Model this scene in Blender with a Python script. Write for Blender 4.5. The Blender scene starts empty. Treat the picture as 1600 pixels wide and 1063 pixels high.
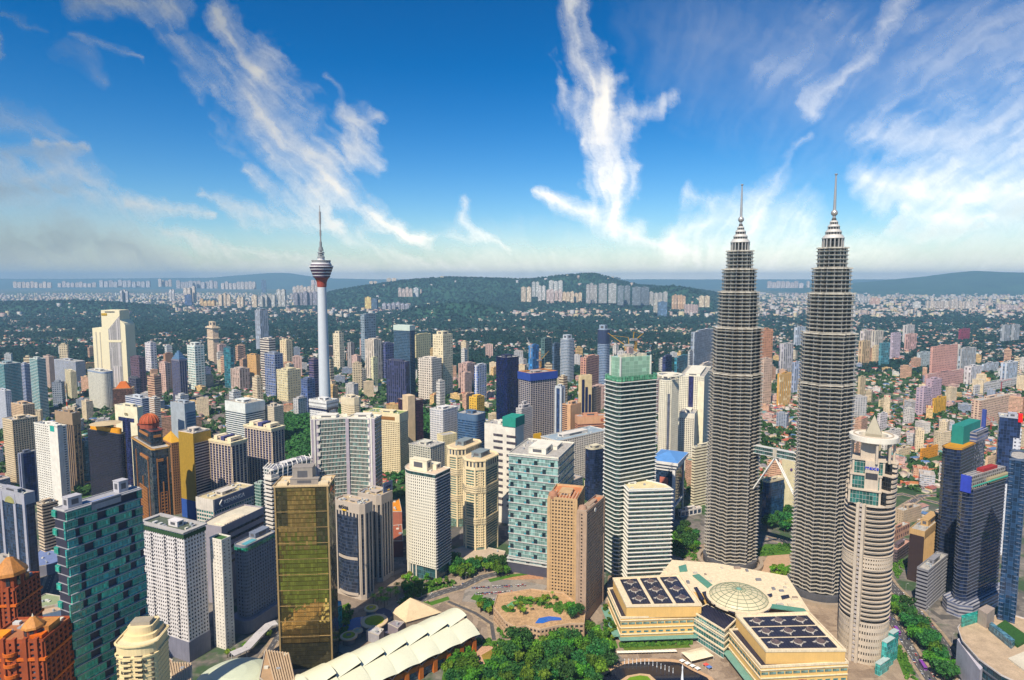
import bpy, math, random
import numpy as np
from math import radians, sin, cos, pi, atan2, hypot
random.seed(7)
RNG = np.random.default_rng(11)
SC = bpy.context.scene
COL = SC.collection
# ---------------------------------------------------------------- camera, sky, sun, exposure
CAMH, FPX, TH = 340.0, 1000.0, math.atan(0.095)
cam = bpy.data.cameras.new('camera')
cam.sensor_width = 36.0
cam.lens = 36.0 * FPX / 1600.0
cam.clip_start, cam.clip_end = 1.0, 200000.0
cam_ob = bpy.data.objects.new('camera', cam)
cam_ob.location = (0, 0, CAMH)
cam_ob.rotation_euler = (pi / 2 - TH, 0, 0)
COL.objects.link(cam_ob)
SC.camera = cam_ob
SUN = np.array([-0.30, -0.58, 0.76]); SUN /= np.linalg.norm(SUN)     # towards the sun
SUN_EL = math.asin(SUN[2]); SUN_AZ = atan2(SUN[0], SUN[1])
w = bpy.data.worlds.new('World'); SC.world = w; w.use_nodes = True
nt = w.node_tree; nt.nodes.clear()
sky = nt.nodes.new('ShaderNodeTexSky'); sky.sky_type = 'NISHITA'; sky.sun_disc = False
sky.sun_elevation = SUN_EL; sky.sun_rotation = SUN_AZ
sky.altitude = 300; sky.air_density = 1.0; sky.dust_density = 0.6; sky.ozone_density = 3.0
hs = nt.nodes.new('ShaderNodeHueSaturation'); hs.inputs['Saturation'].default_value = 1.3
hs.inputs['Hue'].default_value = 0.5
bg = nt.nodes.new('ShaderNodeBackground'); bg.inputs[1].default_value = 0.105
out = nt.nodes.new('ShaderNodeOutputWorld')
v0 = nt.nodes.new('ShaderNodeVectorMath'); v0.operation = 'SCALE'; v0.inputs['Scale'].default_value = 1 / 7.; v1 = nt.nodes.new('ShaderNodeVectorMath'); v1.operation = 'SCALE'; v1.inputs['Scale'].default_value = 7.
gm_ = nt.nodes.new('ShaderNodeGamma'); gm_.inputs[1].default_value = 1.38                    # a polarised, deeper blue
nt.links.new(sky.outputs[0], v0.inputs[0]); nt.links.new(v0.outputs[0], gm_.inputs[0]); nt.links.new(gm_.outputs[0], v1.inputs[0]); nt.links.new(v1.outputs[0], hs.inputs['Color']); nt.links.new(hs.outputs[0], bg.inputs[0]); nt.links.new(bg.outputs[0], out.inputs[0])
sl = bpy.data.lights.new('sun', 'SUN'); sl.energy = 5.0; sl.angle = radians(0.5); sl.color = (1.0, 0.89, 0.72)
so = bpy.data.objects.new('sun', sl); COL.objects.link(so)
import mathutils
so.rotation_euler = mathutils.Vector(SUN).to_track_quat('Z', 'Y').to_euler()
so.location = (0, 0, 900)
vs = SC.view_settings
vs.view_transform = 'Standard'; vs.look = 'None'; vs.exposure = 0.36; vs.gamma = 1.0
SC.cycles.use_denoising = True
SC.cycles.max_bounces = 5; SC.cycles.diffuse_bounces = 2; SC.cycles.glossy_bounces = 2
SC.cycles.transparent_max_bounces = 6; SC.cycles.volume_bounces = 0
SC.cycles.sample_clamp_indirect = 4.0

# ---------------------------------------------------------------- picture row/column -> place
_s, _c = sin(TH), cos(TH)
def zat(py, Y):                       # height seen at row py at forward distance Y
    t = (531.5 - py) / FPX
    return CAMH + Y * (t * _c - _s) / (_c + t * _s)
def yat(py, z):                       # forward distance at which height z is seen at row py
    t = (531.5 - py) / FPX
    return (z - CAMH) * (_c + t * _s) / (t * _c - _s)
def xat(px, Y, z):                    # sideways place for column px
    return (px - 800) / FPX * (Y * _c - (z - CAMH) * _s)
def gp(px, py, z=0.0):
    Y = yat(py, z)
    return (xat(px, Y, z), Y)
def along(px, X0, Y0, z, dx, dy):     # length along (dx,dy) from (X0,Y0) to reach column px
    k = (px - 800) / FPX
    b = Y0 * _c - (z - CAMH) * _s
    return (k * b - X0) / (dx - k * dy * _c)
# ---------------------------------------------------------------- materials
MATS = {}
def _new(name):
    m = bpy.data.materials.new(name); m.use_nodes = True
    t = m.node_tree; t.nodes.clear()
    o = t.nodes.new('ShaderNodeOutputMaterial'); b = t.nodes.new('ShaderNodeBsdfPrincipled')
    t.links.new(b.outputs[0], o.inputs[0])
    return m, t, b
def _math(t, op, a, b=None, c=None):
    n = t.nodes.new('ShaderNodeMath'); n.operation = op
    for i, x in enumerate((a, b, c)):
        if x is None: continue
        if isinstance(x, (int, float)): n.inputs[i].default_value = x
        else: t.links.new(x, n.inputs[i])
    return n.outputs[0]
def _mix(t, f, a, b):
    n = t.nodes.new('ShaderNodeMix'); n.data_type = 'RGBA'
    for s, x in ((0, f), (6, a), (7, b)):
        if isinstance(x, (int, float)): n.inputs[s].default_value = x
        elif isinstance(x, (tuple, list)): n.inputs[s].default_value = (*x[:3], 1)
        else: t.links.new(x, n.inputs[s])
    return n.outputs[2]
def _noise(t, scale, detail=3, rough=.6, coord='Object', vec=None):
    n = t.nodes.new('ShaderNodeTexNoise'); n.inputs['Scale'].default_value = scale
    n.inputs['Detail'].default_value = detail; n.inputs['Roughness'].default_value = rough
    if vec is None:
        tc = t.nodes.new('ShaderNodeTexCoord'); vec = tc.outputs[coord]
    t.links.new(vec, n.inputs['Vector'])
    return n.outputs[0]
def _map(t, v, a, b, lo=0., hi=1.):
    n = t.nodes.new('ShaderNodeMapRange'); t.links.new(v, n.inputs[0])
    n.inputs[1].default_value = a; n.inputs[2].default_value = b; n.inputs[3].default_value = lo; n.inputs[4].default_value = hi
    return n.outputs[0]
def sc3(c, k): return tuple(min(1., x * k) for x in c)
def sat(c, k=1.22):
    if c[2] > c[0] * 1.1: k = .96
    m = .3 * c[0] + .55 * c[1] + .15 * c[2]; return tuple(max(.004, m + (x - m) * k) for x in c)
def P(col, rough=.75, var=.16, scale=.12, metal=0., spec=.4, streak=True):
    """painted / concrete surface with weathering"""
    key = ('P', tuple(col), rough, var, scale, metal)
    if key in MATS: return MATS[key]
    m, t, b = _new('paint_%d' % len(MATS)); col = sat(col)
    tc = t.nodes.new('ShaderNodeTexCoord')
    n1 = _noise(t, scale, 4, .65, vec=tc.outputs['Object'])
    mp = t.nodes.new('ShaderNodeMapping'); mp.inputs['Scale'].default_value = (1, 1, .06)
    t.links.new(tc.outputs['Object'], mp.inputs[0])
    n2 = _noise(t, .9, 2, .5, vec=mp.outputs[0])
    f = _math(t, 'ADD', _math(t, 'MULTIPLY', n1, .6), _math(t, 'MULTIPLY', n2, .4))
    f = _map(t, f, .34, .66)
    t.links.new(_mix(t, f, sc3(col, 1 - var * 1.2), sc3(col, 1 + var * .7)), b.inputs['Base Color'])
    b.inputs['Roughness'].default_value = rough; b.inputs['Metallic'].default_value = metal
    b.inputs['Specular IOR Level'].default_value = spec
    MATS[key] = m
    return m
def G(col, bay=1.5, st=3.6, line=.06, linecol=None, rough=.07, hi=2.2, spec=.6, hline=.05, metal=0.):
    """glass curtain wall: panes that differ a little, thin mullions, each pane slightly off plane"""
    key = ('G', tuple(col), bay, st, line, linecol, rough, hi, hline, metal)
    if key in MATS: return MATS[key]
    m, t, b = _new('glass_%d' % len(MATS))
    uv = t.nodes.new('ShaderNodeUVMap'); s = t.nodes.new('ShaderNodeSeparateXYZ'); t.links.new(uv.outputs[0], s.inputs[0])
    u = _math(t, 'DIVIDE', s.outputs[0], bay); v = _math(t, 'DIVIDE', s.outputs[1], st)
    c = t.nodes.new('ShaderNodeCombineXYZ')
    t.links.new(_math(t, 'FLOOR', u), c.inputs[0]); t.links.new(_math(t, 'FLOOR', v), c.inputs[1])
    wn = t.nodes.new('ShaderNodeTexWhiteNoise'); wn.noise_dimensions = '2D'; t.links.new(c.outputs[0], wn.inputs['Vector'])
    r = _math(t, 'POWER', wn.outputs[0], 2.5)
    base = _mix(t, r, sc3(col, .75), sc3(col, hi))
    fu = _math(t, 'FRACT', u); fv = _math(t, 'FRACT', v)
    ml = _math(t, 'MAXIMUM', _math(t, 'LESS_THAN', fu, line), _math(t, 'LESS_THAN', fv, hline))
    lc = linecol or sc3(col, 3.0)
    t.links.new(_mix(t, ml, base, lc), b.inputs['Base Color'])
    t.links.new(_math(t, 'MULTIPLY_ADD', ml, .4, rough), b.inputs['Roughness'])
    b.inputs['Specular IOR Level'].default_value = spec; b.inputs['Metallic'].default_value = metal
    geo = t.nodes.new('ShaderNodeNewGeometry')
    vm = t.nodes.new('ShaderNodeVectorMath'); vm.operation = 'SUBTRACT'; t.links.new(wn.outputs[1], vm.inputs[0]); vm.inputs[1].default_value = (.5, .5, .5)
    vs_ = t.nodes.new('ShaderNodeVectorMath'); vs_.operation = 'SCALE'; t.links.new(vm.outputs[0], vs_.inputs[0]); vs_.inputs['Scale'].default_value = .05
    va = t.nodes.new('ShaderNodeVectorMath'); va.operation = 'ADD'; t.links.new(geo.outputs['Normal'], va.inputs[0]); t.links.new(vs_.outputs[0], va.inputs[1])
    vn = t.nodes.new('ShaderNodeVectorMath'); vn.operation = 'NORMALIZE'; t.links.new(va.outputs[0], vn.inputs[0])
    t.links.new(vn.outputs[0], b.inputs['Normal'])
    MATS[key] = m
    return m
def FM(wall, glass=(.03, .04, .06), bay=3.2, st=3.4, wf=.6, hf=.5, rough=.75, stain=.15):
    """wall with windows, for buildings too far off for modelled ones"""
    key = ('F', tuple(wall), tuple(glass), bay, st, wf, hf)
    if key in MATS: return MATS[key]
    m, t, b = _new('facade_%d' % len(MATS)); wall = sat(wall)
    uv = t.nodes.new('ShaderNodeUVMap'); s = t.nodes.new('ShaderNodeSeparateXYZ'); t.links.new(uv.outputs[0], s.inputs[0])
    u = _math(t, 'DIVIDE', s.outputs[0], bay); v = _math(t, 'DIVIDE', s.outputs[1], st)
    c = t.nodes.new('ShaderNodeCombineXYZ')
    t.links.new(_math(t, 'FLOOR', u), c.inputs[0]); t.links.new(_math(t, 'FLOOR', v), c.inputs[1])
    wn = t.nodes.new('ShaderNodeTexWhiteNoise'); wn.noise_dimensions = '2D'; t.links.new(c.outputs[0], wn.inputs['Vector'])
    fu = _math(t, 'ABSOLUTE', _math(t, 'SUBTRACT', _math(t, 'FRACT', u), .5)); fv = _math(t, 'ABSOLUTE', _math(t, 'SUBTRACT', _math(t, 'FRACT', v), .5))
    mk = _math(t, 'MULTIPLY', _math(t, 'LESS_THAN', fu, wf / 2), _math(t, 'LESS_THAN', fv, hf / 2))
    gl = _mix(t, _math(t, 'POWER', wn.outputs[0], 3.), sc3(glass, .8), sc3(glass, 3.5))
    n1 = _noise(t, .07, 4, .65)
    wl = _mix(t, _map(t, n1, .35, .65), sc3(wall, 1 - stain), sc3(wall, 1 + stain * .7))
    t.links.new(_mix(t, mk, wl, gl), b.inputs['Base Color'])
    t.links.new(_math(t, 'MULTIPLY_ADD', mk, -.6, rough), b.inputs['Roughness'])
    MATS[key] = m
    return m
def PAVING(a, c, cell=9., name='paving'):
    """ground laid in patches of differing slabs, with joints, worn and stained"""
    m, t, b = _new(name); tc = t.nodes.new('ShaderNodeTexCoord'); v = tc.outputs['Object']
    vo = t.nodes.new('ShaderNodeTexVoronoi'); vo.distance = 'CHEBYCHEV'; vo.inputs['Scale'].default_value = 1 / cell; t.links.new(v, vo.inputs['Vector'])
    s = t.nodes.new('ShaderNodeSeparateColor'); t.links.new(vo.outputs['Color'], s.inputs[0])
    br = t.nodes.new('ShaderNodeTexBrick'); br.inputs['Scale'].default_value = .35; br.inputs['Mortar Size'].default_value = .03; t.links.new(v, br.inputs['Vector'])
    for k_, x in (('Color1', .9), ('Color2', 1.), ('Mortar', .55)): br.inputs[k_].default_value = (x, x, x, 1)
    n = _noise(t, .35, 5, .7, vec=v); f = _math(t, 'ADD', _math(t, 'MULTIPLY', s.outputs[0], .65), _math(t, 'MULTIPLY', _map(t, n, .3, .7), .35))
    x = t.nodes.new('ShaderNodeMix'); x.data_type = 'RGBA'; x.blend_type = 'MULTIPLY'; x.inputs[0].default_value = 1.
    t.links.new(_mix(t, f, a, c), x.inputs[6]); t.links.new(br.outputs['Color'], x.inputs[7]); t.links.new(x.outputs[2], b.inputs['Base Color']); b.inputs['Roughness'].default_value = .85; b.inputs['Specular IOR Level'].default_value = .25
    return m
def PANE(col, hi=3.):
    """single window panes: every pane object / island its own tone"""
    key = ('W', tuple(col), hi)
    if key in MATS: return MATS[key]
    m, t, b = _new('pane_%d' % len(MATS))
    oi = t.nodes.new('ShaderNodeObjectInfo'); ge = t.nodes.new('ShaderNodeNewGeometry')
    r = _math(t, 'FRACT', _math(t, 'ADD', oi.outputs['Random'], ge.outputs['Random Per Island']))
    t.links.new(_mix(t, _math(t, 'POWER', r, 3.), sc3(col, .7), sc3(col, hi)), b.inputs['Base Color'])
    b.inputs['Roughness'].default_value = .08; b.inputs['Specular IOR Level'].default_value = .6
    MATS[key] = m
    return m
def LEAF(dark, light, name='leaves'):
    key = ('L', tuple(dark), tuple(light))
    if key in MATS: return MATS[key]
    m, t, b = _new(name)
    oi = t.nodes.new('ShaderNodeObjectInfo'); ge = t.nodes.new('ShaderNodeNewGeometry')
    n = _noise(t, .25, 2, .5)
    r = _math(t, 'ADD', _math(t, 'MULTIPLY', ge.outputs['Random Per Island'], .5), _math(t, 'MULTIPLY', _map(t, n, .35, .65), .5))
    c = _mix(t, r, dark, light)
    h = t.nodes.new('ShaderNodeHueSaturation'); t.links.new(c, h.inputs['Color'])
    t.links.new(_math(t, 'MULTIPLY_ADD', oi.outputs['Random'], .05, .475), h.inputs['Hue'])
    t.links.new(_math(t, 'MULTIPLY_ADD', oi.outputs['Random'], .7, .65), h.inputs['Value'])
    t.links.new(h.outputs[0], b.inputs['Base Color'])
    b.inputs['Roughness'].default_value = .6; b.inputs['Specular IOR Level'].default_value = .2
    tr = t.nodes.new('ShaderNodeBsdfTranslucent'); t.links.new(h.outputs[0], tr.inputs[0])
    mx = t.nodes.new('ShaderNodeMixShader'); mx.inputs[0].default_value = .3
    o = [x for x in t.nodes if x.type == 'OUTPUT_MATERIAL'][0]
    t.links.new(b.outputs[0], mx.inputs[1]); t.links.new(tr.outputs[0], mx.inputs[2]); t.links.new(mx.outputs[0], o.inputs[0])
    MATS[key] = m
    return m
def RND(cols, name, rough=.8):
    """one of several paints, chosen per object and per island (roofs, cars)"""
    key = ('R', name)
    if key in MATS: return MATS[key]
    m, t, b = _new(name)
    oi = t.nodes.new('ShaderNodeObjectInfo'); ge = t.nodes.new('ShaderNodeNewGeometry')
    r = _math(t, 'FRACT', _math(t, 'ADD', oi.outputs['Random'], ge.outputs['Random Per Island']))
    cr = t.nodes.new('ShaderNodeValToRGB'); cr.color_ramp.interpolation = 'CONSTANT'
    e = cr.color_ramp.elements
    while len(e) < len(cols): e.new(.5)
    for i, c in enumerate(cols):
        e[i].position = i / len(cols); e[i].color = (*c, 1)
    t.links.new(r, cr.inputs[0])
    n = _noise(t, .3, 3, .6)
    h = t.nodes.new('ShaderNodeHueSaturation'); t.links.new(cr.outputs[0], h.inputs['Color']); t.links.new(_map(t, n, .3, .7, .7, 1.2), h.inputs['Value'])
    t.links.new(h.outputs[0], b.inputs['Base Color']); b.inputs['Roughness'].default_value = rough
    MATS[key] = m
    return m

# ---------------------------------------------------------------- mesh builder
class MB:
    def __init__(s): s.v = []; s.f = []; s.m = []; s.uv = []
    def face(s, pts, m=0, uv=None):
        i = len(s.v); s.v.extend(pts); s.f.append(tuple(range(i, i + len(pts)))); s.m.append(m)
        s.uv.extend(uv if uv else [(p[0], p[1]) for p in pts])
    def wall(s, p, q, z0, z1, m=0, u0=0., zb=None):
        L = hypot(q[0] - p[0], q[1] - p[1])
        zc, zd = (z0, z1) if zb is None else zb
        s.face([(p[0], p[1], z0), (q[0], q[1], z0), (q[0], q[1], z1), (p[0], p[1], z1)], m, [(u0, zc), (u0 + L, zc), (u0 + L, zd), (u0, zd)])
        return u0 + L
    def prism(s, poly, z0, z1, m=0, mt=None, top=True, bot=False, closed=True):
        u = 0.; n = len(poly)
        for i in range(n if closed else n - 1):
            u = s.wall(poly[i], poly[(i + 1) % n], z0, z1, m, u)
        if top: s.face([(x, y, z1) for x, y in poly], m if mt is None else mt)
        if bot: s.face([(x, y, z0) for x, y in reversed(poly)], m if mt is None else mt)
    def ring(s, outer, inner, z0, z1, m=0, inn=False):
        n = len(outer); u = 0.
        for i in range(n):
            a, b = outer[i], outer[(i + 1) % n]; c, d = inner[(i + 1) % n], inner[i]
            u = s.wall(a, b, z0, z1, m, u)
            s.face([(*a, z1), (*b, z1), (*c, z1), (*d, z1)], m)
            s.face([(*d, z0), (*c, z0), (*b, z0), (*a, z0)], m)
            if inn: s.wall(c, d, z0, z1, m)
    def box(s, x0, x1, y0, y1, z0, z1, m=0, mt=None, bot=True):
        s.prism([(x0, y0), (x1, y0), (x1, y1), (x0, y1)], z0, z1, m, mt, True, bot)
    def ebox(s, p, q, u0, u1, n0, n1, z0, z1, m=0):
        """box on the wall p->q: u along it, n outwards"""
        L = hypot(q[0] - p[0], q[1] - p[1]); tx, ty = (q[0] - p[0]) / L, (q[1] - p[1]) / L; nx, ny = ty, -tx
        P4 = [(p[0] + tx * u + nx * k, p[1] + ty * u + ny * k) for u, k in ((u0, n1), (u1, n1), (u1, n0), (u0, n0))]
        s.prism(P4, z0, z1, m, None, True, True)
    def tube(s, p0, p1, r0, r1=None, n=8, m=0, cap=True):
        r1 = r0 if r1 is None else r1
        a = mathutils.Vector(p0); b = mathutils.Vector(p1); d = (b - a).normalized()
        x = d.orthogonal().normalized(); y = d.cross(x)
        A = [tuple(a + (x * cos(2 * pi * i / n) + y * sin(2 * pi * i / n)) * r0) for i in range(n)]
        B = [tuple(b + (x * cos(2 * pi * i / n) + y * sin(2 * pi * i / n)) * r1) for i in range(n)]
        for i in range(n): s.face([A[i], A[(i + 1) % n], B[(i + 1) % n], B[i]], m)
        if cap: s.face(B, m); s.face(A[::-1], m)
    def lathe(s, prof, n=32, m=0, c=(0, 0)):
        for (r0, z0), (r1, z1) in zip(prof, prof[1:]):
            for i in range(n):
                a, b = 2 * pi * i / n, 2 * pi * (i + 1) / n
                q = [(c[0] + r0 * cos(a), c[1] + r0 * sin(a), z0), (c[0] + r0 * cos(b), c[1] + r0 * sin(b), z0), (c[0] + r1 * cos(b), c[1] + r1 * sin(b), z1), (c[0] + r1 * cos(a), c[1] + r1 * sin(a), z1)]
                if r1 < 1e-6: q = q[:3]
                elif r0 < 1e-6: q = [q[0], q[2], q[3]]
                rm = max(r0, r1); s.face(q, m, [(rm * a, z0), (rm * b, z0), (rm * b, z1), (rm * a, z1)][:len(q)])
    def mesh(s, name, mats):
        me = bpy.data.meshes.new(name); me.from_pydata(s.v, [], s.f)
        me.polygons.foreach_set('material_index', s.m)
        ul = me.uv_layers.new(name='UVMap'); ul.data.foreach_set('uv', [c for p in s.uv for c in p])
        for m in mats: me.materials.append(m)
        me.update(); return me
    def obj(s, name, mats, parent=None, loc=None, smooth=False):
        if not isinstance(mats, (list, tuple)): mats = [mats]
        me = s.mesh(name, mats)
        if smooth: me.polygons.foreach_set('use_smooth', [True] * len(me.polygons))
        return link(name, me, parent, loc)
KIDS = {}
def link(name, me, parent=None, loc=None, rz=None):
    o = bpy.data.objects.new(name, me); COL.objects.link(o)
    if parent is not None: o.parent = parent; KIDS.setdefault(parent.name, []).append(o)
    if loc is not None: o.location = loc
    if rz is not None: o.rotation_euler = (0, 0, rz)
    return o
def thing(name, label, cat, loc=(0, 0, 0), rz=0., group=None):
    o = bpy.data.objects.new(name, None); o.empty_display_size = 5; COL.objects.link(o)
    o.location = loc; o.rotation_euler = (0, 0, rz); return tag(o, label, cat, group)
def tag(o, label, cat, group=None):
    o['label'] = label; o['category'] = cat
    if group: o['group'] = group
    return o
def struct(o, kind='structure', label=None):
    o['kind'] = kind
    if label: o['label'] = label
    return o
def dup(root, loc, rz, label=None, group=None, s=None):
    r = root.copy(); COL.objects.link(r); r.location = loc; r.rotation_euler = (0, 0, rz)
    if s is not None: r.scale = s
    if label: r['label'] = label
    if group: r['group'] = group
    for ch in KIDS.get(root.name, []):
        c = ch.copy(); COL.objects.link(c); c.parent = r
        for g in KIDS.get(ch.name, []):
            d = g.copy(); COL.objects.link(d); d.parent = c
    return r
def big(name, V, F, mats, mi=None, uv=None):
    """large mesh from arrays (all quads or all tris)"""
    V = np.asarray(V, np.float32); F = np.asarray(F, np.int32); k = F.shape[1]
    me = bpy.data.meshes.new(name)
    me.vertices.add(len(V)); me.vertices.foreach_set('co', V.ravel())
    me.loops.add(F.size); me.loops.foreach_set('vertex_index', F.ravel())
    me.polygons.add(len(F)); me.polygons.foreach_set('loop_start', np.arange(0, F.size, k, dtype=np.int32))
    if mi is not None: me.polygons.foreach_set('material_index', np.asarray(mi, np.int32))
    if uv is not None:
        ul = me.uv_layers.new(name='UVMap'); ul.data.foreach_set('uv', np.asarray(uv, np.float32).ravel())
    for m in mats: me.materials.append(m)
    me.update(calc_edges=True); me.validate()
    return me

# ---------------------------------------------------------------- footprints (counter-clockwise)
def rect(w, d): return [(0, 0), (w, 0), (w, d), (0, d)]
def chamf(w, d, c): return [(c, 0), (w - c, 0), (w, c), (w, d - c), (w - c, d), (c, d), (0, d - c), (0, c)]
def rounded(w, d, r, n=5):
    o = []
    for cx, cy, a0 in ((w - r, r, -90), (w - r, d - r, 0), (r, d - r, 90), (r, r, 180)):
        o += [(cx + r * cos(radians(a0 + 90 * i / n)), cy + r * sin(radians(a0 + 90 * i / n))) for i in range(n + 1)]
    return o
def circ(r, n=32, cx=0., cy=0.): return [(cx + r * cos(2 * pi * i / n), cy + r * sin(2 * pi * i / n)) for i in range(n)]
def off(poly, e):
    n = len(poly); o = []
    for i in range(n):
        p, q, r = poly[i - 1], poly[i], poly[(i + 1) % n]
        a = (q[0] - p[0], q[1] - p[1]); b = (r[0] - q[0], r[1] - q[1])
        la, lb = hypot(*a) or 1, hypot(*b) or 1
        na, nb = (a[1] / la, -a[0] / la), (b[1] / lb, -b[0] / lb)
        k = 1 + na[0] * nb[0] + na[1] * nb[1]; k = max(k, .4)
        o.append((q[0] + e * (na[0] + nb[0]) / k, q[1] + e * (na[1] + nb[1]) / k))
    return o
def cen(poly): return (sum(p[0] for p in poly) / len(poly), sum(p[1] for p in poly) / len(poly))
def inside(poly, x, y):
    c = False; n = len(poly)
    for i in range(n):
        (x1, y1), (x2, y2) = poly[i], poly[i - 1]
        if (y1 > y) != (y2 > y) and x < (x2 - x1) * (y - y1) / (y2 - y1) + x1: c = not c
    return c
FOOT = []                              # world footprints of what stands, so fillers keep clear
def keep(poly): FOOT.append((min(p[0] for p in poly), max(p[0] for p in poly), min(p[1] for p in poly), max(p[1] for p in poly), poly))
def clear(x, y, r=6.):
    for x0, x1, y0, y1, p in FOOT:
        if x0 - r < x < x1 + r and y0 - r < y < y1 + r:
            for dx, dy in ((0, 0), (r, 0), (-r, 0), (0, r), (0, -r)):
                if inside(p, x + dx, y + dy): return False
    return True

# ---------------------------------------------------------------- building parts
ROOFC = None
def roof(root, poly, z, wallm, roofm=None, par=1.2, clutter=2, seed=0, box=None, boxm=None):
    """roof deck behind a parapet, plant rooms and small plant on it"""
    rnd = random.Random(seed * 7 + 3)
    roofm = roofm or P((.42, .40, .37), .9, .35, .25)
    b = MB(); b.ring(poly, off(poly, -.5), z, z + par, 0, True); b.obj('parapet', wallm, root)
    b = MB(); b.face([(x, y, z + .05) for x, y in off(poly, -.25)]); b.obj('roof', roofm, root)
    xs = [p[0] for p in poly]; ys = [p[1] for p in poly]; w, d = max(xs) - min(xs), max(ys) - min(ys); x0, y0 = min(xs), min(ys)
    boxes = list(box or [])
    if box is None and clutter:
        f = rnd.uniform(.3, .5); g = rnd.uniform(.3, .5)
        boxes = [(rnd.uniform(.2, .7 - f), rnd.uniform(.2, .7 - g), f, g, rnd.uniform(3, 5.5))]
    for fx, fy, fw, fd, h in boxes:
        b = MB(); a, c = x0 + fx * w, y0 + fy * d
        b.box(a, a + fw * w, c, c + fd * d, z + .05, z + h); b.box(a - .3, a + fw * w + .3, c - .3, c + fd * d + .3, z + h, z + h + .35, 0)
        pr_ = b.obj('plant_room', boxm or wallm, root); b = MB(); b.box(a + fw * w * .25, a + fw * w * .75, c - .12, c + .1, z + h * .3, z + h * .8); b.obj('louvre', P((.10, .10, .11), .6), pr_); b = MB(); b.box(a - .12, a + .1, c + fd * d * .25, c + fd * d * .75, z + h * .3, z + h * .8); b.obj('louvre', P((.10, .10, .11), .6), pr_)
    taken = [(x0 + fx * w - 1.5, x0 + (fx + fw) * w + 1.5, y0 + fy * d - 1.5, y0 + (fy + fd) * d + 1.5) for fx, fy, fw, fd, h in boxes]
    k = 0
    for _ in range(clutter * 12):
        if k >= clutter * 3: break
        x, y = x0 + rnd.uniform(.1, .9) * w, y0 + rnd.uniform(.1, .9) * d
        if any(t[0] < x < t[1] and t[2] < y < t[3] for t in taken) or not inside(off(poly, -2.), x, y): continue
        q = rnd.random(); b = MB()
        if q < .35:
            r = rnd.uniform(.8, 1.4); b.lathe([(r, z + .05), (r, z + 2), (r * .6, z + 2.3), (0, z + 2.3)], 10, 0, (x, y)); b.obj('water_tank', P((.35, .38, .4), .5), root, smooth=False)
        else:
            a = rnd.uniform(1., 2.2); c = rnd.uniform(.8, 1.6); b.box(x - a, x + a, y - c, y + c, z + .05, z + rnd.uniform(1., 1.9))
            b.obj('cooling_unit', P(rnd.choice([(.55, .55, .53), (.3, .31, .33), (.62, .6, .52)]), .6), root)
            taken.append((x - a - .5, x + a + .5, y - c - .5, y + c + .5)); k += 1; continue
        taken.append((x - 2, x + 2, y - 2, y + 2)); k += 1
def core(root, poly, z0, z1, m, name='wall', top=True):
    b = MB(); b.prism(poly, z0, z1, 0, None, top); return b.obj(name, m, root)
def bands(root, poly, z0, z1, st, bh, e, m, name='spandrel', skip=(), lip=None):
    """one ring per storey, every ring a part of its own"""
    n = max(1, int(round((z1 - z0) / st))); st = (z1 - z0) / n
    b = MB(); b.ring(off(poly, e), off(poly, -.3), 0, bh, 0)
    if lip: b.ring(off(poly, e + lip[0]), off(poly, e - .05), bh - lip[1], bh + .02, 0)
    me = b.mesh(name, [m])
    for i in range(n + 1):
        if i in skip: continue
        if z0 + i * st + bh <= z1 + bh + .1: link(name, me, root, (0, 0, z0 + i * st - bh * .5))
def lattice(b, poly, z0, z1, bay, st, ww, wh, dep=.45, m=0, faces=None, pier=True, edge=None, sill=0.):
    n = len(poly); nf = max(1, int(round((z1 - z0) / st))); st = (z1 - z0) / nf
    for i in range(n):
        if faces is not None and i not in faces: continue
        p, q = poly[i], poly[(i + 1) % n]; L = hypot(q[0] - p[0], q[1] - p[1])
        if L < 1.: continue
        nb = max(1, int(round(L / bay))); bw = L / nb; pw = bw * (1 - ww)
        if pier:
            for k in range(nb + 1):
                u0 = max(-.02, k * bw - pw / 2); u1 = min(L + .02, k * bw + pw / 2)
                b.ebox(p, q, u0, u1, -.1, dep, z0, z1 + .02, m)
        h = st * (1 - wh)
        for k in range(nf + 1):
            a = max(z0 - .02, z0 + k * st - h / 2); c = min(z1, z0 + k * st + h / 2)
            b.ebox(p, q, 0, L, -.1, dep * .86 + sill, a, c, m)
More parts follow.
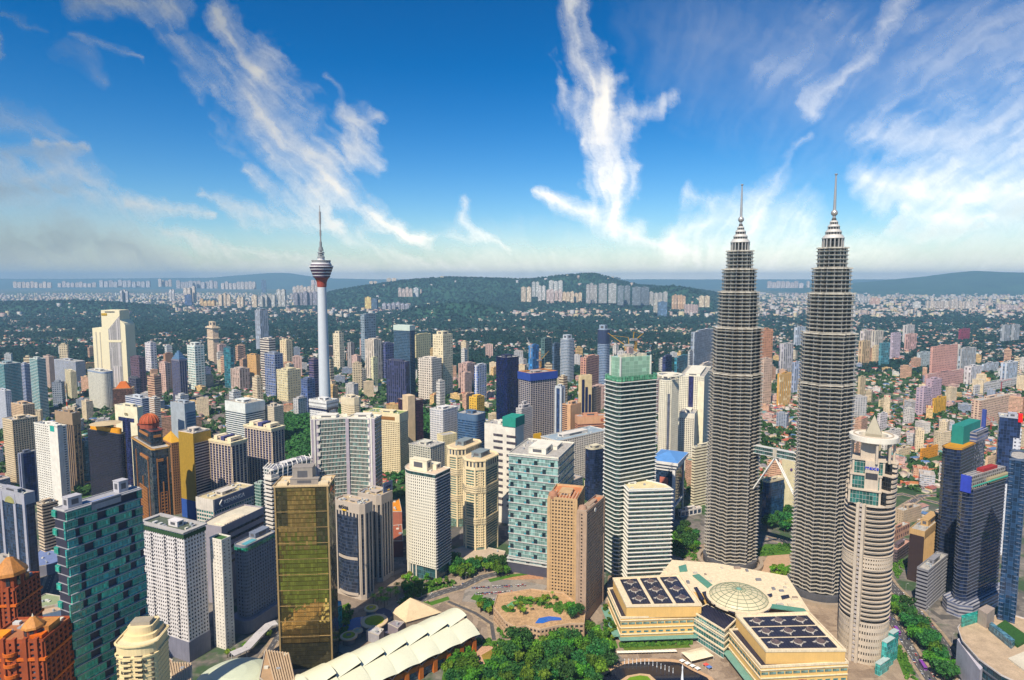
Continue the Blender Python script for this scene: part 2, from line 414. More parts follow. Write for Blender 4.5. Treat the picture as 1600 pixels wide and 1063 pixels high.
def windows(root, poly, z0, z1, bay, st, ww, wh, pm, faces, most=100, name='window', proud=.04):
    """panes: the largest hundred are parts of their own, the others one part"""
    nf = max(1, int(round((z1 - z0) / st))); st = (z1 - z0) / nf; spots = []; n = len(poly)
    for i in range(n):
        p, q = poly[i], poly[(i + 1) % n]; L = hypot(q[0] - p[0], q[1] - p[1])
        if L < 1.: continue
        nb = max(1, int(round(L / bay))); bw = L / nb; tx, ty = (q[0] - p[0]) / L, (q[1] - p[1]) / L
        for k in range(nb):
            for j in range(nf):
                u = (k + .5) * bw
                spots.append((0 if i in faces else 1, -j, i, p[0] + tx * u + ty * proud, p[1] + ty * u - tx * proud, z0 + (j + .5) * st, atan2(ty, tx), bw * ww, st * wh))
    spots.sort(key=lambda t: t[:2])
    ms = {}
    for t in spots[:most]:
        key = (round(t[7], 2), round(t[8], 2))
        if key not in ms:
            a, c = t[7] / 2 + .06, t[8] / 2 + .06
            b = MB(); b.box(-a, a, -.04, .04, -c, c); ms[key] = b.mesh(name, [pm])
        link(name, ms[key], root, t[3:6], t[6])
    if len(spots) > most:
        b = MB()
        for t in spots[most:]:
            a, c = t[7] / 2 + .06, t[8] / 2 + .06; dx, dy = cos(t[6]), sin(t[6]); x, y, z = t[3:6]; x += dy * .04; y -= dx * .04
            b.face([(x - dx * a, y - dy * a, z - c), (x + dx * a, y + dy * a, z - c), (x + dx * a, y + dy * a, z + c), (x - dx * a, y - dy * a, z + c)])
        struct(b.obj(name, pm, root), 'stuff')
def site(L, C, R, yT, Y, a=65., wl=None, wr=None, z=None):
    """near corner seen at column C and row yT (its top) at distance Y; returns corner, sizes, height, yaw"""
    z = zat(yT, Y) if z is None else z
    X = xat(C, Y, z); ar = radians(a)
    if wr is None: wr = along(R, X, Y, z, cos(ar), sin(ar))
    if wl is None: wl = along(L, X, Y, z, -sin(ar), cos(ar))
    return X, Y, wr, wl, z, ar
def toworld(poly, X, Y, ar): return [(X + x * cos(ar) - y * sin(ar), Y + x * sin(ar) + y * cos(ar)) for x, y in poly]
def textobj(name, s, size, mat, parent, loc, rot, depth=.15, align='CENTER'):
    cu = bpy.data.curves.new(name, 'FONT'); cu.body = s; cu.size = size; cu.extrude = depth; cu.align_x = align; cu.align_y = 'CENTER'
    cu.offset = size * .012; cu.materials.append(mat)
    t = bpy.data.objects.new(name, cu); COL.objects.link(t)
    me = bpy.data.meshes.new_from_object(t.evaluated_get(bpy.context.evaluated_depsgraph_get()))
    bpy.data.objects.remove(t); me.materials.clear(); me.materials.append(mat)
    o = link(name, me, parent, loc); o.rotation_euler = rot
    return o
# ---------------------------------------------------------------- landmarks
STEEL = P((.60, .555, .48), .3, .14, .2, .25, .6)
STEELP = P((.50, .47, .44), .35, .1, .2, .5, .5)
STEELD = P((.30, .29, .28), .4, .15, .2, .5, .5)
WHITE = P((.72, .70, .65)); CREAM = P((.70, .63, .50)); CONC = P((.50, .48, .45)); DARK = P((.05, .05, .055), .5)
def star(R, n=8, lob=.19, N=96, rot=0.):
    """plan of two crossed squares with round lobes in the angles, R to the points"""
    a = R / 1.4142 * 1.0; o = []
    for i in range(N):
        t = 2 * pi * i / N; r = 0
        for k in (0, pi / 4):
            u = t + k; r = max(r, min(R, a / max(abs(cos(u)), abs(sin(u)))))
        for k in range(8):
            ca = pi / 8 + k * pi / 4; cr = a * 1.02; rr = R * lob; d = t - ca
            q = rr * rr - (cr * sin(d)) ** 2
            if q > 0 and cos(d) > 0: r = max(r, cr * cos(d) + math.sqrt(q))
        o.append((r * cos(t + rot), r * sin(t + rot)))
    return o
SEC = [(0, 231, 27.6), (231, 284, 25.9), (284, 325, 22.4), (325, 351, 19.), (351, 372, 14.8)]
def twin(label, X, Y, rot, annex=None, k1=1., k2=1.):
    root = thing('skyscraper', label, 'skyscraper', (X, Y, 0), 0, 'twin towers joined by the skybridge')
    gl = G((.012, .016, .02), 2.2, 4.2, .08, (.07, .07, .07), .12, 2.5)
    for z0, z1, R in SEC:
        R *= k1 if z0 == 0 else k2 if z0 == 231 else 1.
        pl = star(R - 1.0, rot=rot); core(root, off(pl, -.7), z0, z1, gl, 'glass_shaft')
        n = int(round((z1 - z0) / 4.2)); st = (z1 - z0) / n
        b = MB(); b.ring(off(pl, 1.0), off(pl, -.2), 0, 1.45); b.ring(off(pl, 1.9), off(pl, .9), 1.1, 1.4)
        me = b.mesh('floor_band', [STEEL])
        for i in range(n): link('floor_band', me, root, (0, 0, z0 + i * st + .3))
        b = MB(); b.ring(off(pl, 1.5), off(pl, -3.), z1 - .5, z1 + .9, 0, True); b.obj('setback_rim', STEEL, root)
        b = MB()
        for k in range(16):
            t = rot + k * pi / 8; rr = (R - .9) if k % 2 == 0 else R * .86
            c, s = cos(t), sin(t); b.tube((rr * c, rr * s, z0), (rr * c, rr * s, z1 + .5), .45, .45, 6)
        b.obj('mullion', STEELD, root)
    b = MB(); b.prism(star(9.6, rot=rot), 372, 382); b.obj('drum', gl, root)
    b = MB()
    for k in range(16):
        t = rot + k * pi / 8; b.tube((9.9 * cos(t), 9.9 * sin(t), 372), (9.9 * cos(t), 9.9 * sin(t), 383), .75, .75, 6)
    b.obj('drum_column', STEELP, root)
    for r, z0, z1 in ((10.9, 382, 386), (8., 388.4, 391.4), (6., 394, 396.4), (4., 398.6, 400.4)):
        b = MB(); b.lathe([(r - 1, z0 - .3), (r, z0), (r, z0 + .5), (r * .78, z1 - .2), (r * .72, z1)], 24); b.obj('ring_cap', P((.62, .60, .56), .35, .1, .2, .2), root)
    b = MB(); b.lathe([(7., 385.5), (6.6, 388.6), (4.9, 391), (4.6, 394.2), (3.2, 396), (3., 399), (2.4, 400), (2.2, 402.4), (1.5, 403.2), (1.3, 405.5)], 20); b.obj('pinnacle_core', P((.09, .085, .08), .4), root); b = MB(); b.lathe([(1.7, 400), (1.5, 405.5)], 10)
    for r, z0, z1, k in ((7.3, 385.6, 388.8, 16), (5.3, 391, 394.4, 12), (3.6, 396, 399, 10)):
        for i in range(k):
            t = 2 * pi * i / k; b.tube((r * cos(t), r * sin(t), z0), (r * cos(t), r * sin(t), z1), .45, .45, 5)
    b.obj('pinnacle', STEELP, root)
    b = MB(); b.lathe([(0, 405)] + [(3.3 * sin(pi * k / 12), 408.3 - 3.3 * cos(pi * k / 12)) for k in range(1, 12)] + [(0, 411.6)], 20); b.obj('ring_ball', STEELP, root, smooth=True)
    b = MB(); b.lathe([(1.5, 411), (1.25, 425), (.7, 446.5), (1.5, 447.2), (1.5, 448), (0, 448.2)], 12); b.obj('spire', STEELP, root, smooth=True)
    if annex:
        ax, ay, R, h = annex
        cc = circ(R - 1, 40, ax, ay); core(root, cc, 0, h, gl, 'annex')
        n = int(h / 4.2); b = MB(); b.ring(off(cc, .9), off(cc, -.2), 0, 1.75); me = b.mesh('annex_band', [STEEL])
        for i in range(n): link('annex_band', me, root, (0, 0, i * 4.2 + .3))
        b = MB(); b.face([(x, y, h) for x, y in off(cc, .8)]); b.obj('annex_roof', CONC, root)
    b = MB(); b.ring(circ(31, 48), circ(27, 48), 0, 9.); b.obj('base_canopy', P((.10, .10, .11), .4), root)
    keep([(X + x, Y + y) for x, y in circ(36, 16)])
    return root
TLX, TLY = xat(1140, 745, 0), 745; TRX, TRY = xat(1276, 672, 0), 672
twin('twin stainless steel tower at the left end of the skybridge, round annex beside it', TLX, TLY, .28, (27, 24, 12.5, 140), 1.08, 1.08)
twin('twin stainless steel tower whose base stands beside the tapering round white office tower', TRX, TRY, .1, None, 1.01, 1.05)
# skybridge
bx, by = TRX - TLX, TRY - TLY; bl = hypot(bx, by); br = atan2(by, bx)
sb = thing('skybridge', 'two storey glazed skybridge with sloping legs linking the twin towers', 'skybridge', (TLX, TLY, 140), br)
b = MB(); b.box(24, bl - 24, -2.6, 2.6, .6, 8.6); b.obj('glazing', G((.03, .07, .07), 2.5, 4., .06, (.3, .3, .3)), sb)
for z in (0, 4.3, 8.6):
    b = MB(); b.box(24, bl - 24, -3.1, 3.1, z, z + .7); b.obj('deck', P((.58, .58, .56), .5), sb)
b = MB(); b.box(bl / 2 - 2.2, bl / 2 + 2.2, -3.3, 3.3, -.6, 9.6); b.obj('centre_frame', STEEL, sb)
for e in (25.5, bl - 25.5):
    for y in (-2., 2.):
        b = MB(); b.tube((bl / 2, y, -.3), (e, y * .6, -44), .75, .75, 8); b.obj('leg', P((.78, .78, .76), .4), sb)
# telecom tower on the wooded hill
kx, ky = xat(503.5, 1250, 300), 1250
kl = thing('telecom_tower', 'tall telecom tower with pale shaft, striped bowl head and antenna mast', 'tower', (kx, ky, 40))
zk = lambda y: zat(y, 1250) - 40
zs = [zk(y) for y in (603, 520, 448)]
b = MB(); b.lathe([(12.0, 0), (10.9, zs[0]), (9.6, zs[1]), (8.4, zs[2])], 40); b.obj('shaft', P((.56, .60, .64), .7, .05), kl, smooth=True)
b = MB(); b.lathe([(8.4, zk(449)), (8.9, zk(447)), (9.4, zk(441)), (11.5, zk(437)), (13.8, zk(434.5)), (14, zk(434))], 40); b.obj('neck', P((.30, .07, .05), .5), kl, smooth=True)
W2 = P((.72, .70, .70), .5)
for ya, yb, ra, rb, c in ((434, 431.5, 15.5, 16.2, 1), (431.5, 429.6, 15.9, 16.6, 0), (429.6, 426.6, 17, 18.3, 1), (426.6, 424.8, 18.2, 18.8, 0), (424.8, 421.8, 19.3, 20.5, 1), (421.8, 420, 20.2, 21, 0), (420, 417.4, 21.2, 22.2, 1), (417.4, 415.6, 23, 23, 0), (415.6, 413.4, 20, 20, 1), (413.4, 411.4, 19, 18.5, 0), (411.4, 409, 17.5, 17.5, 2), (409, 407, 18, 18, 3), (407, 403.5, 7, 6.5, 0)):
    b = MB(); b.lathe([(ra - 3, zk(ya)), (ra, zk(ya) + .02), (rb, zk(yb)), (rb - 5 if rb > 8 else 0, zk(yb) + .02)], 40)
    b.obj('head_ring', [W2, P((.06, .03, .06), .35), P((.42, .42, .42)), P((.22, .22, .22))][c], kl)
b = MB()
for ya, yb, r in ((403.5, 400.5, 7.5), (399.5, 396.5, 6.2), (396, 393.5, 7.), (392, 389, 5.4), (389, 386, 4.2), (386, 378, 2.1)): b.lathe([(0, zk(ya)), (r, zk(ya)), (r * .85, zk(yb)), (0, zk(yb))], 12)
b.lathe([(2.6, zk(404)), (2.4, zk(378))], 8)
b.obj('antenna_platform', P((.22, .23, .24), .5), kl)
b = MB(); b.lathe([(1.3, zk(378)), (1.2, zk(369)), (1.9, zk(369)), (1.9, zk(360)), (1.2, zk(360)), (1.1, zk(350)), (2., zk(350)), (2., zk(331)), (.8, zk(331)), (.6, zk(321.5)), (0, zk(321))], 10); b.obj('mast', P((.30, .28, .27), .5), kl)

# round white office tower with the stepped crown
MX, MY, MR = 320., 556., 19.6
mx = thing('office_tower', 'round white banded office tower with stepped crown and blue sign', 'office tower', (MX, MY, 0), 0)
keep(toworld(circ(24, 12), MX, MY, 0))
MW = P((.52, .45, .37), .7, .14); MG = G((.010, .014, .018), 2.0, 4.0, .06, (.08, .08, .08))
va = atan2(-MY, -MX)                                    # towards the camera
cc = circ(MR - 1.5, 64); ztop = 143.
core(mx, cc, 0, ztop, MG, 'glass_wall')
b = MB(); b.ring(off(cc, 1.5), off(cc, -.2), 0, 1.55); b.ring(off(cc, 2.2), off(cc, 1.4), 1.2, 1.6); me = b.mesh('sun_shade', [MW])
for i in range(9, 35):
    if i * 4.06 < 38 or (86 < i * 4.06 < 97): continue
    link('sun_shade', me, mx, (0, 0, i * 4.06))
for z0, z1, n in ((0, 38, 6), (86.5, 97.5, 3)):         # punched floors
    b = MB(); lattice(b, off(cc, .9), z0, z1, 2.4, (z1 - z0) / n, .5, .48, 1.1, sill=.12); b.obj('punched_wall', MW, mx)
b = MB()                                                # service strip up the side facing the camera, off to its left
t = va - .32; c, s = cos(t), sin(t)
for k in (-1, 1):
    o = [(c * r - s * w_, s * r + c * w_) for r, w_ in ((MR - 2, k * 1.2), (MR + 2.2, k * 1.2), (MR + 2.2, k * 3.6), (MR - 2, k * 3.6))]
    if k == 1: pass
    b.prism(o if k > 0 else o[::-1], 0, ztop + 2, 0)
b.obj('service_shaft', MW, mx)
for i in range(36):
    b = MB(); o = [(c * r - s * w_, s * r + c * w_) for r, w_ in ((MR - 2, -1.3), (MR + 1.2, -1.3), (MR + 1.2, 1.3), (MR - 2, 1.3))]
    b.prism(o, i * 4.06 + .2, i * 4.06 + 2.2, 0); b.obj('shaft_spandrel', P((.40, .37, .36)), mx)
b = MB(); b.ring(off(cc, 1.5), off(cc, -5), ztop, ztop + 1.2, 0, True); b.face([(x, y, ztop + .1) for x, y in cc]); b.obj('terrace', MW, mx)
# crown: steps climbing to the right and back, in a frame whose -y side faces the camera
ang = va + pi / 2
def crown(name, poly, z0, z1, m):
    q = [(x * cos(ang) - y * sin(ang), x * sin(ang) + y * cos(ang)) for x, y in poly]
    b = MB(); b.prism(q, z0, z1); return b.obj(name, m, mx)
def arc(r, a0, a1, n=16): return [(r * cos(radians(a0 + (a1 - a0) * i / n)), r * sin(radians(a0 + (a1 - a0) * i / n))) for i in range(n + 1)]
for i, (a0, z1) in enumerate(((-50, 156), (-36, 169), (-20, 180))):
    z0 = ztop if i == 0 else (156, 169)[i - 1]
    body = arc(MR - .8, a0, 168 - i * 10); crown('crown_glass', body, z0, z1, MG)
    k = 0
    while z0 + 4.2 * k + 2.2 < z1 + .5:
        rr = arc(MR + .6, a0, 168 - i * 10); ri = arc(MR - 3, a0, 168 - i * 10)
        crown('crown_band', rr + ri[::-1], z0 + 4.2 * k, z0 + 4.2 * k + 2.1, MW); k += 1
    crown('crown_deck', arc(MR + .9, a0, 168 - i * 10), z1, z1 + .9, MW)
for x0, x1, y0, z0, z1 in ((-17, 8, -16.5, ztop + 1, 156), (-16, 8, -14.5, 157, 169), (-15, 10, -12.5, 170, 182)):
    crown('crown_glass', [(x0 + .8, y0 + .6), (x1 - .8, y0 + .6), (x1 - .8, 8), (x0 + .8, 8)], z0, z1, G((.02, .09, .08), 2.6, 4, .05, (.5, .48, .44)))
    for xa, xb in ((x0, x0 + 1.6), (x1 - 1.6, x1)): crown('crown_pier', [(xa, y0), (xb, y0), (xb, 8), (xa, 8)], z0, z1, MW)
    crown('crown_deck', [(x0 - .5, y0 - .6), (x1 + .5, y0 - .6), (x1 + .5, 8), (x0 - .5, 8)], z1, z1 + 1.2, MW)
crown('crown_block', [(-5, -15), (5.5, -15), (5.5, 2), (-5, 2)], 157.2, 182.5, MW)
crown('crown_block', [(-9, -10), (4.5, -10), (4.5, 6), (-9, 6)], 183.2, 199, MW)
crown('dark_screen', [(-4.4, -15.3), (4.8, -15.3), (4.8, -14.9), (-4.4, -14.9)], 166.5, 172, DARK)
q = (cos(ang) * .2 + sin(ang) * 15.35, sin(ang) * .2 - cos(ang) * 15.35)
textobj('sign', 'maxis', 4.6, P((.02, .05, .55), .4), mx, (q[0], q[1], 176.6), (pi / 2, 0, ang), .25)
for k in range(7):
    t = ang + radians(-78 + k * 40); b = MB(); b.tube((cos(t) * 16.6, sin(t) * 16.6, 181), (cos(t) * 16.6, sin(t) * 16.6, 199), 1.15, 1.15, 8); b.obj('crown_column', MW, mx)
b = MB(); b.ring(circ(19.2, 48), circ(11.5, 48), 199, 203.2, 0, True); b.obj('crown_ring', P((.72, .68, .60), .7, .08), mx)
b = MB(); b.ring(circ(15.9, 48), circ(15.1, 48), 203.3, 204.2, 0, True); b.obj('ring_rail', MW, mx)
b = MB(); q = (-sin(ang) * 9, cos(ang) * 9)
pq = [(q[0] + 9 * cos(ang + pi / 4 + k * pi / 2), q[1] + 9 * sin(ang + pi / 4 + k * pi / 2)) for k in range(4)]
b.prism(pq, 182, 203, 0)
for k in range(4): b.face([(*pq[k], 203), (*pq[(k + 1) % 4], 203), (q[0], q[1], 219)])
b.obj('roof_pyramid', P((.34, .31, .24), .6, .1), mx)

# ---------------------------------------------------------------- shopping mall at the feet of the twins
MC = P((.66, .45, .21), .8, .08); MCD = P((.64, .46, .24), .8, .08); MCW = P((.72, .62, .46), .8, .2, .3); SOL = G((.008, .008, .026), 2.6, 1.4, .16, (.05, .05, .08), .3, 1.6, hline=.12)
GRN = P((.16, .33, .26), .5, .15)
mall = thing('shopping_mall', 'long cream shopping mall with solar panelled roofs and a ribbed glass dome', 'shopping mall', (*gp(1085, 985), 0))
mox, moy = gp(1085, 985)
def mp(pts, z): return [(gp(x, y, z)[0] - mox, gp(x, y, z)[1] - moy) for x, y in pts]
ZR, ZL = 35., 24.
def blk(name, pts, zp, z0, z1, m, mt=None):
    pl = mp(pts, zp); a = sum(pl[i - 1][0] * pl[i][1] - pl[i][0] * pl[i - 1][1] for i in range(len(pl)))
    if a < 0: pl = pl[::-1]
    b = MB(); b.prism(pl, z0, z1, 0, 1 if mt else None); b.obj(name, [m, mt] if mt else m, mall); return pl
LW = [(958, 905), (1062, 899), (1096, 946), (979, 948)]; RW = [(1150, 962), (1264, 958), (1321, 1017), (1197, 1018)]
LWl = [(950, 921), (1062, 905), (1084, 962), (970, 966)]; RWl = [(1140, 985), (1270, 975), (1325, 1036), (1189, 1043)]
pa = blk('upper_storey', LW, ZR, ZL, ZR, MC, MCW); keep([(x + mox, y + moy) for x, y in pa])
pb = blk('upper_storey', RW, ZR, ZL, ZR, MC, MCW); keep([(x + mox, y + moy) for x, y in pb])
la = blk('lower_storey', LWl, ZL, 0, ZL, MC, SOL); lb = blk('lower_storey', RWl, ZL, 0, ZL, MC, SOL)
for pl, z in ((pa, ZR), (pb, ZR), (la, ZL), (lb, ZL)):
    b = MB(); b.ring(off(pl, .5), off(pl, -.8), z - .6, z + 1.3, 0, True); b.obj('cornice', MCW, mall)
ctr = [(1085, 925), (1265, 955), (1230, 900), (1120, 880), (1050, 875), (1030, 900)]
pc = blk('centre_block', ctr, 33, 0, 33, MC, MCW); keep([(x + mox, y + moy) for x, y in pc])
pe = blk('entrance_wing', [(1082, 955), (1105, 945), (1150, 968), (1132, 985)], 27, 0, 27, G((.03, .12, .11), 3, 4.5, .06, (.7, .66, .55), hline=.16), SOL)
keep([(x + mox, y + moy) for x, y in pe])
for z in (8, 14, 20, 26):
    b = MB(); b.ring(off(pe, .7), off(pe, -.5), z, z + 1.5); b.obj('entrance_band', MCW, mall)
def quadgrid(c4, z, nu, nv):
    A, B, C_, D = mp(c4, z)
    def f(u, v): return (A[0] * (1 - u) * (1 - v) + B[0] * u * (1 - v) + C_[0] * u * v + D[0] * (1 - u) * v, A[1] * (1 - u) * (1 - v) + B[1] * u * (1 - v) + C_[1] * u * v + D[1] * (1 - u) * v)
    return f
SKY_ = G((.09, .06, .06), .9, .9, .2, (.2, .16, .15), .2, 2.)
for W_, n3 in ((LW, 3), (RW, 3)):
    f = quadgrid(W_, ZR, 1, 1); horiz = W_ is RW
    for i in range(3):
        g0, g1 = (i + .12) / 3, (i + .88) / 3
        F_ = (lambda u, v: f(u, v)) if not horiz else (lambda u, v: f(v, u))
        g0, g1 = .07 + .89 * i / 3 + .02, .07 + .89 * (i + 1) / 3 - .03
        b = MB(); q4 = [F_(g0, .06), F_(g1, .06), F_(g1, .93), F_(g0, .93)]
        if horiz: q4 = q4[::-1]
        b.prism(q4, ZR + .1, ZR + .9, 0, None, True); b.obj('solar_array', SOL, mall)
        for j in range(3):
            cx, cy = F_((g0 + g1) / 2, .2 + .29 * j); b = MB()
            b.prism([(cx + 4.1 * cos(k * pi / 4 + .39), cy + 4.1 * sin(k * pi / 4 + .39)) for k in range(8)], ZR + 1., ZR + 1.6)
            for k in range(4): b.tube((cx + 4.5 * cos(k * pi / 2), cy + 4.5 * sin(k * pi / 2), ZR + 1.2), (cx + 7 * cos(k * pi / 2), cy + 7 * sin(k * pi / 2), ZR + 1.2), .9, .1, 4)
            b.obj('skylight_frame', P((.50, .46, .40)), mall)
            b = MB(); b.prism([(cx + 3.6 * cos(k * pi / 4 + .39), cy + 3.6 * sin(k * pi / 4 + .39)) for k in range(8)], ZR + 1.6, ZR + 2.3); b.obj('skylight', SKY_, mall)
# windows, ledges and canopies on the park fronts
def front(pl, i, z0, z1, bay, ww, hh, name, m, proud=.25):
    p, q = pl[i], pl[(i + 1) % len(pl)]; L = hypot(q[0] - p[0], q[1] - p[1]); n = max(1, int(L / bay)); bw = L / n
    for k in range(n):
        b = MB(); b.ebox(p, q, k * bw + bw * (1 - ww) / 2, (k + 1) * bw - bw * (1 - ww) / 2, -.1, proud, z0, z0 + hh); b.obj(name, m, mall)
def longest(pl, test): return max((i for i in range(len(pl)) if test(pl[i], pl[(i + 1) % len(pl)])), key=lambda i: hypot(pl[i][0] - pl[(i + 1) % len(pl)][0], pl[i][1] - pl[(i + 1) % len(pl)][1]))
fr = lambda p, q: abs(q[1] - p[1]) < abs(q[0] - p[0]) * .8 and q[0] > p[0]
sd = lambda p, q: abs(q[1] - p[1]) > abs(q[0] - p[0]) * .6 and q[1] < p[1]
for pl in (la, lb):
    i = longest(pl, fr)
    front(pl, i, 17.5, 20, 6.5, .86, 2.1, 'clerestory', G((.10, .16, .14), 1.5, 3)); front(pl, i, 9.5, 12, 6.5, .6, 1.6, 'window', G((.05, .15, .16), 1.5, 3)); front(pl, i, 1, 6, 5.5, .86, 3.6, 'shop_window', G((.03, .08, .09), 1.5, 4))
    p, q = pl[i], pl[(i + 1) % len(pl)]; L = hypot(q[0] - p[0], q[1] - p[1])
    for z in (7.6, 14.2, 21.2):
        b = MB(); b.ebox(p, q, 0, L, -.1, .9, z, z + .8); b.obj('ledge', MCW, mall)
    b = MB(); b.ebox(p, q, -2, L + 2, .9, 6.5, 5.2, 5.7); b.obj('canopy', GRN, mall)
    j = longest(pl, sd); p, q = pl[j], pl[(j + 1) % len(pl)]; L = hypot(q[0] - p[0], q[1] - p[1])
    for z in (7.6, 14.2, 21.2):
        b = MB(); b.ebox(p, q, 0, L, -.1, .8, z, z + .8); b.obj('ledge', MCW, mall)
    b = MB(); b.ebox(p, q, 1, L - 1, -.1, 7., 5.1, 5.6); b.obj('canopy', GRN, mall)
    front(pl, j, 16, 20, 5, .8, 2.6, 'window', G((.05, .12, .12), 1.5, 3))
i = longest(lb, fr); p, q = lb[i], lb[(i + 1) % len(lb)]
textobj('sign', 'ISETAN', 2.2, P((.25, .05, .08)), mall, (p[0] * .52 + q[0] * .48 - 0 + (q[1] - p[1]) * .0, p[1] * .52 + q[1] * .48 - .35, 11), (pi / 2, 0, atan2(q[1] - p[1], q[0] - p[0])), .2)
# dome
dx, dy = gp(1154, 934, 34); dx -= mox; dy -= moy; DR = 27.5
prof = [(DR * cos(t), 33 + 9.5 * sin(t)) for t in [k * pi / 2 / 7 for k in range(7)]] + [(1.8, 42.6)]
b = MB(); b.lathe(prof, 32, 0, (dx, dy)); b.obj('dome_glass', P((.62, .56, .40), .35, .1), mall)
b = MB()
for k in range(16):
    t = 2 * pi * k / 16
    for (r0, z0), (r1, z1) in zip(prof, prof[1:]): b.tube((dx + r0 * cos(t), dy + r0 * sin(t), z0 + .2), (dx + r1 * cos(t), dy + r1 * sin(t), z1 + .2), .28, .28, 4, 0, False)
for r0, z0 in prof[1:-1]:
    for k in range(32):
        t, u = 2 * pi * k / 32, 2 * pi * (k + 1) / 32; b.tube((dx + r0 * cos(t), dy + r0 * sin(t), z0 + .2), (dx + r0 * cos(u), dy + r0 * sin(u), z0 + .2), .25, .25, 4, 0, False)
b.obj('dome_rib', P((.20, .24, .18), .5), mall)
b = MB(); b.lathe([(2.4, 42.2), (2.4, 43.4), (0, 44.2)], 16, 0, (dx, dy)); b.obj('dome_lantern', GRN, mall)
b = MB(); b.ring([(dx + x, dy + y) for x, y in circ(30., 48)], [(dx + x, dy + y) for x, y in circ(27., 48)], 32.8, 34.4, 0, True); b.obj('dome_kerb', MCW, mall)
for pts in ([(1082, 899), (1092, 897), (1118, 918), (1110, 922)], [(1200, 943), (1256, 951), (1262, 957), (1202, 949)], [(1060, 885), (1072, 882), (1074, 892), (1062, 893)]):
    pl = blk('green_skylight', pts, 34, 33.05, 34.2, P((.10, .28, .20), .3), None)
for pts in ([(1084, 918), (1089, 917), (1101, 936), (1095, 937)], [(1097, 925), (1103, 924), (1115, 940), (1108, 941)], [(1115, 944), (1120, 942), (1152, 954), (1147, 958)], [(1158, 954), (1200, 953), (1201, 956), (1158, 957)], [(1164, 958.5), (1222, 957.5), (1222, 960), (1166, 961)], [(1194, 930), (1206, 927), (1207, 931), (1196, 936)], [(1220, 931), (1232, 929), (1234, 933), (1222, 936)]):
    blk('solar_array', pts, 34, 33.05, 34., SOL, None)

ru = random.Random(8)
for k in range(46):
    px, py = ru.uniform(1035, 1262), ru.uniform(882, 956)
    if hypot(px - 1154, (py - 932) * 2) < 56 or not inside(ctr, px, py) or py > 948: continue
    x, y = gp(px, py, 33); x -= mox; y -= moy; a, c, h = ru.uniform(1, 3.4), ru.uniform(.8, 2), ru.uniform(.8, 2.4)
    b = MB(); b.box(x - a, x + a, y - c, y + c, 33.02, 33 + h); b.obj('roof_unit', P(ru.choice([(.5, .46, .4), (.2, .2, .22), (.62, .55, .42), (.3, .24, .2)])), mall)
for X0, Y0, r0 in ((TLX, TLY, 34), (TRX, TRY, 34)):
    o = [(X0 - mox + x, Y0 - moy + y) for x, y in circ(r0 + 4, 48)]; i_ = [(X0 - mox + x, Y0 - moy + y) for x, y in circ(r0, 48)]
    b = MB(); b.ring(o, i_, 0, 4, 0, True); b.obj('curved_podium', P((.34, .28, .22)), mall)
# ---------------------------------------------------------------- towers near and middle
NAVY = (.012, .018, .045); DKG = (.02, .024, .03); TEAL = (.02, .10, .10); SMOKE = (.03, .035, .045)
def tower(name, label, cat, L, C, R, yT, Y, a=65., style='win', wl=None, wr=None, wall=(.7, .64, .5), glass=DKG, bay=3.2, st=3.5, ww=.55, wh=.5, dep=.5, nwin=0, bh=1.4, e=.5,
          foot=None, group=None, zb=0., clutter=2, par=1.4, box=None, roofm=None, crown=0., faces=None, edgepier=0., wfaces=None, gm=None, rough=.75, capm=None, z=None, fin=None):
    X, Y, wr, wl, z, ar = site(L, C, R, yT, Y, a, wl, wr, z)
    root = thing(name, label, cat, (X, Y, 0), ar, group)
    poly = foot(wr, wl) if foot else rect(wr, wl)
    keep(toworld(poly, X, Y, ar))
    wm = P(wall, rough); zc = z - crown
    g = gm or G(glass, bay, st, .05)
    seed = int(abs(X) * 3 + Y)
    if style == 'mat':
        core(root, poly, 0, zc, FM(wall, glass, bay, st, ww, wh), 'wall', top=True)
    elif style == 'glass':
        core(root, poly, 0, zc, g, 'glass_wall')
    elif style == 'win':
        if nwin:
            core(root, poly, 0, zc, P((.03, .03, .035), .6), 'wall_core')
            windows(root, poly, zb, zc, bay, st, ww, wh, PANE(glass), wfaces or range(len(poly)), nwin)
        else: core(root, poly, 0, zc, g, 'glass_wall')
        b = MB(); lattice(b, poly, zb, zc, bay, st, ww, wh, dep, faces=faces)
        if zb > 2: b.prism(off(poly, .2), 0, zb, 0, None, False)
        b.obj('wall', wm, root)
    elif style == 'band':
        core(root, poly, 0, zc, g, 'glass_wall'); bands(root, poly, zb, zc, st, bh, e, wm)
    elif style == 'fin':
        core(root, poly, 0, zc, g, 'glass_wall')
        b = MB(); lattice(b, poly, zb, zc, bay, zc - zb, ww, .98, dep, faces=faces); b.ring(off(poly, dep + .1), off(poly, -.2), zc - 3, zc); b.obj('pier', wm, root)
        if bh: bands(root, poly, zb, zc, st, bh, e, capm or wm)
    if edgepier:
        for (x, y) in poly:
            b = MB(); h = edgepier / 2; cx, cy = cen(poly); k = .45
            x -= k * (1 if x > cx else -1) * h * .8; y -= k * (1 if y > cy else -1) * h * .8
            b.box(x - h, x + h, y - h, y + h, 0, zc + .1); b.obj('corner_pier', wm, root)
    if crown:
        b = MB(); b.prism(off(poly, dep + .15), zc, z, 0); b.obj('crown', capm or wm, root)
    if fin: fin(root, poly, z, wr, wl)
    roof(root, off(poly, dep + .1 if (style != 'mat') else 0.), z, wm, roofm, par, clutter, seed, box)
    return root, poly, z, wr, wl
OB = 'office block'; AP = 'apartment tower'; HO = 'hotel'; OT = 'office tower'
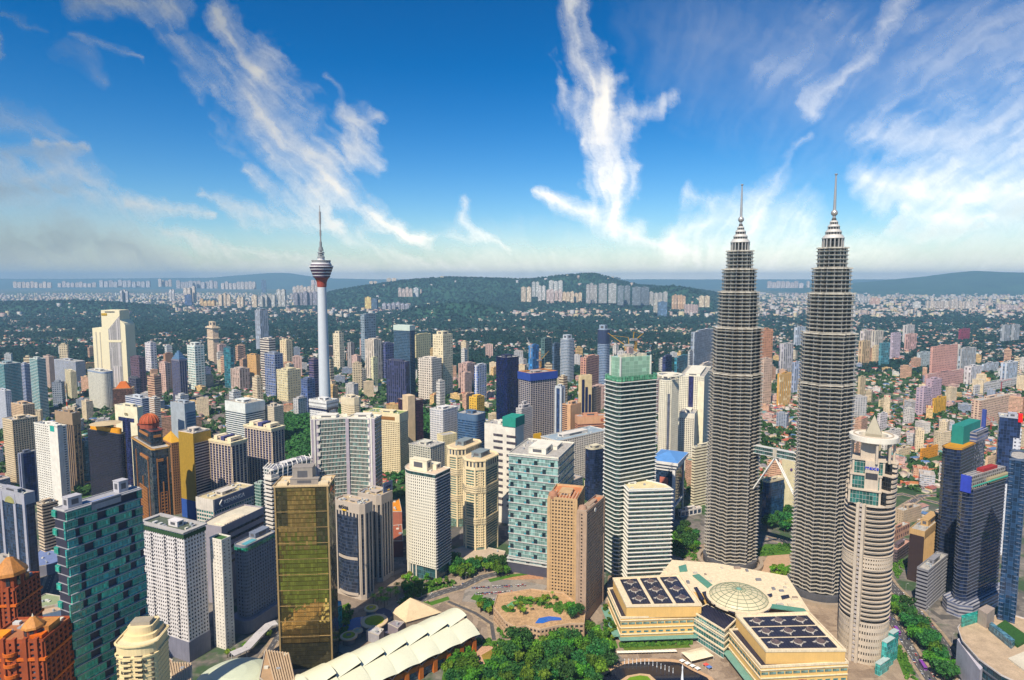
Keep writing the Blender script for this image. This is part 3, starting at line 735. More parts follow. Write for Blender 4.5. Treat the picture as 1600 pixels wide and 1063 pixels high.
# ---- green glass apartment slab at the left
X, Y, wr, wl, z, ar = site(84, 101, 219, 798, 400, 64)
gc = thing('apartment_tower', 'dark slab apartment tower with staggered green glass balconies and a rooftop pool', AP, (X, Y, 0), ar)
keep(toworld(rect(wr, wl), X, Y, ar)); CH = P((.035, .035, .06), .6)
core(gc, rect(wr, wl), 0, z - 1, CH)
rnd = random.Random(5); st = 6.2; nf = int(z / st); b = MB(); b.box(-.2, wr + .3, -1.9, wl + .3, 0, .6); sm = b.mesh('floor_slab', [P((.34, .34, .36))])
gm = [G(c, 1.1, st * .5, .10, (.10, .32, .26), .08, 1.7, hline=.16) for c in ((.012, .30, .22), (.03, .40, .28), (.01, .22, .18), (.012, .26, .28))]
for i in range(nf + 1):
    zz = z - 1.2 - i * st
    if zz < 0: break
    link('floor_slab', sm, gc, (0, 0, zz))
    if i == nf or zz - st < 0: continue
    u = -1.2 if i % 3 else .3; on = True
    while u < wr - 1:
        L = rnd.choice([6, 8, 11, 15, 19]) if on else rnd.choice([3.2, 4.5, 6.5])
        if on and not (i == 0 and .3 * wr < u < .7 * wr):
            b = MB(); o_ = rnd.choice((-1.35, -1.35, -.9)); b.box(u, min(u + L, wr + .2), o_, .2, zz - st + .5, zz - .02); b.obj('balcony_glass', rnd.choice(gm), gc)
        u += L; on = not on
    if i % 2 == 0:
        b = MB(); b.box(-1., 1.6, wl - 3.2, wl + 1.3, zz - st * .75, zz - .4); b.obj('bay_window', gm[0], gc)
roof(gc, off(rect(wr, wl), .3), z - .7, P((.5, .48, .46)), P((.62, .57, .50), .8, .1), .9, 0, box=[(.08, .25, .17, .5, 7), (.74, .3, .13, .5, 8)], boxm=P((.45, .44, .46)))
b = MB(); b.box(.33 * wr, .66 * wr, .0, .28 * wl, z - .6, z - .35); b.obj('roof_pool', P((.02, .16, .55), .15, .2, 1.), gc)
b = MB(); b.box(.31 * wr, .7 * wr, -1.9, -.5, z - 5, z + .6); b.obj('pool_wall', P((.30, .30, .34)), gc)
# ---- cream round tower in front
X, Y = gp(205, 1005, 109); ct = thing('apartment_tower', 'cream apartment tower with a rounded front and stepped roof at the bottom edge', AP, (X, Y + 12, 0), .1)
cp = [(16 * cos(t) * (1 if abs(cos(t)) < .8 else 1), 13 * sin(t)) for t in [2 * pi * k / 40 for k in range(40)]]
cp = [(max(-12.5, min(12.5, x)), max(-14, min(11, y * 1.1))) for x, y in cp]
cp = [p for i, p in enumerate(cp) if hypot(p[0] - cp[i - 1][0], p[1] - cp[i - 1][1]) > .3]
keep([(X + x, Y + 12 + y) for x, y in cp]); cm = P((.72, .60, .38), .8, .08)
core(ct, cp, 0, 100, cm); core(ct, off(cp, -.2), 100, 107, cm, 'upper_wall')
bands(ct, cp, 0, 100, 3.4, .45, .25, cm, 'storey_band'); bands(ct, cp, 100, 107.5, 7, .9, .9, cm, 'cornice')
for k in range(-4, 5):
    t = -pi / 2 + k * .3; xx, yy = 12.2 * sin(k * .3), -13.6 * cos(k * .3) * (1 if abs(k) < 4 else .97)
    for i in range(8, 31):
        if k in (-1, 0, 1) or i % 1 == 0:
            pass
b_ = G((.05, .045, .04), 1.2, 3.4)
for k, (w_, nm) in {-1: (2.2, 'balcony'), 1: (2.2, 'balcony'), -3: (1.1, 'window'), 3: (1.1, 'window'), -2: (.9, 'window'), 2: (.9, 'window')}.items():
    xx = k * 3.4; n = 24
    me = None
    for i in range(9, 30):
        yy = None
        for j in range(len(cp)):
            (xa, ya), (xb, yb) = cp[j], cp[(j + 1) % len(cp)]
            if ya < 2 and yb < 2 and min(xa, xb) <= xx <= max(xa, xb) and abs(xb - xa) > .01: yy = ya + (yb - ya) * (xx - xa) / (xb - xa)
        if yy is None: continue
        b = MB(); b.box(xx - w_, xx + w_, yy - .35, yy + .6, i * 3.4 + .7, i * 3.4 + 2.5)
        if nm == 'window' and abs(k) == 2 and i % 2: continue
        b.obj('window', b_, ct)
        if nm == 'balcony':
            b = MB(); b.box(xx - w_ - .3, xx + w_ + .3, yy - 1.5, yy + .2, i * 3.4 - .1, i * 3.4 + .75); b.obj('balcony', cm, ct)
roof(ct, off(cp, .3), 107.2, cm, P((.7, .6, .42), .85, .1), 1., 0, box=[])
for s, z0, z1 in ((.78, 107.3, 110.5), (.62, 110.5, 115)):
    b = MB(); b.prism([(x * s, y * s + 3) for x, y in cp], z0, z1); b.obj('penthouse', cm, ct)
b = MB(); b.box(-6, 6, -2, 5, 115, 117.4); b.obj('plant_room', P((.35, .31, .25)), ct)
# ---- orange hotel, two blocks
OR = P((.30, .08, .04), .8, .25); ORL = P((.48, .23, .09), .6, .3)
def orange(label, L, R, yT, Y, a, d, dome, dh, dr):
    z = zat(yT, Y); X0, X1 = xat(L, Y, z), xat(R, Y, z); W_ = X1 - X0
    r = thing('hotel_block', label, HO, (X0, Y, 0), radians(a), 'orange hotel'); keep(toworld(rect(W_, d), X0, Y, radians(a)))
    pl = rect(W_, d); core(r, pl, 0, z, P((.03, .025, .03), .6), 'wall_core')
    b = MB(); lattice(b, pl, 0, z, 4.2, 3.6, .56, .55, 1.1); b.obj('wall', OR, r)
    windows(r, pl, 0, z, 4.2, 3.6, .56, .55, PANE((.03, .05, .07)), (0, 3), 90)
    for k in range(5):
        u = W_ * (k + .5) / 5; b = MB(); b.box(u - 1., u + 1., -2., .5, 0, z + 2.5); b.obj('pilaster', OR, r)
    for zz in (z - 30, z - 12): 
        b = MB(); b.ring(off(pl, 1.7), off(pl, -.2), zz, zz + 1.8); b.obj('string_course', P((.55, .15, .05)), r)
    for i in range(6):
        b = MB(); b.lathe([(3.2, z - 8 - i * 7), (4.2, z - 7.9 - i * 7), (4.2, z - 6 - i * 7), (3.6, z - 5.9 - i * 7)], 20, 0, (W_ * .42, -.4)); b.obj('balcony', P((.5, .14, .05)), r)
    roof(r, off(pl, .8), z, OR, P((.34, .15, .08)), 1.5, 3, 5, box=[(.66, .3, .28, .4, 5)], boxm=ORL)
    cx, cy = dome; cx *= W_; cy *= d
    b = MB(); b.lathe([(dr * .8, z), (dr * .8, z + dh * .45)], 8, 0, (cx, cy)); b.obj('pavilion', OR, r)
    for k in range(8):
        t = 2 * pi * (k + .5) / 8; b = MB(); b.box(-1.1, 1.1, -.2, .2, z + dh * .1, z + dh * .38); o = b.obj('pavilion_window', G(DKG), r); o.location = (cx + dr * .75 * cos(t), cy + dr * .75 * sin(t), 0); o.rotation_euler = (0, 0, t + pi / 2)
    b = MB(); b.lathe([(dr * .7, z + dh * .45), (dr, z + dh * .45), (dr * .95, z + dh * .55), (dr * .25, z + dh * .95), (0, z + dh)], 8, 0, (cx, cy)); b.obj('pavilion_roof', ORL, r)
    b = MB(); b.tube((cx, cy, z + dh * .9), (cx, cy, z + dh * 1.15), .8, .1, 6); b.obj('finial', P((.8, .75, .6), .4), r)
    for k in range(2):
        b = MB(); b.box(W_ * (.02 + .7 * k), W_ * (.24 + .7 * k), 2, d * .4, z + .1, z + 2.4); b.obj('low_roof', P((.62, .16, .04) if k else (.75, .30, .02), .6), r)
orange('orange brick hotel block in front, octagonal golden pavilion with pale finial on its roof', -20, 64, 1004, 372, 3, 26, (.68, .3), 12, 6.5)
orange('orange brick hotel block behind, larger faceted golden rotunda on its roof', -60, 18, 925, 440, 4, 26, (.80, .3), 22, 11)
# ---- white tower with punched windows
r, pl, z, wr, wl = tower('apartment_tower', 'white apartment tower with small square windows, green roof terrace and grey base', AP, 218, 287, 319, 834, 541, 65, wall=(.68, .65, .64), bay=2.9, st=3.5, ww=.5, wh=.5, dep=.45, nwin=100, zb=16, clutter=3, glass=(.012, .012, .016),
                         roofm=P((.10, .12, .09), .9, .4, .3), box=[(.35, .3, .3, .2, 5)])
b = MB(); b.ring(off(pl, 1.), off(pl, -.5), z - 4.6, z - 1.2); b.obj('green_terrace', P((.03, .07, .03), .9, .4, 1.), r)
b = MB(); b.ring(off(pl, 1.9), off(pl, -2.5), z + .4, z + 1.6, 0, True); b.obj('roof_slab', P((.42, .40, .38)), r)
b = MB(); b.prism(off(pl, .7), 0, 19, 0); b.obj('base', P((.20, .20, .26)), r)
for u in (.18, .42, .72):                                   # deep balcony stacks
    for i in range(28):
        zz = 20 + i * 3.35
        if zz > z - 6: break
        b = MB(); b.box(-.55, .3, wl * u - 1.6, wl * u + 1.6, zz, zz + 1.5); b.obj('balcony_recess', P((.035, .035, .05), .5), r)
b = MB(); b.box(-.6, .6, wl * .55, wl * 1.0, 0, 1)
tower('apartment_tower', 'slim white tower with a blank side and planted roof beside the white square-windowed tower', AP, 328, 346, 360, 846, 560, 65, wall=(.72, .68, .62), bay=4.2, st=3.3, ww=.3, wh=.3, dep=.3, nwin=90, clutter=0, box=[], roofm=P((.05, .12, .04), .9, .4, 1.), glass=(.015, .015, .02))
# ---- grey hotel with roof pool, arc-roofed block, sign-topped block
r, pl, z, wr, wl = tower('hotel', 'blue grey round cornered hotel with a roof pool before the arc roofed block', HO, 364, 383, 431, 856, 590, 67, wall=(.17, .20, .27), bay=3.3, st=3.5, ww=.42, wh=.5, dep=.4, nwin=100, clutter=0, box=[(.5, .45, .45, .5, 5)], foot=lambda w, d: rounded(w, d, 4.), zb=14, glass=(.02, .025, .03))
b = MB(); b.box(wr * .1, wr * .45, wl * .2, wl * .6, z + .3, z + .6); b.obj('roof_pool', P((.10, .36, .42), .15), r)
b = MB(); b.ring(off(pl, .9), off(pl, -.3), z - 4, z - 1); b.obj('green_glass_band', G((.01, .14, .09), 2, 3), r)
b = MB(); b.prism(off(pl, 5), 0, 13, 0); b.obj('podium', P((.22, .22, .27)), r)
X, Y, wr, wl, z, ar = site(340, 346, 424, 826, 640, 70, 34, 62)
r = thing('office_block', 'grey block with a curved crescent roof behind the roof pool hotel', OB, (X, Y, 0), ar)
pl = [(0, 0), (wr, 0), (wr, wl * .8)] + [(wr * (1 - t), wl * (.8 + .35 * sin(pi * (t * .5 + .25)) - .25)) for t in [k / 10 for k in range(1, 10)]] + [(0, wl * .6)]
keep(toworld(pl, X, Y, ar)); gy = P((.30, .28, .31)); core(r, pl, 0, z, gy)
for k in range(5):
    b = MB(); b.box(8, wr - 1, -.5, .2, z - 9 - 8 * k, z - 6.5 - 8 * k); b.obj('window_strip', G(DKG, 2, 3), r)
for k in range(9):
    b = MB(); b.box(wr * .12 + k * 3.4, wr * .12 + k * 3.4 + 2.4, wl * .1, wl * .5, z + .1, z + 1.1); b.obj('roof_rib', CREAM, r)
roof(r, pl, z, gy, P((.6, .55, .44)), 1.6, 0, box=[])
r, pl, z, wr, wl = tower('office_block', 'square office block with wide shaded parapet sign and green glass storeys', OB, 307, 333, 395, 783, 690, 66, wall=(.60, .55, .48), glass=(.015, .11, .10), bay=3.6, st=4.3, ww=.8, wh=.62, dep=.5, crown=12, capm=None, clutter=4, roofm=P((.55, .47, .30), .9, .4, .2))
b = MB(); b.box(1.2, wr + .7, -.95, -.5, z - 11.6, z + .6); b.obj('sign_panel', P((.13, .14, .20)), r)  # blue-grey colour paints the shade on the right parapet behind the lettering
textobj('sign', 'KENANGA', 6.2, WHITE, r, (wr * .5, -1.1, z - 5.8), (pi / 2, 0, 0), .2)
b = MB()
for s_ in (1, -1): b.tube((wr * .13, -1.15, z - 5.8), (wr * .19, -1.15, z - 5.8 + 4 * s_), .9, .6, 5)
b.obj('sign_emblem', WHITE, r)
# ---- gold brown mirrored tower
X, Y, wr, wl, z, ar = site(428, 428, 513, 762, 530, 4, 26)
r = thing('office_tower', 'brown gold mirror glass tower with a slim frame and pale roof deck', OT, (X, Y, 0), ar)
pl = rect(wr, wl); keep(toworld(pl, X, Y, ar)); TAN = P((.55, .43, .28), .6)
GB = G((.62, .46, .16), 1.8, 4.0, .05, (.10, .07, .02), .04, 1.25, .8, .12, .9); GN = G((.16, .15, .08), 1.8, 4., .05, (.06, .05, .025), .04, 1.3, .8, .08, .8)
core(r, pl, 0, z, GN, 'glass_wall')
for u0, u1, y0, z0, z1 in ((.24, .76, -.7, 24, z - 1), (.06, .24, -.45, 24, z - 34), (.76, .95, -.45, 24, z - 52)):
    b = MB(); b.box(wr * u0, wr * u1, y0, .3, z0, z1); b.obj('glass_bay', GB, r)
b = MB()
for k in range(9): b.box(0, wr, -.9, -.3, 30 + 14 * k, 30.25 + 14 * k)
b.box(0, wr * .03, -.9, 0, 0, z); b.box(wr * .97, wr, -.9, 0, 0, z)
b.obj('frame', P((.30, .22, .12), .5), r)
roof(r, off(pl, .9), z + .2, TAN, P((.62, .52, .36)), 1.4, 2, 9, box=[(.3, .35, .36, .4, 14), (.28, .2, .5, .2, 5)], boxm=P((.30, .27, .24)))
for k in range(4):
    b = MB(); b.box(wr * (.04 + .76 * (k % 2)), wr * (.22 + .76 * (k % 2)), 3 + 12 * (k // 2), 9 + 12 * (k // 2), z + .3, z + 2.6); b.obj('roof_louvre', P((.66, .56, .40)), r)
# ---- beige twin concrete towers with blue glass
ET = P((.46, .40, .34), .8, .08)
def etiqa(label, L, C, R, yT, Y, a, front):
    X, Y, wr, wl, z, ar = site(L, C, R, yT, Y, a)
    r = thing('office_tower', label, OT, (X, Y, 0), ar); pl = chamf(wr, wl, 4.); keep(toworld(pl, X, Y, ar))
    core(r, off(pl, -.6), 0, z - 2, G((.02, .028, .05), 1.6, 3.7, .05, (.05, .06, .09), .06, 2.2, .6, .14), 'glass_wall')
    b = MB(); b.ring(off(pl, .5), off(pl, -1.2), z - 9, z + 1.6, 0, True); b.obj('crown', ET, r)
    b = MB(); b.ring(off(pl, .4), off(pl, -1.2), 0, 5, 0); b.obj('base_band', ET, r)
    n = len(pl)
    for i in (7, 0, 1, 6, 2):
        p, q = pl[i], pl[(i + 1) % n]; L_ = hypot(q[0] - p[0], q[1] - p[1]); m_ = max(1, int(round(L_ / 5.)))
        for k in range(m_ + 1):
            b = MB(); u = L_ * k / m_; wd = 1.0 if 0 < k < m_ else 1.5
            b.ebox(p, q, max(0, u - wd), min(L_, u + wd), -1, .45, 4.9, z - 8.9); b.obj('pier', ET, r)
    if front:                                                # bowed glass on the left face
        p, q = pl[6], pl[7]; L_ = hypot(q[0] - p[0], q[1] - p[1]); pts = []
        for k in range(13):
            t = k / 12; u = L_ * (.1 + .8 * t); o_ = .5 + 2.6 * sin(pi * t); pts.append((p[0] - o_, p[1] + (q[1] - p[1]) / L_ * u))
        for z0, z1 in ((7, z * .42), (z * .45, z - 13)):
            b = MB(); b.prism(pts, z0, z1, 0, 0, True); b.obj('bow_window', G((.02, .03, .055), 1.6, 3.7, .05, (.05, .06, .09), .06, 2.4, .6, .2), r)
        b = MB(); b.prism([(x - .3, y) for x, y in pts], z * .42, z * .45 , 0); b.obj('bow_band', ET, r)
        b = MB(); b.prism([(x - .3, y) for x, y in pts], 4, 7 , 0); b.obj('bow_band', ET, r)
    roof(r, pl, z, ET, P((.5, .40, .26), .9, .5, .4), 1.8, 4, int(z), box=[(.3, .3, .3, .3, 2)])
    return r, wr, wl, z
r, wr, wl, z = etiqa('beige ribbed concrete tower with bowed blue glass, lower twin in front, lettering on its parapet', 520, 566, 585, 792, 650, 62, True)
textobj('sign', 'etiqa', 7., P((.02, .02, .03)), r, (-.9, wl * .62, z - 4.2), (pi / 2, 0, -pi / 2), .2)
b = MB(); b.tube((-1.0, wl * .66, z - 7.4), (-1.0, wl * .52, z - 7.4), .7, .7, 5); b.obj('sign_emblem', P((.8, .5, .02)), r)
r, wr, wl, z = etiqa('beige ribbed concrete tower, taller twin behind, blue sign board on its roof', 556, 592, 616, 778, 690, 62, False)
b = MB(); b.box(wr * .35, wr * .95, 1, 1.8, z + 2, z + 13); b.obj('sign_board', P((.10, .14, .24)), r)
textobj('sign', 'etiqa', 5., P((.01, .015, .08)), r, (wr * .65, .8, z + 8), (pi / 2, 0, 0), .15)
b = MB(); b.tube((wr * .6, .8, z + 4), (wr * .72, .8, z + 4), .7, .7, 5); b.obj('sign_emblem', P((.8, .5, .02)), r)
# ---- white hotel with a curved front
X, Y, wr, wl, z, ar = site(622, 680, 703, 742, 690, 62)
r = thing('hotel', 'white hotel with a curved front of paired dark windows and roof sign box', HO, (X, Y, 0), ar)
pl = [(0, 0), (wr, 0), (wr, wl * .9), (wr * .7, wl)] + [(-.0 + wr * .7 * (1 - t) ** 2 + 2 * (1 - t) * t * (-.06 * wr), wl * (1 - t) ** 2 + 2 * (1 - t) * t * wl * .92 + t * t * wl * .55) for t in [k / 7 for k in range(1, 8)]]
keep(toworld(pl, X, Y, ar)); wm = P((.74, .70, .60), .75, .06); zb = 16
core(r, off(pl, -1.5), 0, zb, G((.03, .08, .09), 3, 5), 'lobby_glass')
core(r, pl, zb, z - 4, P((.03, .03, .035), .6), 'wall_core'); bf = [0]
b = MB(); lattice(b, pl, zb, z - 4, 2.9, 3.35, .42, .55, .5, faces=[i for i in range(len(pl)) if i != 0]); b.obj('wall', wm, r)
windows(r, pl, zb, z - 4, 2.9, 3.35, .42, .55, PANE((.02, .018, .018)), [len(pl) - 1, len(pl) - 2, len(pl) - 3], 100)
b = MB(); b.ebox(pl[0], pl[1], 0, wr, 0, .3, zb, z - 4); b.obj('glass_end', G((.03, .04, .05), 1.8, 3.35, .05), r)
for i in range(int((z - zb) / 3.35)):
    b = MB(); b.ebox(pl[0], pl[1], -.3, wr, .2, 1.5, zb + i * 3.35, zb + i * 3.35 + .8); b.obj('balcony', P((.46, .45, .46)), r)
b = MB(); b.ring(off(pl, .3), off(pl, -1), z - 4, z - .4); b.obj('top_glazing', G((.02, .05, .05), 3, 4), r)
for i in range(len(pl)):
    b = MB(); x, y = off(pl, -.8)[i]; b.tube((x, y, 0), (x, y, zb), .8, .8, 8); b.obj('column', wm, r)
roof(r, off(pl, .9), z - .3, wm, P((.62, .50, .38)), .8, 2, 3, box=[(.2, .3, .3, .45, 12), (.55, .2, .3, .4, 6)], boxm=P((.74, .68, .52)))
textobj('sign', 'THE ASCOTT', 2.6, P((.4, .36, .25)), r, (wr * .2 - .25, wl * .53, z + 7), (pi / 2, 0, -pi / 2), .1)
# ---- cream apartment pair with chamfered fronts
def condo(label, L, C, R, yT, Y, a):
    X, Y, wr, wl, z, ar = site(L, C, R, yT, Y, a)
    r = thing('apartment_tower', label, AP, (X, Y, 0), ar, 'cream apartment pair'); c = min(wr, wl) * .28
    pl = chamf(wr, wl, c); keep(toworld(pl, X, Y, ar)); wm = P((.74, .62, .42), .8, .07)
    core(r, pl, 0, z, G((.06, .13, .11), 1.8, 3.3, .08, (.5, .45, .32), .1, 2.4), 'glass_wall')
    bands(r, pl, 12, z - 12, 3.3, 1.25, .45, wm, 'balcony_band')
    for x, y in off(pl, -.2):
        b = MB(); b.tube((x, y, 0), (x, y, z), 1.5, 1.5, 4); b.obj('corner_pier', wm, r)
    p, q = pl[7], pl[0]; L_ = hypot(q[0] - p[0], q[1] - p[1])
    b = MB(); lattice(b, [(p[0] + (q[0] - p[0]) * .25, p[1] + (q[1] - p[1]) * .25), (p[0] + (q[0] - p[0]) * .75, p[1] + (q[1] - p[1]) * .75), q], 12, z - 14, L_ * .25, 3.3, .6, .5, 1.3, faces=[0]); b.obj('front_bay', wm, r)
    for zz in (z * .33, z * .66):
        b = MB(); b.ring(off(pl, 1.3), off(pl, -.3), zz, zz + 8.5); b.obj('wide_storey', FM((.74, .62, .42), (.04, .05, .05), 1.9, 2.8, .6, .5), r)
    b = MB(); b.ring(off(pl, .9), off(pl, -1.), z - 12, z - 1); b.obj('top_wall', FM((.74, .62, .42), (.04, .05, .06), 5., 11., .5, .6), r)
    b = MB(); b.ring(off(pl, 1.8), off(pl, -2), z - 1.2, z + .4, 0, True); b.obj('eaves', wm, r)
    roof(r, off(pl, 1), z + .2, wm, P((.62, .5, .34)), .8, 1, 3, box=[(.3, .3, .42, .42, 6)], boxm=P((.20, .24, .25)))
condo('cream tower with slate roof box, rear of the cream pair', 694, 722, 756, 703, 850, 60)
condo('cream tower with slate roof box, front of the cream pair above the trees', 718, 752, 783, 722, 755, 60)
# ---- white tower of two wings with green and dark strip windows
X, Y, wr, wl, z, ar = site(487, 540, 588, 655, 850, 55, 44, 44)
LAB = 'tall white block of two wings meeting in a recess, green and black strip windows'
X = xat(541, Y, z); r = thing('apartment_tower', LAB, AP, (X, Y, 0), 0); WW = P((.70, .67, .60), .75, .08); PK = P((.40, .36, .40))
k1 = (xat(489, Y, z) - X); k2 = (xat(586, Y, z) - X)
for x0, x1, y0, y1, nm in ((0, k1, 6, -9, 'l'), (0, k2, 6, -2, 'r')):
    p, q = ((x1, y1), (x0, y0)) if x1 < x0 else ((x0, y0), (x1, y1))
    L_ = hypot(q[0] - p[0], q[1] - p[1]); tx, ty = (q[0] - p[0]) / L_, (q[1] - p[1]) / L_
    pl = [p, q, (q[0] - ty * 22, q[1] + tx * 22), (p[0] - ty * 22, p[1] + tx * 22)]; keep([(X + x, Y + y) for x, y in pl])
    core(r, pl, 0, z, G((.012, .05, .045), 1.9, 5.4, .24, (.55, .5, .44), .1, 4.2, hline=.02), 'glass_wall')
    for i in range(int(z / 5.4) + 1):
        b = MB(); b.ring(off(pl, .5), off(pl, -.2), max(0, z - i * 5.4 - .75), z - i * 5.4); b.obj('floor_band', WW, r)
    e0 = 0 if nm == 'l' else L_ - 9
    b = MB(); b.ebox(p, q, e0, e0 + 9, -1, 1.2, 0, z + 1); b.obj('end_wall', PK, r)
    b = MB(); b.ebox(p, q, e0 + 3.2, e0 + 5.2, 1.1, 2.2, 0, z + 1.5); b.obj('end_fin', WW, r)
    for i in range(int(z / 10.8)):
        b = MB(); b.ebox(p, q, e0 + (7 if nm == 'l' else -1), e0 + (11 if nm == 'l' else 2), .9, 1.9, z - 6 - i * 10.8, z - 1 - i * 10.8); b.obj('wall_panel', WW, r)
    roof(r, off(pl, .6), z, WW, P((.7, .64, .5)), 1.8, 2, 8, box=[(.2, .4, .5, .4, 4)])
b = MB(); b.box(-2.2, 2.2, 3.5, 9, 0, z - .5); b.obj('recess_pier', PK, r)
# ---- glass tower with white hooped frames, striped slab beside the gold tower
tower('office_block', 'glass block with white hooped frames around its top between gold tower and white winged block', OB, 412, 428, 487, 735, 770, 60, style='band', wall=(.62, .60, .58), glass=(.06, .11, .12), bh=1.2, e=.8, st=4.2, clutter=3, roofm=P((.22, .22, .28)),
      fin=lambda r, pl, z, w_, d_: [(lambda b: (b.tube((-1, y, z - 16), (-1, y, z + 2), .6, .6, 5), b.tube((-1, y, z + 2), (6, y, z + 6), .6, .5, 5), b.obj('hoop_frame', WHITE, r)))(MB()) for y in [d_ * (k + .5) / 4 for k in range(4)]] +
      [(lambda b: (b.tube((x, -1, z - 18), (x + 2, -1, z + 1), .6, .6, 5), b.tube((x + 2, -1, z + 1), (x + 5, 6, z + 5), .6, .5, 5), b.obj('hoop_frame', WHITE, r)))(MB()) for x in [w_ * (k + .5) / 8 for k in range(8)]])
tower('office_block', 'pale striped slab with a red roof sign peeking out left of the gold tower', OB, 415, 424, 434, 745, 640, 60, style='band', wall=(.68, .63, .56), glass=SMOKE, bh=1.9, e=1.2, st=4.2, clutter=1, crown=3)
tower('apartment_block', 'glass and lattice block low between the tall navy balcony tower and the striped slab', 'apartment block', 398, 407, 417, 758, 800, 60, style='band', wall=(.35, .42, .38), glass=(.08, .15, .13), bh=1., st=4)
# ---- pale glass office block and brown hotel pair
r, pl, z, wr, wl = tower('office_block', 'pale green glass office block with random dark panels and cream roof', OB, 795, 872, 897, 717, 700, 70, style='glass', glass=(.22, .36, .34), clutter=3, wall=(.72, .69, .60), gm=G((.17, .30, .28), 2.4, 4.6, .05, (.5, .55, .52), .12, 1.7, .5, .1), box=[(.15, .3, .35, .35, 7), (.5, .2, .3, .5, 4)], par=1.6, dep=.5)
rnd = random.Random(3); sl_ = MB(); sl_.ring(off(pl, .8), off(pl, -.3), 0, 1.1); sm = sl_.mesh('ledge', [P((.5, .49, .47))])
for i in range(int(z / 9.2)):
    zz = z - 2 - i * 9.2
    link('ledge', sm, r, (0, 0, zz))
    for k in range(3):
        u = ((k * .33 + (i % 2) * .16 + .08) % 1) * wl; b = MB(); b.box(-.5, .2, u, u + 4, zz - 9, zz - 3); b.obj('dark_panel', G((.01, .02, .03), 2, 3), r)
        b = MB(); b.box(-.52, .2, u + 4.2, u + 6.4, zz - 9, zz - 6.5); b.obj('blue_panel', P((.03, .30, .38), .4), r)
b = MB(); b.box(-1, wr + 1, -1, wl + 1, 0, 12); b.obj('podium', P((.07, .07, .10), .5), r)
for q in (12, 16): b = MB(); b.ring(off(pl, 2), off(pl, -.3), q, q + 1.2); b.obj('ledge', P((.5, .49, .47)), r)
def mand(label, L, C, R, yT, Y, a, wall, wl=None):
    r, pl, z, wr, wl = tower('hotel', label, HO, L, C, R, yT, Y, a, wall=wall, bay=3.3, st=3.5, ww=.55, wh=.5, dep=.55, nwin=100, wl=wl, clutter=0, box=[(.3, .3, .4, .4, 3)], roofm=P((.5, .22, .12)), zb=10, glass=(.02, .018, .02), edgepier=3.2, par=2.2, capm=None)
    for k in range(9):
        b = MB(); b.box(-.6, wr * .5, wl * (k + .5) / 9 - .3, wl * (k + .5) / 9 + .3, z + 2.2, z + 2.8); b.obj('roof_beam', P((.55, .44, .34)), r)
    return r, wr, wl, z
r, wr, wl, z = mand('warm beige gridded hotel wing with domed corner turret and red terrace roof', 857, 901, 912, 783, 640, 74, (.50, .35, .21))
b = MB(); b.lathe([(5, z), (5, z + 3), (4, z + 5.4), (2, z + 6.8), (0, z + 7.2)], 16, 0, (4, wl - 4)); b.obj('turret', P((.34, .18, .12)), r)
r, wr, wl, z = mand('shaded brown gridded hotel wing with a white oval badge, right of the beige wing', 903, 916, 944, 803, 605, 62, (.38, .28, .21))  # this wing's wall colour is darkened for the shade on it
b = MB(); b.lathe([(4.5, z), (4.5, z + 3), (3.6, z + 5.4), (0, z + 6.8)], 16, 0, (5, wl - 3)); b.obj('turret', P((.34, .22, .16)), r)
b = MB(); b.tube((wr * .45, -1.2, z - 3.4), (wr * .45, -.4, z - 3.4), 2.2, 2.2, 14); o = b.obj('badge', WHITE, r)
# ---- striped tower with pale green crown
SW = P((.66, .66, .62), .6, .06); SG = G((.03, .06, .055), 2., 4.6, .05, (.1, .14, .12), .08, 2.2)
X, Y, wr, wl, z, ar = site(944, 967, 1029, 597, 700, 28)
r = thing('office_tower', 'tall tower striped with white ledges and topped by a pale green glass box', OT, (X, Y, 0), ar)
pl = chamf(wr, wl, 3.); keep(toworld(pl, X, Y, ar)); core(r, pl, 0, z, SG, 'glass_wall')
n = int(z / 4.7); b = MB(); b.ring(off(pl, .9), off(pl, -.3), 0, 1.2); b.ring(off(pl, 1.8), off(pl, .8), .8, 1.15); me = b.mesh('ledge', [SW]); me2 = None
for i in range(n): link('ledge', me, r, (0, 0, 4 + i * 4.7))
b = MB(); b.ring(off(pl, .6), off(pl, -.3), z, z + 5.5, 0, True); b.obj('crown_screen', G((.05, .22, .12), 2.4, 2.6, .1, (.3, .45, .35), .1, 2.2), r)
roof(r, off(pl, -1), z, SW, P((.4, .45, .4)), .5, 0, box=[])
b = MB(); b.box(wr * .12, wr * .86, wl * .2, wl * .85, z, z + 26); b.obj('crown_box', G((.30, .50, .37), 6, 4.2, .03, (.42, .6, .48), .2, 1.2, hline=.05), r)
for k in range(4): b = MB(); b.box(wr * (.1, .86, .86, .1)[k] - .7, wr * (.1, .86, .86, .1)[k] + .7, wl * (.18, .18, .86, .86)[k] - .7, wl * (.18, .18, .86, .86)[k] + .7, z, z + 27); b.obj('crown_pier', SW, r)
for k in range(5): b = MB(); b.box(wr * (.15 + .14 * k), wr * (.24 + .14 * k), wl * .3, wl * (.5 + .06 * (k % 3)), z + 26, z + 28.5 + k % 2); b.obj('plant_room', P((.55, .5, .42)), r)
X, Y, wr, wl, z, ar = site(979, 983, 1049, 766, 686, 6, 34)
r = thing('office_block', 'lower white striped block with a wedge roof in front of the tall striped tower', OB, (X, Y, 0), ar)
pl = [(0, 0), (wr, 0), (wr * .96, 12), (wr * .55, wl), (0, wl)]; keep(toworld(pl, X, Y, ar)); core(r, pl, 0, z, SG, 'glass_wall')
b = MB(); b.ring(off(pl, .9), off(pl, -.3), 0, 1.9); b.ring(off(pl, 1.9), off(pl, .8), 1.4, 1.85); me = b.mesh('ledge', [P((.74, .72, .66), .6, .06)])
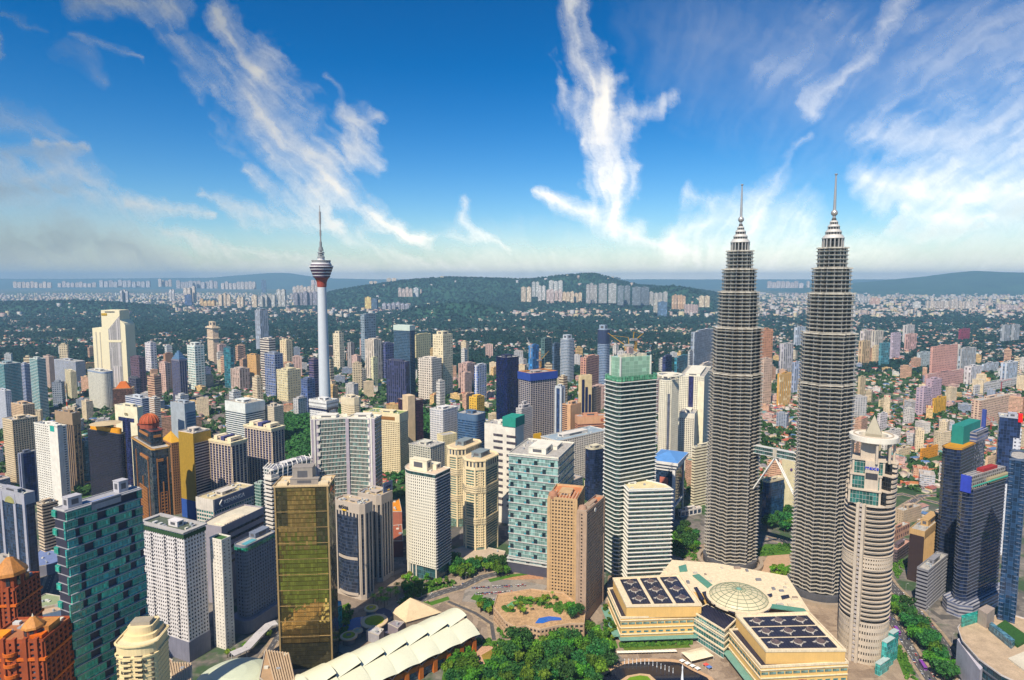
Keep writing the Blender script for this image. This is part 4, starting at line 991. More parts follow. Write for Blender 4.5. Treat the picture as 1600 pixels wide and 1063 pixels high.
for i in range(int(z / 4.7)): link('ledge', me, r, (0, 0, z - 2.4 - i * 4.7))
roof(r, pl, z, SW, P((.66, .58, .38)), 1.2, 1, 4, box=[(.1, .6, .2, .2, 1.5)])
# ---------------------------------------------------------------- left and middle city towers
WH = (.74, .71, .64); CR = (.74, .65, .48); TN = (.46, .31, .18); BRN = (.15, .09, .06); GRY = (.40, .40, .40); BGY = (.22, .27, .35); PNK = (.52, .33, .28)
def T(name, label, L, C, R, yT, Y, a=62, style='mat', cat=None, **k):
    return tower(name, label, cat or name.replace('_', ' '), L, C, R, yT, Y, a, style, **k)
# navy arched tower, far left near
r, pl, z, wr, wl = T('office_tower', 'navy glass tower with grey frame and arched crown at the left edge', -24, 38, 53, 776, 640, 66, 'glass', wall=(.36, .36, .40), glass=(.015, .03, .06), crown=9, wl=62, clutter=3, roofm=P((.20, .24, .14), .9, .5, .3), par=3.)
for u in (1, 17, 40, 60):
    b = MB(); b.box(-1., .5, u - 2, u + 2, 0, z + .5); b.obj('corner_pier', P((.36, .36, .42)), r)
for nm, ra, m_, x0 in (('arch', 10.5, P((.34, .34, .36)), -1.2), ('arch_glass', 8., P((.34, .33, .16), .3), -1.6)):
    b = MB(); q = [(24 - ra * cos(k * pi / 12), z - 9.5 + ra * .85 * sin(k * pi / 12)) for k in range(13)]; b.face([(x0, y, v) for y, v in q][::-1])
    for (ya, va_), (yb, vb) in zip(q, q[1:]): b.face([(x0, ya, va_), (0, ya, va_), (0, yb, vb), (x0, yb, vb)])
    b.obj(nm, m_, r)
T('office_block', 'plain grey beige low block below the arched navy tower', -10, 18, 26, 878, 540, 66, wall=(.42, .38, .34), ww=0., clutter=1)
T('office_block', 'low beige block with brown striped window bands in front of the white balcony slab', 58, 66, 90, 790, 745, 58, 'band', wall=(.60, .50, .38), glass=(.03, .02, .025), bh=1.7, st=3.8, e=.6)
T('hotel', 'cream gridded hotel slab left of the white balcony slab', 4, 19, 58, 658, 1010, 60, 'win', wall=(.66, .54, .38), bay=3.6, st=3.6, ww=.6, wh=.52)
T('office_tower', 'small navy blue tower with grey edges in front of the cream gridded hotel', 29, 33, 56, 710, 930, 62, 'glass', glass=(.012, .02, .09), wall=(.22, .24, .32), edgepier=3)
r, pl, z, wr, wl = T('apartment_tower', 'white slab with dark balcony slots and a blank end wall', 54, 90, 103, 668, 880, 63, 'win', wall=WH, bay=5.5, st=3.5, ww=.62, wh=.4, dep=.8, clutter=3)
b = MB(); b.box(-.9, 4, -.9, wl * .38, 0, z + 3); b.obj('blank_wall', P(WH), r)
b = MB(); b.box(-1.1, -.7, wl * .12, wl * .3, z - 7, z + 1); b.obj('green_sign', P((.01, .35, .28)), r)
r, pl, z, wr, wl = T('office_tower', 'brown tower with pale piers and a red and white mast on its roof', 87, 113, 124, 647, 1000, 62, 'fin', wall=(.34, .25, .17), glass=(.02, .018, .03), bay=5.5, ww=.7, dep=.9, bh=0, crown=15)
b = MB(); b.tube((wr / 2, wl * .5, z), (wr / 2, wl * .5, z + 9), .9, .8, 6); b.tube((wr / 2, wl * .5, z + 17), (wr / 2, wl * .5, z + 30), .6, .4, 6); b.obj('mast', P((.75, .7, .66)), r)
b = MB(); b.tube((wr / 2, wl * .5, z + 9), (wr / 2, wl * .5, z + 17), .8, .6, 6); b.obj('mast', P((.5, .08, .05)), r)
T('office_block', 'teal grey glass block between the brown masted tower and the black tower', 124, 132, 150, 690, 1040, 62, 'glass', glass=(.05, .12, .16), wall=(.4, .45, .48))
# black tower with yellow crown and saucer roof
r, pl, z, wr, wl = T('office_tower', 'black glass tower with a yellow crown and a tan saucer on its roof', 134, 188, 198, 680, 840, 64, 'glass', gm=G((.008, .009, .022), 2.0, 2.4, .1, (.035, .035, .05), .1, 2., .5, .12), wall=(.05, .05, .06), foot=lambda w, d: rounded(w, d, 5), clutter=0, box=[])
b = MB(); b.prism([(x * .8 + wr * .1, y * .84 + wl * .08) for x, y in pl], z, z + 7); b.obj('yellow_crown', P((.70, .33, .01), .6), r)
b = MB(); b.lathe([(2, z + 7), (wl * .2, z + 10.5), (wl * .25, z + 11.4), (0, z + 13.5)], 32, 0, (wr * .5, wl * .5)); b.obj('saucer', P((.52, .42, .28)), r)
# white tower with the dark blue letter-like strips
r, pl, z, wr, wl = T('office_tower', 'white slab tower with tall navy strips that branch at the top', 179, 214, 223, 638, 1000, 64, 'mat', wall=(.76, .70, .52), ww=0., clutter=2)
for u, w_, z1 in ((.62, .055, z - 18), (.38, .055, z - 18), (.5, .16, z - 18)):
    b = MB(); b.box(-.5, .1, wl * (u - w_), wl * (u + w_), 0, z1); b.obj('window_strip', G((.015, .02, .07), 2, 3.6), r)
for u0, u1 in ((.15, .4), (.6, .85)): b = MB(); b.box(-.55, .1, wl * u0, wl * u1, z - 24, z - 17.9); b.obj('window_strip', G((.015, .02, .07), 2, 3.6), r)
b = MB(); b.lathe([(1.2, 0), (2.2, 0), (2.2, .5), (1.2, .5)], 16); o = b.obj('emblem', P((.3, .25, .15)), r); o.location = (-.3, wl * .52, z - 12); o.rotation_euler = (0, -pi / 2, 0)
b = MB(); b.lathe([(1.2, 0), (2.2, 0), (2.2, .5), (1.2, .5)], 16); o = b.obj('emblem', P((.3, .25, .15)), r); o.location = (-.3, wl * .45, z - 12); o.rotation_euler = (0, -pi / 2, 0)
# dark tower with red dome
DK = (.02, .016, .03); OG = P((.34, .16, .07))
r, pl, z, wr, wl = T('office_tower', 'dark glass tower with orange trim and a ribbed red dome on its stepped top', 205, 238, 267, 703, 760, 45, 'glass', glass=(.012, .02, .03), wall=(.06, .03, .03), clutter=0, box=[], foot=lambda w, d: chamf(w, d, 3), par=1.)
for i, u in enumerate((.22, .5, .78)):
    for f in (0, 1):
        zt = (z - 12, z - 42, z - 12)[i]
        b = MB()
        if f: b.box(wr * u - .6, wr * u + .6, -.7, .2, 0, zt)
        else: b.box(-.7, .2, wl * u - .6, wl * u + .6, 0, zt)
        b.obj('orange_pier', OG, r)
for f in (0, 1):
    b = MB(); b.box(*((wr * .2, wr * .55, -1.3, .2) if f else (-1.3, .2, wl * .2, wl * .55)), z - 16, z - 13); b.obj('orange_hood', OG, r)
    b = MB(); lattice(b, [(wr * .32, 0), (wr * .68, 0), (wr * .68, 1)] if f else [(0, wl * .68), (0, wl * .32), (1, wl * .32)], 0, z - 55, 3, 4, .66, .66, .6, faces=[0]); b.obj('orange_lattice', OG, r)
b = MB(); b.ring(off(pl, .9), off(pl, -1), z - 1, z + .8, 0, True); b.obj('gold_cornice', P((.5, .3, .12)), r)
p2 = [(wr / 2 + (x - wr / 2) * .66, wl / 2 + (y - wl / 2) * .66) for x, y in pl]; core(r, p2, z, z + 19, G((.012, .02, .03), 2, 4), 'upper_glass')
for f in (0, 1):
    b = MB(); b.box(*((wr * .3, wr * .7, wl * .17 - .9, wl * .17 + .1) if f else (wr * .17 - .9, wr * .17 + .1, wl * .3, wl * .7)), z + 11, z + 14); b.obj('orange_hood', OG, r)
b = MB(); b.ring(off(p2, .5), off(p2, -1), z + 18.6, z + 20, 0, True); b.obj('cornice', P((.20, .06, .05)), r)
b = MB(); b.lathe([(11, z + 19), (11, z + 25), (12, z + 25.3)], 16, 0, (wr / 2, wl / 2)); b.obj('drum', P((.30, .09, .06)), r)
b = MB(); b.lathe([(11.2 * cos(t), z + 25.3 + 11 * sin(t)) for t in [k * pi / 14 for k in range(7)]] + [(0, z + 36.4)], 16, 0, (wr / 2, wl / 2)); b.obj('red_dome', P((.36, .09, .05)), r)
b = MB()
for k in range(16):
    t = 2 * pi * k / 16
    for j in range(6):
        a0, a1 = j * pi / 12, (j + 1) * pi / 12; b.tube((wr / 2 + 11.4 * cos(a0) * cos(t), wl / 2 + 11.4 * cos(a0) * sin(t), z + 25.3 + 11.2 * sin(a0)), (wr / 2 + 11.4 * cos(a1) * cos(t), wl / 2 + 11.4 * cos(a1) * sin(t), z + 25.3 + 11.2 * sin(a1)), .35, .35, 4, 0, False)
b.obj('dome_rib', P((.55, .2, .1)), r)
r, pl, z, wr, wl = T('office_tower', 'brown tower with a golden roof pyramid behind the red domed tower', 252, 268, 284, 694, 900, 48, 'win', wall=(.36, .20, .11), bay=3, st=3.8, ww=.5, wh=.5, clutter=0, box=[])
b = MB(); c0 = (wr / 2, wl / 2)
for k in range(4):
    q = [pl[k], pl[(k + 1) % 4]]; b.face([(*q[0], z), (*q[1], z), (*c0, z + 15)])
b.obj('roof_pyramid', P((.58, .35, .09), .5), r)
r, pl, z, wr, wl = T('office_tower', 'golden metal tower with a striped right side, blue hoarding at its foot', 280, 302, 328, 678, 880, 62, 'band', wall=(.62, .55, .48), glass=(.04, .02, .03), bh=1.5, st=3.9, e=.6, crown=14, capm=P((.46, .31, .09), .45, .15, .3, .3))
b = MB(); b.box(-1.2, .3, -1., wl + .5, 27, z + .2); b.obj('gold_wall', P((.50, .34, .10), .45, .15, .3, .3), r)
b = MB(); b.box(-1.5, .3, -1., wl + .5, 0, 27); b.obj('blue_hoarding', P((.02, .08, .36)), r)
for lb, L, C, R, yT, Y in (('navy tower with cream vertical ribs and balconies, shorter and nearer of the two', 328, 361, 384, 694, 880), ('navy tower with cream vertical ribs and blue roof boxes, taller of the two', 383, 424, 443, 672, 930)):
    r, pl, z, wr, wl = T('apartment_tower', lb, L, C, R, yT, Y, 62, 'fin', wall=(.72, .60, .46), glass=(.012, .015, .05), bay=6.5, ww=.78, dep=1.3, bh=.8, e=.5, st=3.5, capm=P((.30, .27, .33)), clutter=4, box=[(.15, .1, .6, .25, 5), (.2, .55, .5, .3, 6)], group='navy ribbed pair')
    b = MB(); b.ring(off(pl, 2.), off(pl, -1.5), z - .5, z + 2.2, 0, True); b.obj('cream_cornice', P((.74, .66, .46)), r)
    for k in range(3): b = MB(); b.box(wr * .1, wr * .85, wl * (.08 + .32 * k), wl * (.24 + .32 * k), z + 2, z + 7.5); b.obj('roof_cabin', P((.06, .06, .18) if k % 2 else (.74, .66, .48)), r)
T('office_block', 'white office block with a deep blank parapet and dark window rows', 352, 383, 413, 632, 1150, 58, 'band', wall=(.72, .74, .70), glass=(.03, .05, .08), bh=1.8, st=4., e=.4, crown=17, clutter=2, roofm=P((.4, .36, .3)))
T('apartment_block', 'beige stepped block right of the white deep parapet office', 413, 428, 443, 637, 1180, 58, wall=(.60, .53, .42), ww=.4, wh=.4, cat='apartment block')
r, pl, z, wr, wl = T('office_block', 'grey wedge office with louvred blue side in front of the wooded hill', 266, 288, 305, 632, 1250, 60, 'mat', wall=(.36, .41, .46), ww=0)
for k in range(9): b = MB(); b.box(wr * .1, wr * .95, -.8, .2, z - 20 - k * 6, z - 17 - k * 6); b.obj('blue_louvre', P((.10, .14, .26)), r)
T('office_block', 'white and blue curved banded block beside the white slab with navy strips', 196, 222, 234, 624, 1230, 58, 'band', wall=(.55, .58, .62), glass=(.03, .05, .14), bh=1.6, st=4)
T('apartment_tower', 'white narrow banded tower with orange sides by the curved banded block', 233, 241, 250, 624, 1200, 55, 'band', wall=(.72, .66, .58), glass=(.2, .1, .06), bh=1.6, st=3.6)
T('apartment_tower', 'round pale apartment tower with blue tinted crown in front of the angular white tower', 135, 160, 178, 582, 1650, 55, 'win', wall=(.68, .66, .58), bay=4, st=3.5, ww=.5, wh=.5, foot=lambda w, d: rounded(w, d, min(w, d) * .35, 6), crown=4, capm=P((.25, .32, .45)), glass=(.05, .06, .06))
for i, (L, C, R, yT, Y) in enumerate(((-12, 6, 32, 570, 1540), (31, 38, 47, 570, 1560), (46, 58, 71, 562, 1520))):
    T('apartment_tower', ('teal glass slab with white edge at the left margin', 'narrow blue and white slab squeezed between two teal glass slabs', 'teal glass slab with bright white balcony side, right of its neighbours')[i], L, C, R, yT, Y, 58, 'band', wall=((.30, .40, .42), (.5, .52, .6), (.58, .62, .58))[i], glass=(.01, .12, .14) if i != 1 else (.03, .06, .16), bh=1.2, st=3.6, group='teal slab cluster')
T('apartment_tower', 'blue grey slab with white frames low at the left margin', -6, 8, 17, 612, 1400, 55, 'win', wall=(.55, .56, .6), glass=(.03, .05, .12), bay=3.5)
r, pl, z, wr, wl = T('office_block', 'salmon beige block with a tall dark slot in front of the teal slabs', 17, 36, 54, 634, 1300, 60, wall=(.58, .42, .28), ww=.5, wh=.5, bay=4)
T('apartment_tower', 'cream octagonal tower behind trees left of the round pale tower', 101, 110, 119, 582, 1800, 45, wall=(.66, .58, .40), ww=.5, wh=.5)
T('office_block', 'wide grey civic block with blue flanks behind the cream octagonal tower', 84, 118, 133, 566, 2000, 60, wall=(.44, .45, .47), glass=(.04, .06, .14), ww=.7)
T('apartment_tower', 'pinkish apartment tower behind the teal slabs', 67, 76, 84, 558, 1950, 55, wall=(.52, .40, .34), ww=.5)
# angular white tower
def angular():
    Y = 1950; z = zat(485, Y); x0, x1 = xat(156, Y, z), xat(194, Y, z)
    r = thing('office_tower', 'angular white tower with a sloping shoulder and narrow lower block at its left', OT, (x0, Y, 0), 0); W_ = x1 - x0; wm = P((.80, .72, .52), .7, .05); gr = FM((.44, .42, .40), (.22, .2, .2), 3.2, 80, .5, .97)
    keep([(x0 - 30, Y), (x1 + 5, Y), (x1 + 5, Y + 60), (x0 - 30, Y + 60)])
    sh = z - 56
    prof = [(0, sh), (3, sh + 6), (3, z), (W_ * .8, z), (W_ * .8, sh + 26), (W_ * .96, sh + 16), (W_, sh + 10)]
    b = MB(); pts = [(0, 0)] + prof + [(W_, 0)]
    b.face([(x, 0, v) for x, v in reversed(pts)]); b.face([(x, 50, v) for x, v in pts])
    for (xa, va_), (xb, vb) in zip(pts, pts[1:]): b.face([(xa, 0, va_), (xb, 0, vb), (xb, 50, vb), (xa, 50, va_)])
    b.obj('wall', wm, r)
    b = MB(); b.face([(W_ * .30, -.6, 0), (W_ * .8, -.6, 0), (W_ * .8, -.6, z - 16), (W_ * .30, -.6, sh - 3)], 0, [(W_ * .3, 0), (W_ * .8, 0), (W_ * .8, z), (W_ * .3, z)]); b.obj('shaded_ribbed_face', gr, r)  # shade of the front right facet put into a greyer ribbed colour
    b = MB(); b.box(W_ * .28, W_ * .84, -1.2, .2, sh - 42, sh - 35); b.obj('white_belt', wm, r)
    b = MB(); b.box(4, W_ * .28, -1., .2, z - 16, z - 9); b.obj('sign_panel', P((.5, .32, .06)), r)
    b = MB(); b.box(W_ * .2, W_ * .6, -.8, .2, z - 6.5, z - 3.5); b.obj('roof_slot', DARK, r)
    h2 = zat(513, Y); xl = xat(142, Y, h2) - x0; b = MB(); b.box(xl, -.1, 6, 44, 0, h2); b.obj('low_block', wm, r)
    for u in (.35, .75): b = MB(); b.box(xl * (1 - u) - 1.5, xl * (1 - u) + 1.5, 5.4, 6.2, 0, h2 - 12); b.obj('rib', P((.5, .46, .38)), r)
angular()
r, pl, z, wr, wl = T('civic_building', 'brown banded building with a wide orange hipped roof right of the round pale tower', 176, 180, 210, 606, 1600, 20, 'band', wall=(.50, .34, .20), glass=(.08, .04, .03), bh=2.4, st=5, clutter=0, box=[], cat='civic building')
b = MB(); o4 = off(pl, 4); cx, cy = cen(pl)
for k in range(4):
    p, q = o4[k], o4[(k + 1) % 4]; b.face([(*p, z), (*q, z), (cx + (q[0] - cx) * .35, cy + (q[1] - cy) * .35, z + 17), (cx + (p[0] - cx) * .35, cy + (p[1] - cy) * .35, z + 17)])
b.face([(cx + (p[0] - cx) * .35, cy + (p[1] - cy) * .35, z + 17) for p in o4]); b.obj('hipped_roof', P((.55, .16, .05)), r)
tbl = [
 ('apartment_tower', 'purple brown tower with red cap right of the angular white tower', 203, 217, 227, 560, 1850, (.13, .08, .10), (.04, .035, .07), .5, .6, 0),
 ('office_block', 'low purple glass annex at the foot of the purple brown tower', 200, 212, 220, 592, 1780, (.08, .08, .11), (.03, .03, .07), .8, .7, 0),
 ('office_tower', 'white slab with a red triangle logo and grey gridded side', 226, 235, 244, 537, 2300, (.68, .64, .64), (.12, .12, .2), .5, .5, 0),
 ('office_block', 'plain brown windowless slab behind the navy pagoda topped tower', 255, 258, 270, 554, 1950, (.40, .24, .16), (.2, .1, .06), 0., .5, 0),
 ('apartment_tower', 'white and green glass stepped tower with a blank white head', 292, 304, 319, 541, 1950, (.70, .72, .66), (.10, .22, .22), .7, .5, 1),
 ('apartment_tower', 'slim teal glass tower in front of the wood', 349, 360, 365, 545, 1980, (.04, .14, .20), (.02, .13, .15), .8, .7, 0),
 ('apartment_block', 'beige striped block below the slim teal tower', 360, 374, 390, 578, 1950, (.52, .42, .36), (.22, .14, .12), .45, .9, 0),
 ('apartment_tower', 'tan orange plain tower left of the striped white tower', 386, 400, 406, 556, 2050, (.56, .36, .18), (.3, .2, .1), .3, .3, 0),
 ('office_tower', 'white tower with black horizontal stripes left of the telecom tower', 406, 420, 430, 531, 2000, (.66, .60, .52), (.05, .04, .05), 1., .5, 0),
 ('apartment_tower', 'blue gridded tower below the black and white striped tower', 413, 429, 442, 554, 1820, (.25, .28, .36), (.03, .06, .18), .7, .6, 0),
 ('hotel', 'cream hotel with a dark window row under its roof, behind the telecom tower hill', 437, 447, 457, 533, 2450, (.72, .60, .40), (.2, .1, .07), .3, .7, 0),
 ('apartment_block', 'yellow cream block row beside the hill trees', 432, 449, 470, 580, 1760, (.66, .58, .38), (.25, .25, .22), .5, .4, 0),
 ('office_tower', 'dark banded tower half hidden by the telecom tower shaft', 482, 490, 499, 563, 1680, (.16, .12, .16), (.03, .03, .08), 1., .6, 0),
 ('office_block', 'blue glass block left of the white and navy corner tower', 470, 480, 492, 594, 1560, (.12, .16, .28), (.03, .06, .18), .8, .6, 0),
 ('apartment_tower', 'slim cream tower right of the telecom tower shaft', 520, 530, 537, 522, 2350, (.70, .62, .46), (.3, .24, .16), .5, .5, 1),
 ('office_tower', 'narrow grey tower between the slim cream tower and the ribbed pair', 542, 548, 554, 537, 2300, (.36, .33, .31), (.12, .1, .1), .4, .9, 0),
 ('office_tower', 'tall grey curved glass tower with a red square sign on its corner', 563, 569, 587, 492, 2600, (.26, .32, .36), (.12, .16, .2), .7, .5, 0),
 ('office_tower', 'cream tower with white vertical ribs beside a dark blue annex', 570, 584, 597, 532, 2150, (.66, .58, .48), (.26, .22, .2), .45, .95, 0),
 ('office_tower', 'dark blue annex tower with orange roof edge', 594, 602, 615, 538, 2180, (.10, .11, .22), (.03, .04, .14), .7, .6, 0),
 ('office_block', 'small cream round topped tower in front of the white ribbed tower', 579, 583, 590, 560, 2000, (.70, .66, .44), (.4, .36, .26), .5, .4, 0),
 ('office_tower', 'navy pinstriped tower stepped at its right, in front of the blue glass tower', 603, 634, 640, 566, 1650, (.06, .06, .12), (.02, .025, .07), .6, .95, 0),
 ('apartment_tower', 'white gridded tower with stepped shoulders like a ziggurat', 653, 675, 690, 562, 1760, (.66, .60, .52), (.10, .08, .07), .5, .5, 0),
 ('apartment_tower', 'tall cream residential tower with stepped crown behind the ziggurat tower', 676, 692, 707, 524, 1810, (.72, .64, .46), (.30, .24, .16), .5, .5, 1),
 ('civic_building', 'long cream civic building with arched roofline behind the blue glass tower', 646, 650, 674, 524, 2650, (.72, .62, .36), (.2, .17, .1), .3, .6, 0),
 ('apartment_tower', 'pinkish brown ribbed tower, left of the white gabled tower', 716, 730, 744, 570, 1950, (.50, .36, .32), (.26, .17, .15), .45, .9, 0),
 ('office_tower', 'white tower with a gabled top and blue glass centre', 741, 746, 760, 572, 1750, (.66, .66, .68), (.03, .08, .30), .45, .8, 0),
 ('hotel', 'bright yellow low hotel by the dark trees', 733, 745, 757, 622, 1560, (.72, .46, .12), (.35, .2, .04), .5, .5, 0),
 ('office_tower', 'blue cylinder-cornered tower with orange crane beside it', 826, 832, 842, 541, 2080, (.05, .20, .45), (.03, .16, .4), .6, .9, 0),
 ('office_tower', 'dark green glass tower between two building cranes', 845, 851, 862, 530, 2150, (.10, .18, .17), (.04, .09, .1), .7, .7, 0),
 ('office_tower', 'plain dark slate tower left of the pale round cornered tower', 863, 866, 875, 538, 2140, (.08, .13, .20), (.05, .09, .15), .7, .6, 0),
 ('office_tower', 'rose brown gridded tower with a dark left flank', 907, 916, 936, 560, 1750, (.52, .30, .22), (.13, .06, .08), .55, .6, 0),
 ('apartment_block', 'brown lattice block right of the white tower with navy strips', 924, 928, 939, 608, 1480, (.40, .28, .22), (.10, .06, .06), .6, .6, 0),
 ('office_tower', 'grey pinstripe slab with a pale penthouse left of the twin towers', 1080, 1086, 1116, 520, 2050, (.36, .40, .44), (.12, .15, .2), .5, .92, 0),
 ('office_tower', 'dark navy plain tower behind the striped tower', 1035, 1040, 1050, 558, 1900, (.05, .06, .14), (.02, .03, .1), .8, .8, 0),
 ('office_block', 'teal glass block behind the white crowned apartment tower', 1054, 1058, 1076, 560, 1900, (.05, .22, .28), (.03, .16, .22), .8, .8, 0),
 ('office_tower', 'thin pale tower with a diamond shaped gold head', 1075, 1078, 1083, 550, 1880, (.46, .46, .44), (.2, .22, .24), .6, .5, 0),
 ('office_block', 'cream block with a gridded front left of the nearer twin tower', 1093, 1098, 1112, 571, 1800, (.62, .54, .46), (.25, .18, .15), .5, .5, 0),
]
for n, lb, L, C, R, yT, Y, wc, gc_, ww, wh, rm in tbl:
    T(n, lb, L, C, R, yT, Y, 55, 'mat', wall=wc, glass=sc3(gc_, .75), ww=ww, wh=wh, bay=4.2 * max(1, Y / 900), st=4.0 * max(1, Y / 1050), clutter=1, crown=0, box=[(.2, .2, .6, .6, 9 if rm else 4)], cat={'civic_building': 'civic building'}.get(n))
# towers there with tops of their own
r, pl, z, wr, wl = T('office_tower', 'navy tower with stepped pagoda top and pale ribs', 268, 280, 291, 563, 1750, 55, 'fin', wall=(.20, .19, .25), glass=(.01, .025, .10), bay=6, ww=.75, dep=1., bh=.8, st=4, clutter=0, box=[])
for i, s in enumerate((.9, .7, .5, .25)):
    b = MB(); b.prism([(wr / 2 + (x - wr / 2) * s, wl / 2 + (y - wl / 2) * s) for x, y in pl], z + i * 6, z + 6 + i * 6); b.obj('stepped_top', P((.10, .20, .34)), r)
r, pl, z, wr, wl = T('office_tower', 'pale tan tower with an overhanging lantern head standing against the wood', 323, 332, 341, 511, 2600, 45, 'mat', wall=(.66, .54, .40), glass=(.25, .15, .12), ww=.5, wh=.5, bay=5, st=6, clutter=0, box=[(.2, .2, .6, .6, 20)])
b = MB(); b.prism(off(pl, 5), z - 6, z - 2); b.prism(off(pl, 4), z - 50, z - 47); b.obj('overhang', P((.66, .56, .42)), r)
T('office_tower', 'grey twin ribbed tower rising from the far wood', 398, 406, 419, 486, 3000, 50, 'mat', wall=(.34, .36, .40), glass=(.14, .17, .22), ww=.4, wh=.95, bay=9, st=12, clutter=0, box=[(.1, .1, .8, .8, 8)])
T('office_tower', 'white and navy tower with gridded left face and square frame on its right face', 484, 510, 527, 628, 1080, 60, 'win', wall=(.72, .71, .68), glass=(.012, .02, .06), bay=3.6, st=3.7, ww=.5, wh=.5, crown=0, clutter=4,
  fin=lambda r, pl, z, w_, d_: [(lambda b: (b.box(w_ * .08, w_ * .92, -1.2, .2, 0, z - 12), b.obj('navy_panel', G((.012, .02, .06), 2, 3.7), r)))(MB()), (lambda b: (b.box(w_ * .2, w_ * .8, -1.8, -1., z - 20, z - 16), b.box(w_ * .2, w_ * .34, -1.8, -1., 0, z - 16), b.box(w_ * .66, w_ * .8, -1.8, -1., 0, z - 16), b.obj('white_frame', WHITE, r)))(MB()), (lambda b: (b.ring(off(pl, .8), off(pl, -.3), z - 17, z - 13), b.obj('navy_belt', P((.015, .02, .07), .4), r)))(MB()), (lambda b: (b.ring(off(pl, 1.2), off(pl, -.3), z - 13, z + 1), b.obj('white_head', FM((.72, .71, .68), (.05, .05, .07), 2.5, 6.5, .6, .4), r)))(MB())])
T('apartment_tower', 'cream tower with curved corner balconies and square roof frames', 530, 548, 566, 624, 1150, 45, 'band', wall=CR, glass=(.30, .24, .15), bh=2.6, st=4, foot=lambda w, d: chamf(w, d, min(w, d) * .3), crown=12, clutter=2)
r, pl, z, wr, wl = T('hotel', 'broad cream hotel with a brown sign band under its roof and green roof garden', 568, 624, 637, 648, 1090, 70, 'win', wall=(.74, .64, .44), bay=3.4, st=3.5, ww=.62, wh=.5, dep=.5, crown=14, clutter=4, roofm=P((.30, .36, .16), .9, .5, .2), glass=(.06, .035, .02))
b = MB(); b.box(-1.1, .1, wl * .12, wl * .62, z - 11, z - 5); b.obj('sign_band', P((.26, .13, .05)), r)
r, pl, z, wr, wl = T('office_tower', 'black brown tower with a tall beige lift core on its left', 622, 638, 661, 628, 1180, 40, 'glass', glass=(.035, .015, .025), wall=(.2, .12, .1), clutter=2)
b = MB(); b.box(-1.5, wr * .42, -1.5, wl * .5, 0, z + 11); b.obj('lift_core', P((.68, .53, .36)), r)
r, pl, z, wr, wl = T('office_tower', 'blue black striped glass tower with a pale square crown', 615, 640, 648, 510, 1800, 62, 'band', wall=(.10, .16, .22), glass=(.02, .05, .09), bh=1.2, st=4.4, e=.5, crown=0, clutter=0, box=[])
b = MB(); b.prism(off(pl, .8), z - 13, z + 2); b.obj('pale_crown', P((.55, .62, .56)), r)
b_ = T('office_tower', 'tall deep blue tower with blunt top left of the unfinished tower', 773, 790, 813, 560, 1350, 40, 'glass', gm=G((.006, .01, .05), 2.4, 4.2, .08, (.01, .018, .07), .1, 2.), wall=(.02, .025, .08), crown=0, clutter=3, foot=lambda w, d: chamf(w, d, 5))
uc = T('unfinished_tower', 'unfinished tower with bare concrete grid and blue safety netting on top', 811, 829, 869, 586, 1230, 35, 'win', wall=(.42, .38, .36), glass=(.02, .025, .06), bay=6, st=3.8, ww=.82, wh=.72, dep=.6, cat='construction', clutter=1)
r, pl, z, wr, wl = uc; b = MB(); b.ring(off(pl, 2.2), off(pl, 1.7), z - 12, z + 3, 0, True); b.obj('blue_netting', P((.02, .06, .32)), r)
b = MB(); b.ring(off(pl, 1.4), off(pl, -2), z + 1, z + 3.2, 0, True); b.obj('formwork', P((.45, .22, .10)), r)
b = MB(); b.box(wr * .1, wr * .4, -1.6, -.9, 18, 38); b.obj('yellow_banner', P((.8, .5, .01)), r)
T('office_tower', 'slim blue glass tower with pale edges right of the unfinished tower', 868, 877, 882, 605, 1255, 55, 'glass', glass=(.02, .04, .10), wall=(.5, .54, .58), edgepier=4, crown=3)
T('hotel', 'tan hotel slab with curved plain wall and striped left side', 879, 892, 907, 634, 1150, 50, 'band', wall=(.60, .38, .24), glass=(.04, .02, .03), bh=1.7, st=3.8,
  fin=lambda r, pl, z, w_, d_: [(lambda b: (b.box(-1, w_ + 1, -1, .3, 0, z + .5), b.box(-1, .4, -1, d_ * .4, 0, z + .5), b.obj('blank_wall', P((.62, .40, .25)), r)))(MB())])
r, pl, z, wr, wl = T('hotel', 'long brick coloured hotel wing with a round logo and window bands', 899, 903, 950, 652, 1130, 12, 'band', wall=(.56, .30, .20), glass=(.05, .02, .03), bh=1.6, st=3.6, crown=13, clutter=1, capm=P((.60, .36, .23)))
b = MB(); b.tube((wr * .8, -1.2, z - 7), (wr * .8, -.4, z - 7), 3.2, 3.2, 14); b.obj('round_logo', P((.35, .12, .08)), r)
r, pl, z, wr, wl = T('office_tower', 'cream stepped tower with three descending navy glass strips', 904, 908, 925, 588, 1450, 25, 'mat', wall=(.72, .58, .36), ww=0., clutter=0, box=[])
for k in range(3): b = MB(); b.box(wr * (.08 + .31 * k), wr * (.29 + .31 * k), -1.2, .2, 0, z - 8 - 18 * k); b.obj('glass_strip', P((.015, .02, .08), .15), r)
T('office_tower', 'pale round cornered tower banded in silver grey', 873, 886, 900, 531, 2100, 45, 'band', wall=(.46, .50, .54), glass=(.10, .14, .20), bh=2.4, st=5, e=.8, foot=lambda w, d: rounded(w, d, min(w, d) * .4, 6), box=[(.25, .25, .5, .5, 14)], clutter=1)
T('office_tower', 'curved blue silver tower with a dark notched top', 932, 946, 955, 516, 1900, 50, 'band', wall=(.28, .36, .46), glass=(.05, .09, .18), bh=2.4, st=5, e=.8, foot=lambda w, d: rounded(w, d, min(w, d) * .35, 6), crown=44, capm=P((.035, .05, .11), .4), box=[(.2, .2, .4, .6, 14)], clutter=0)
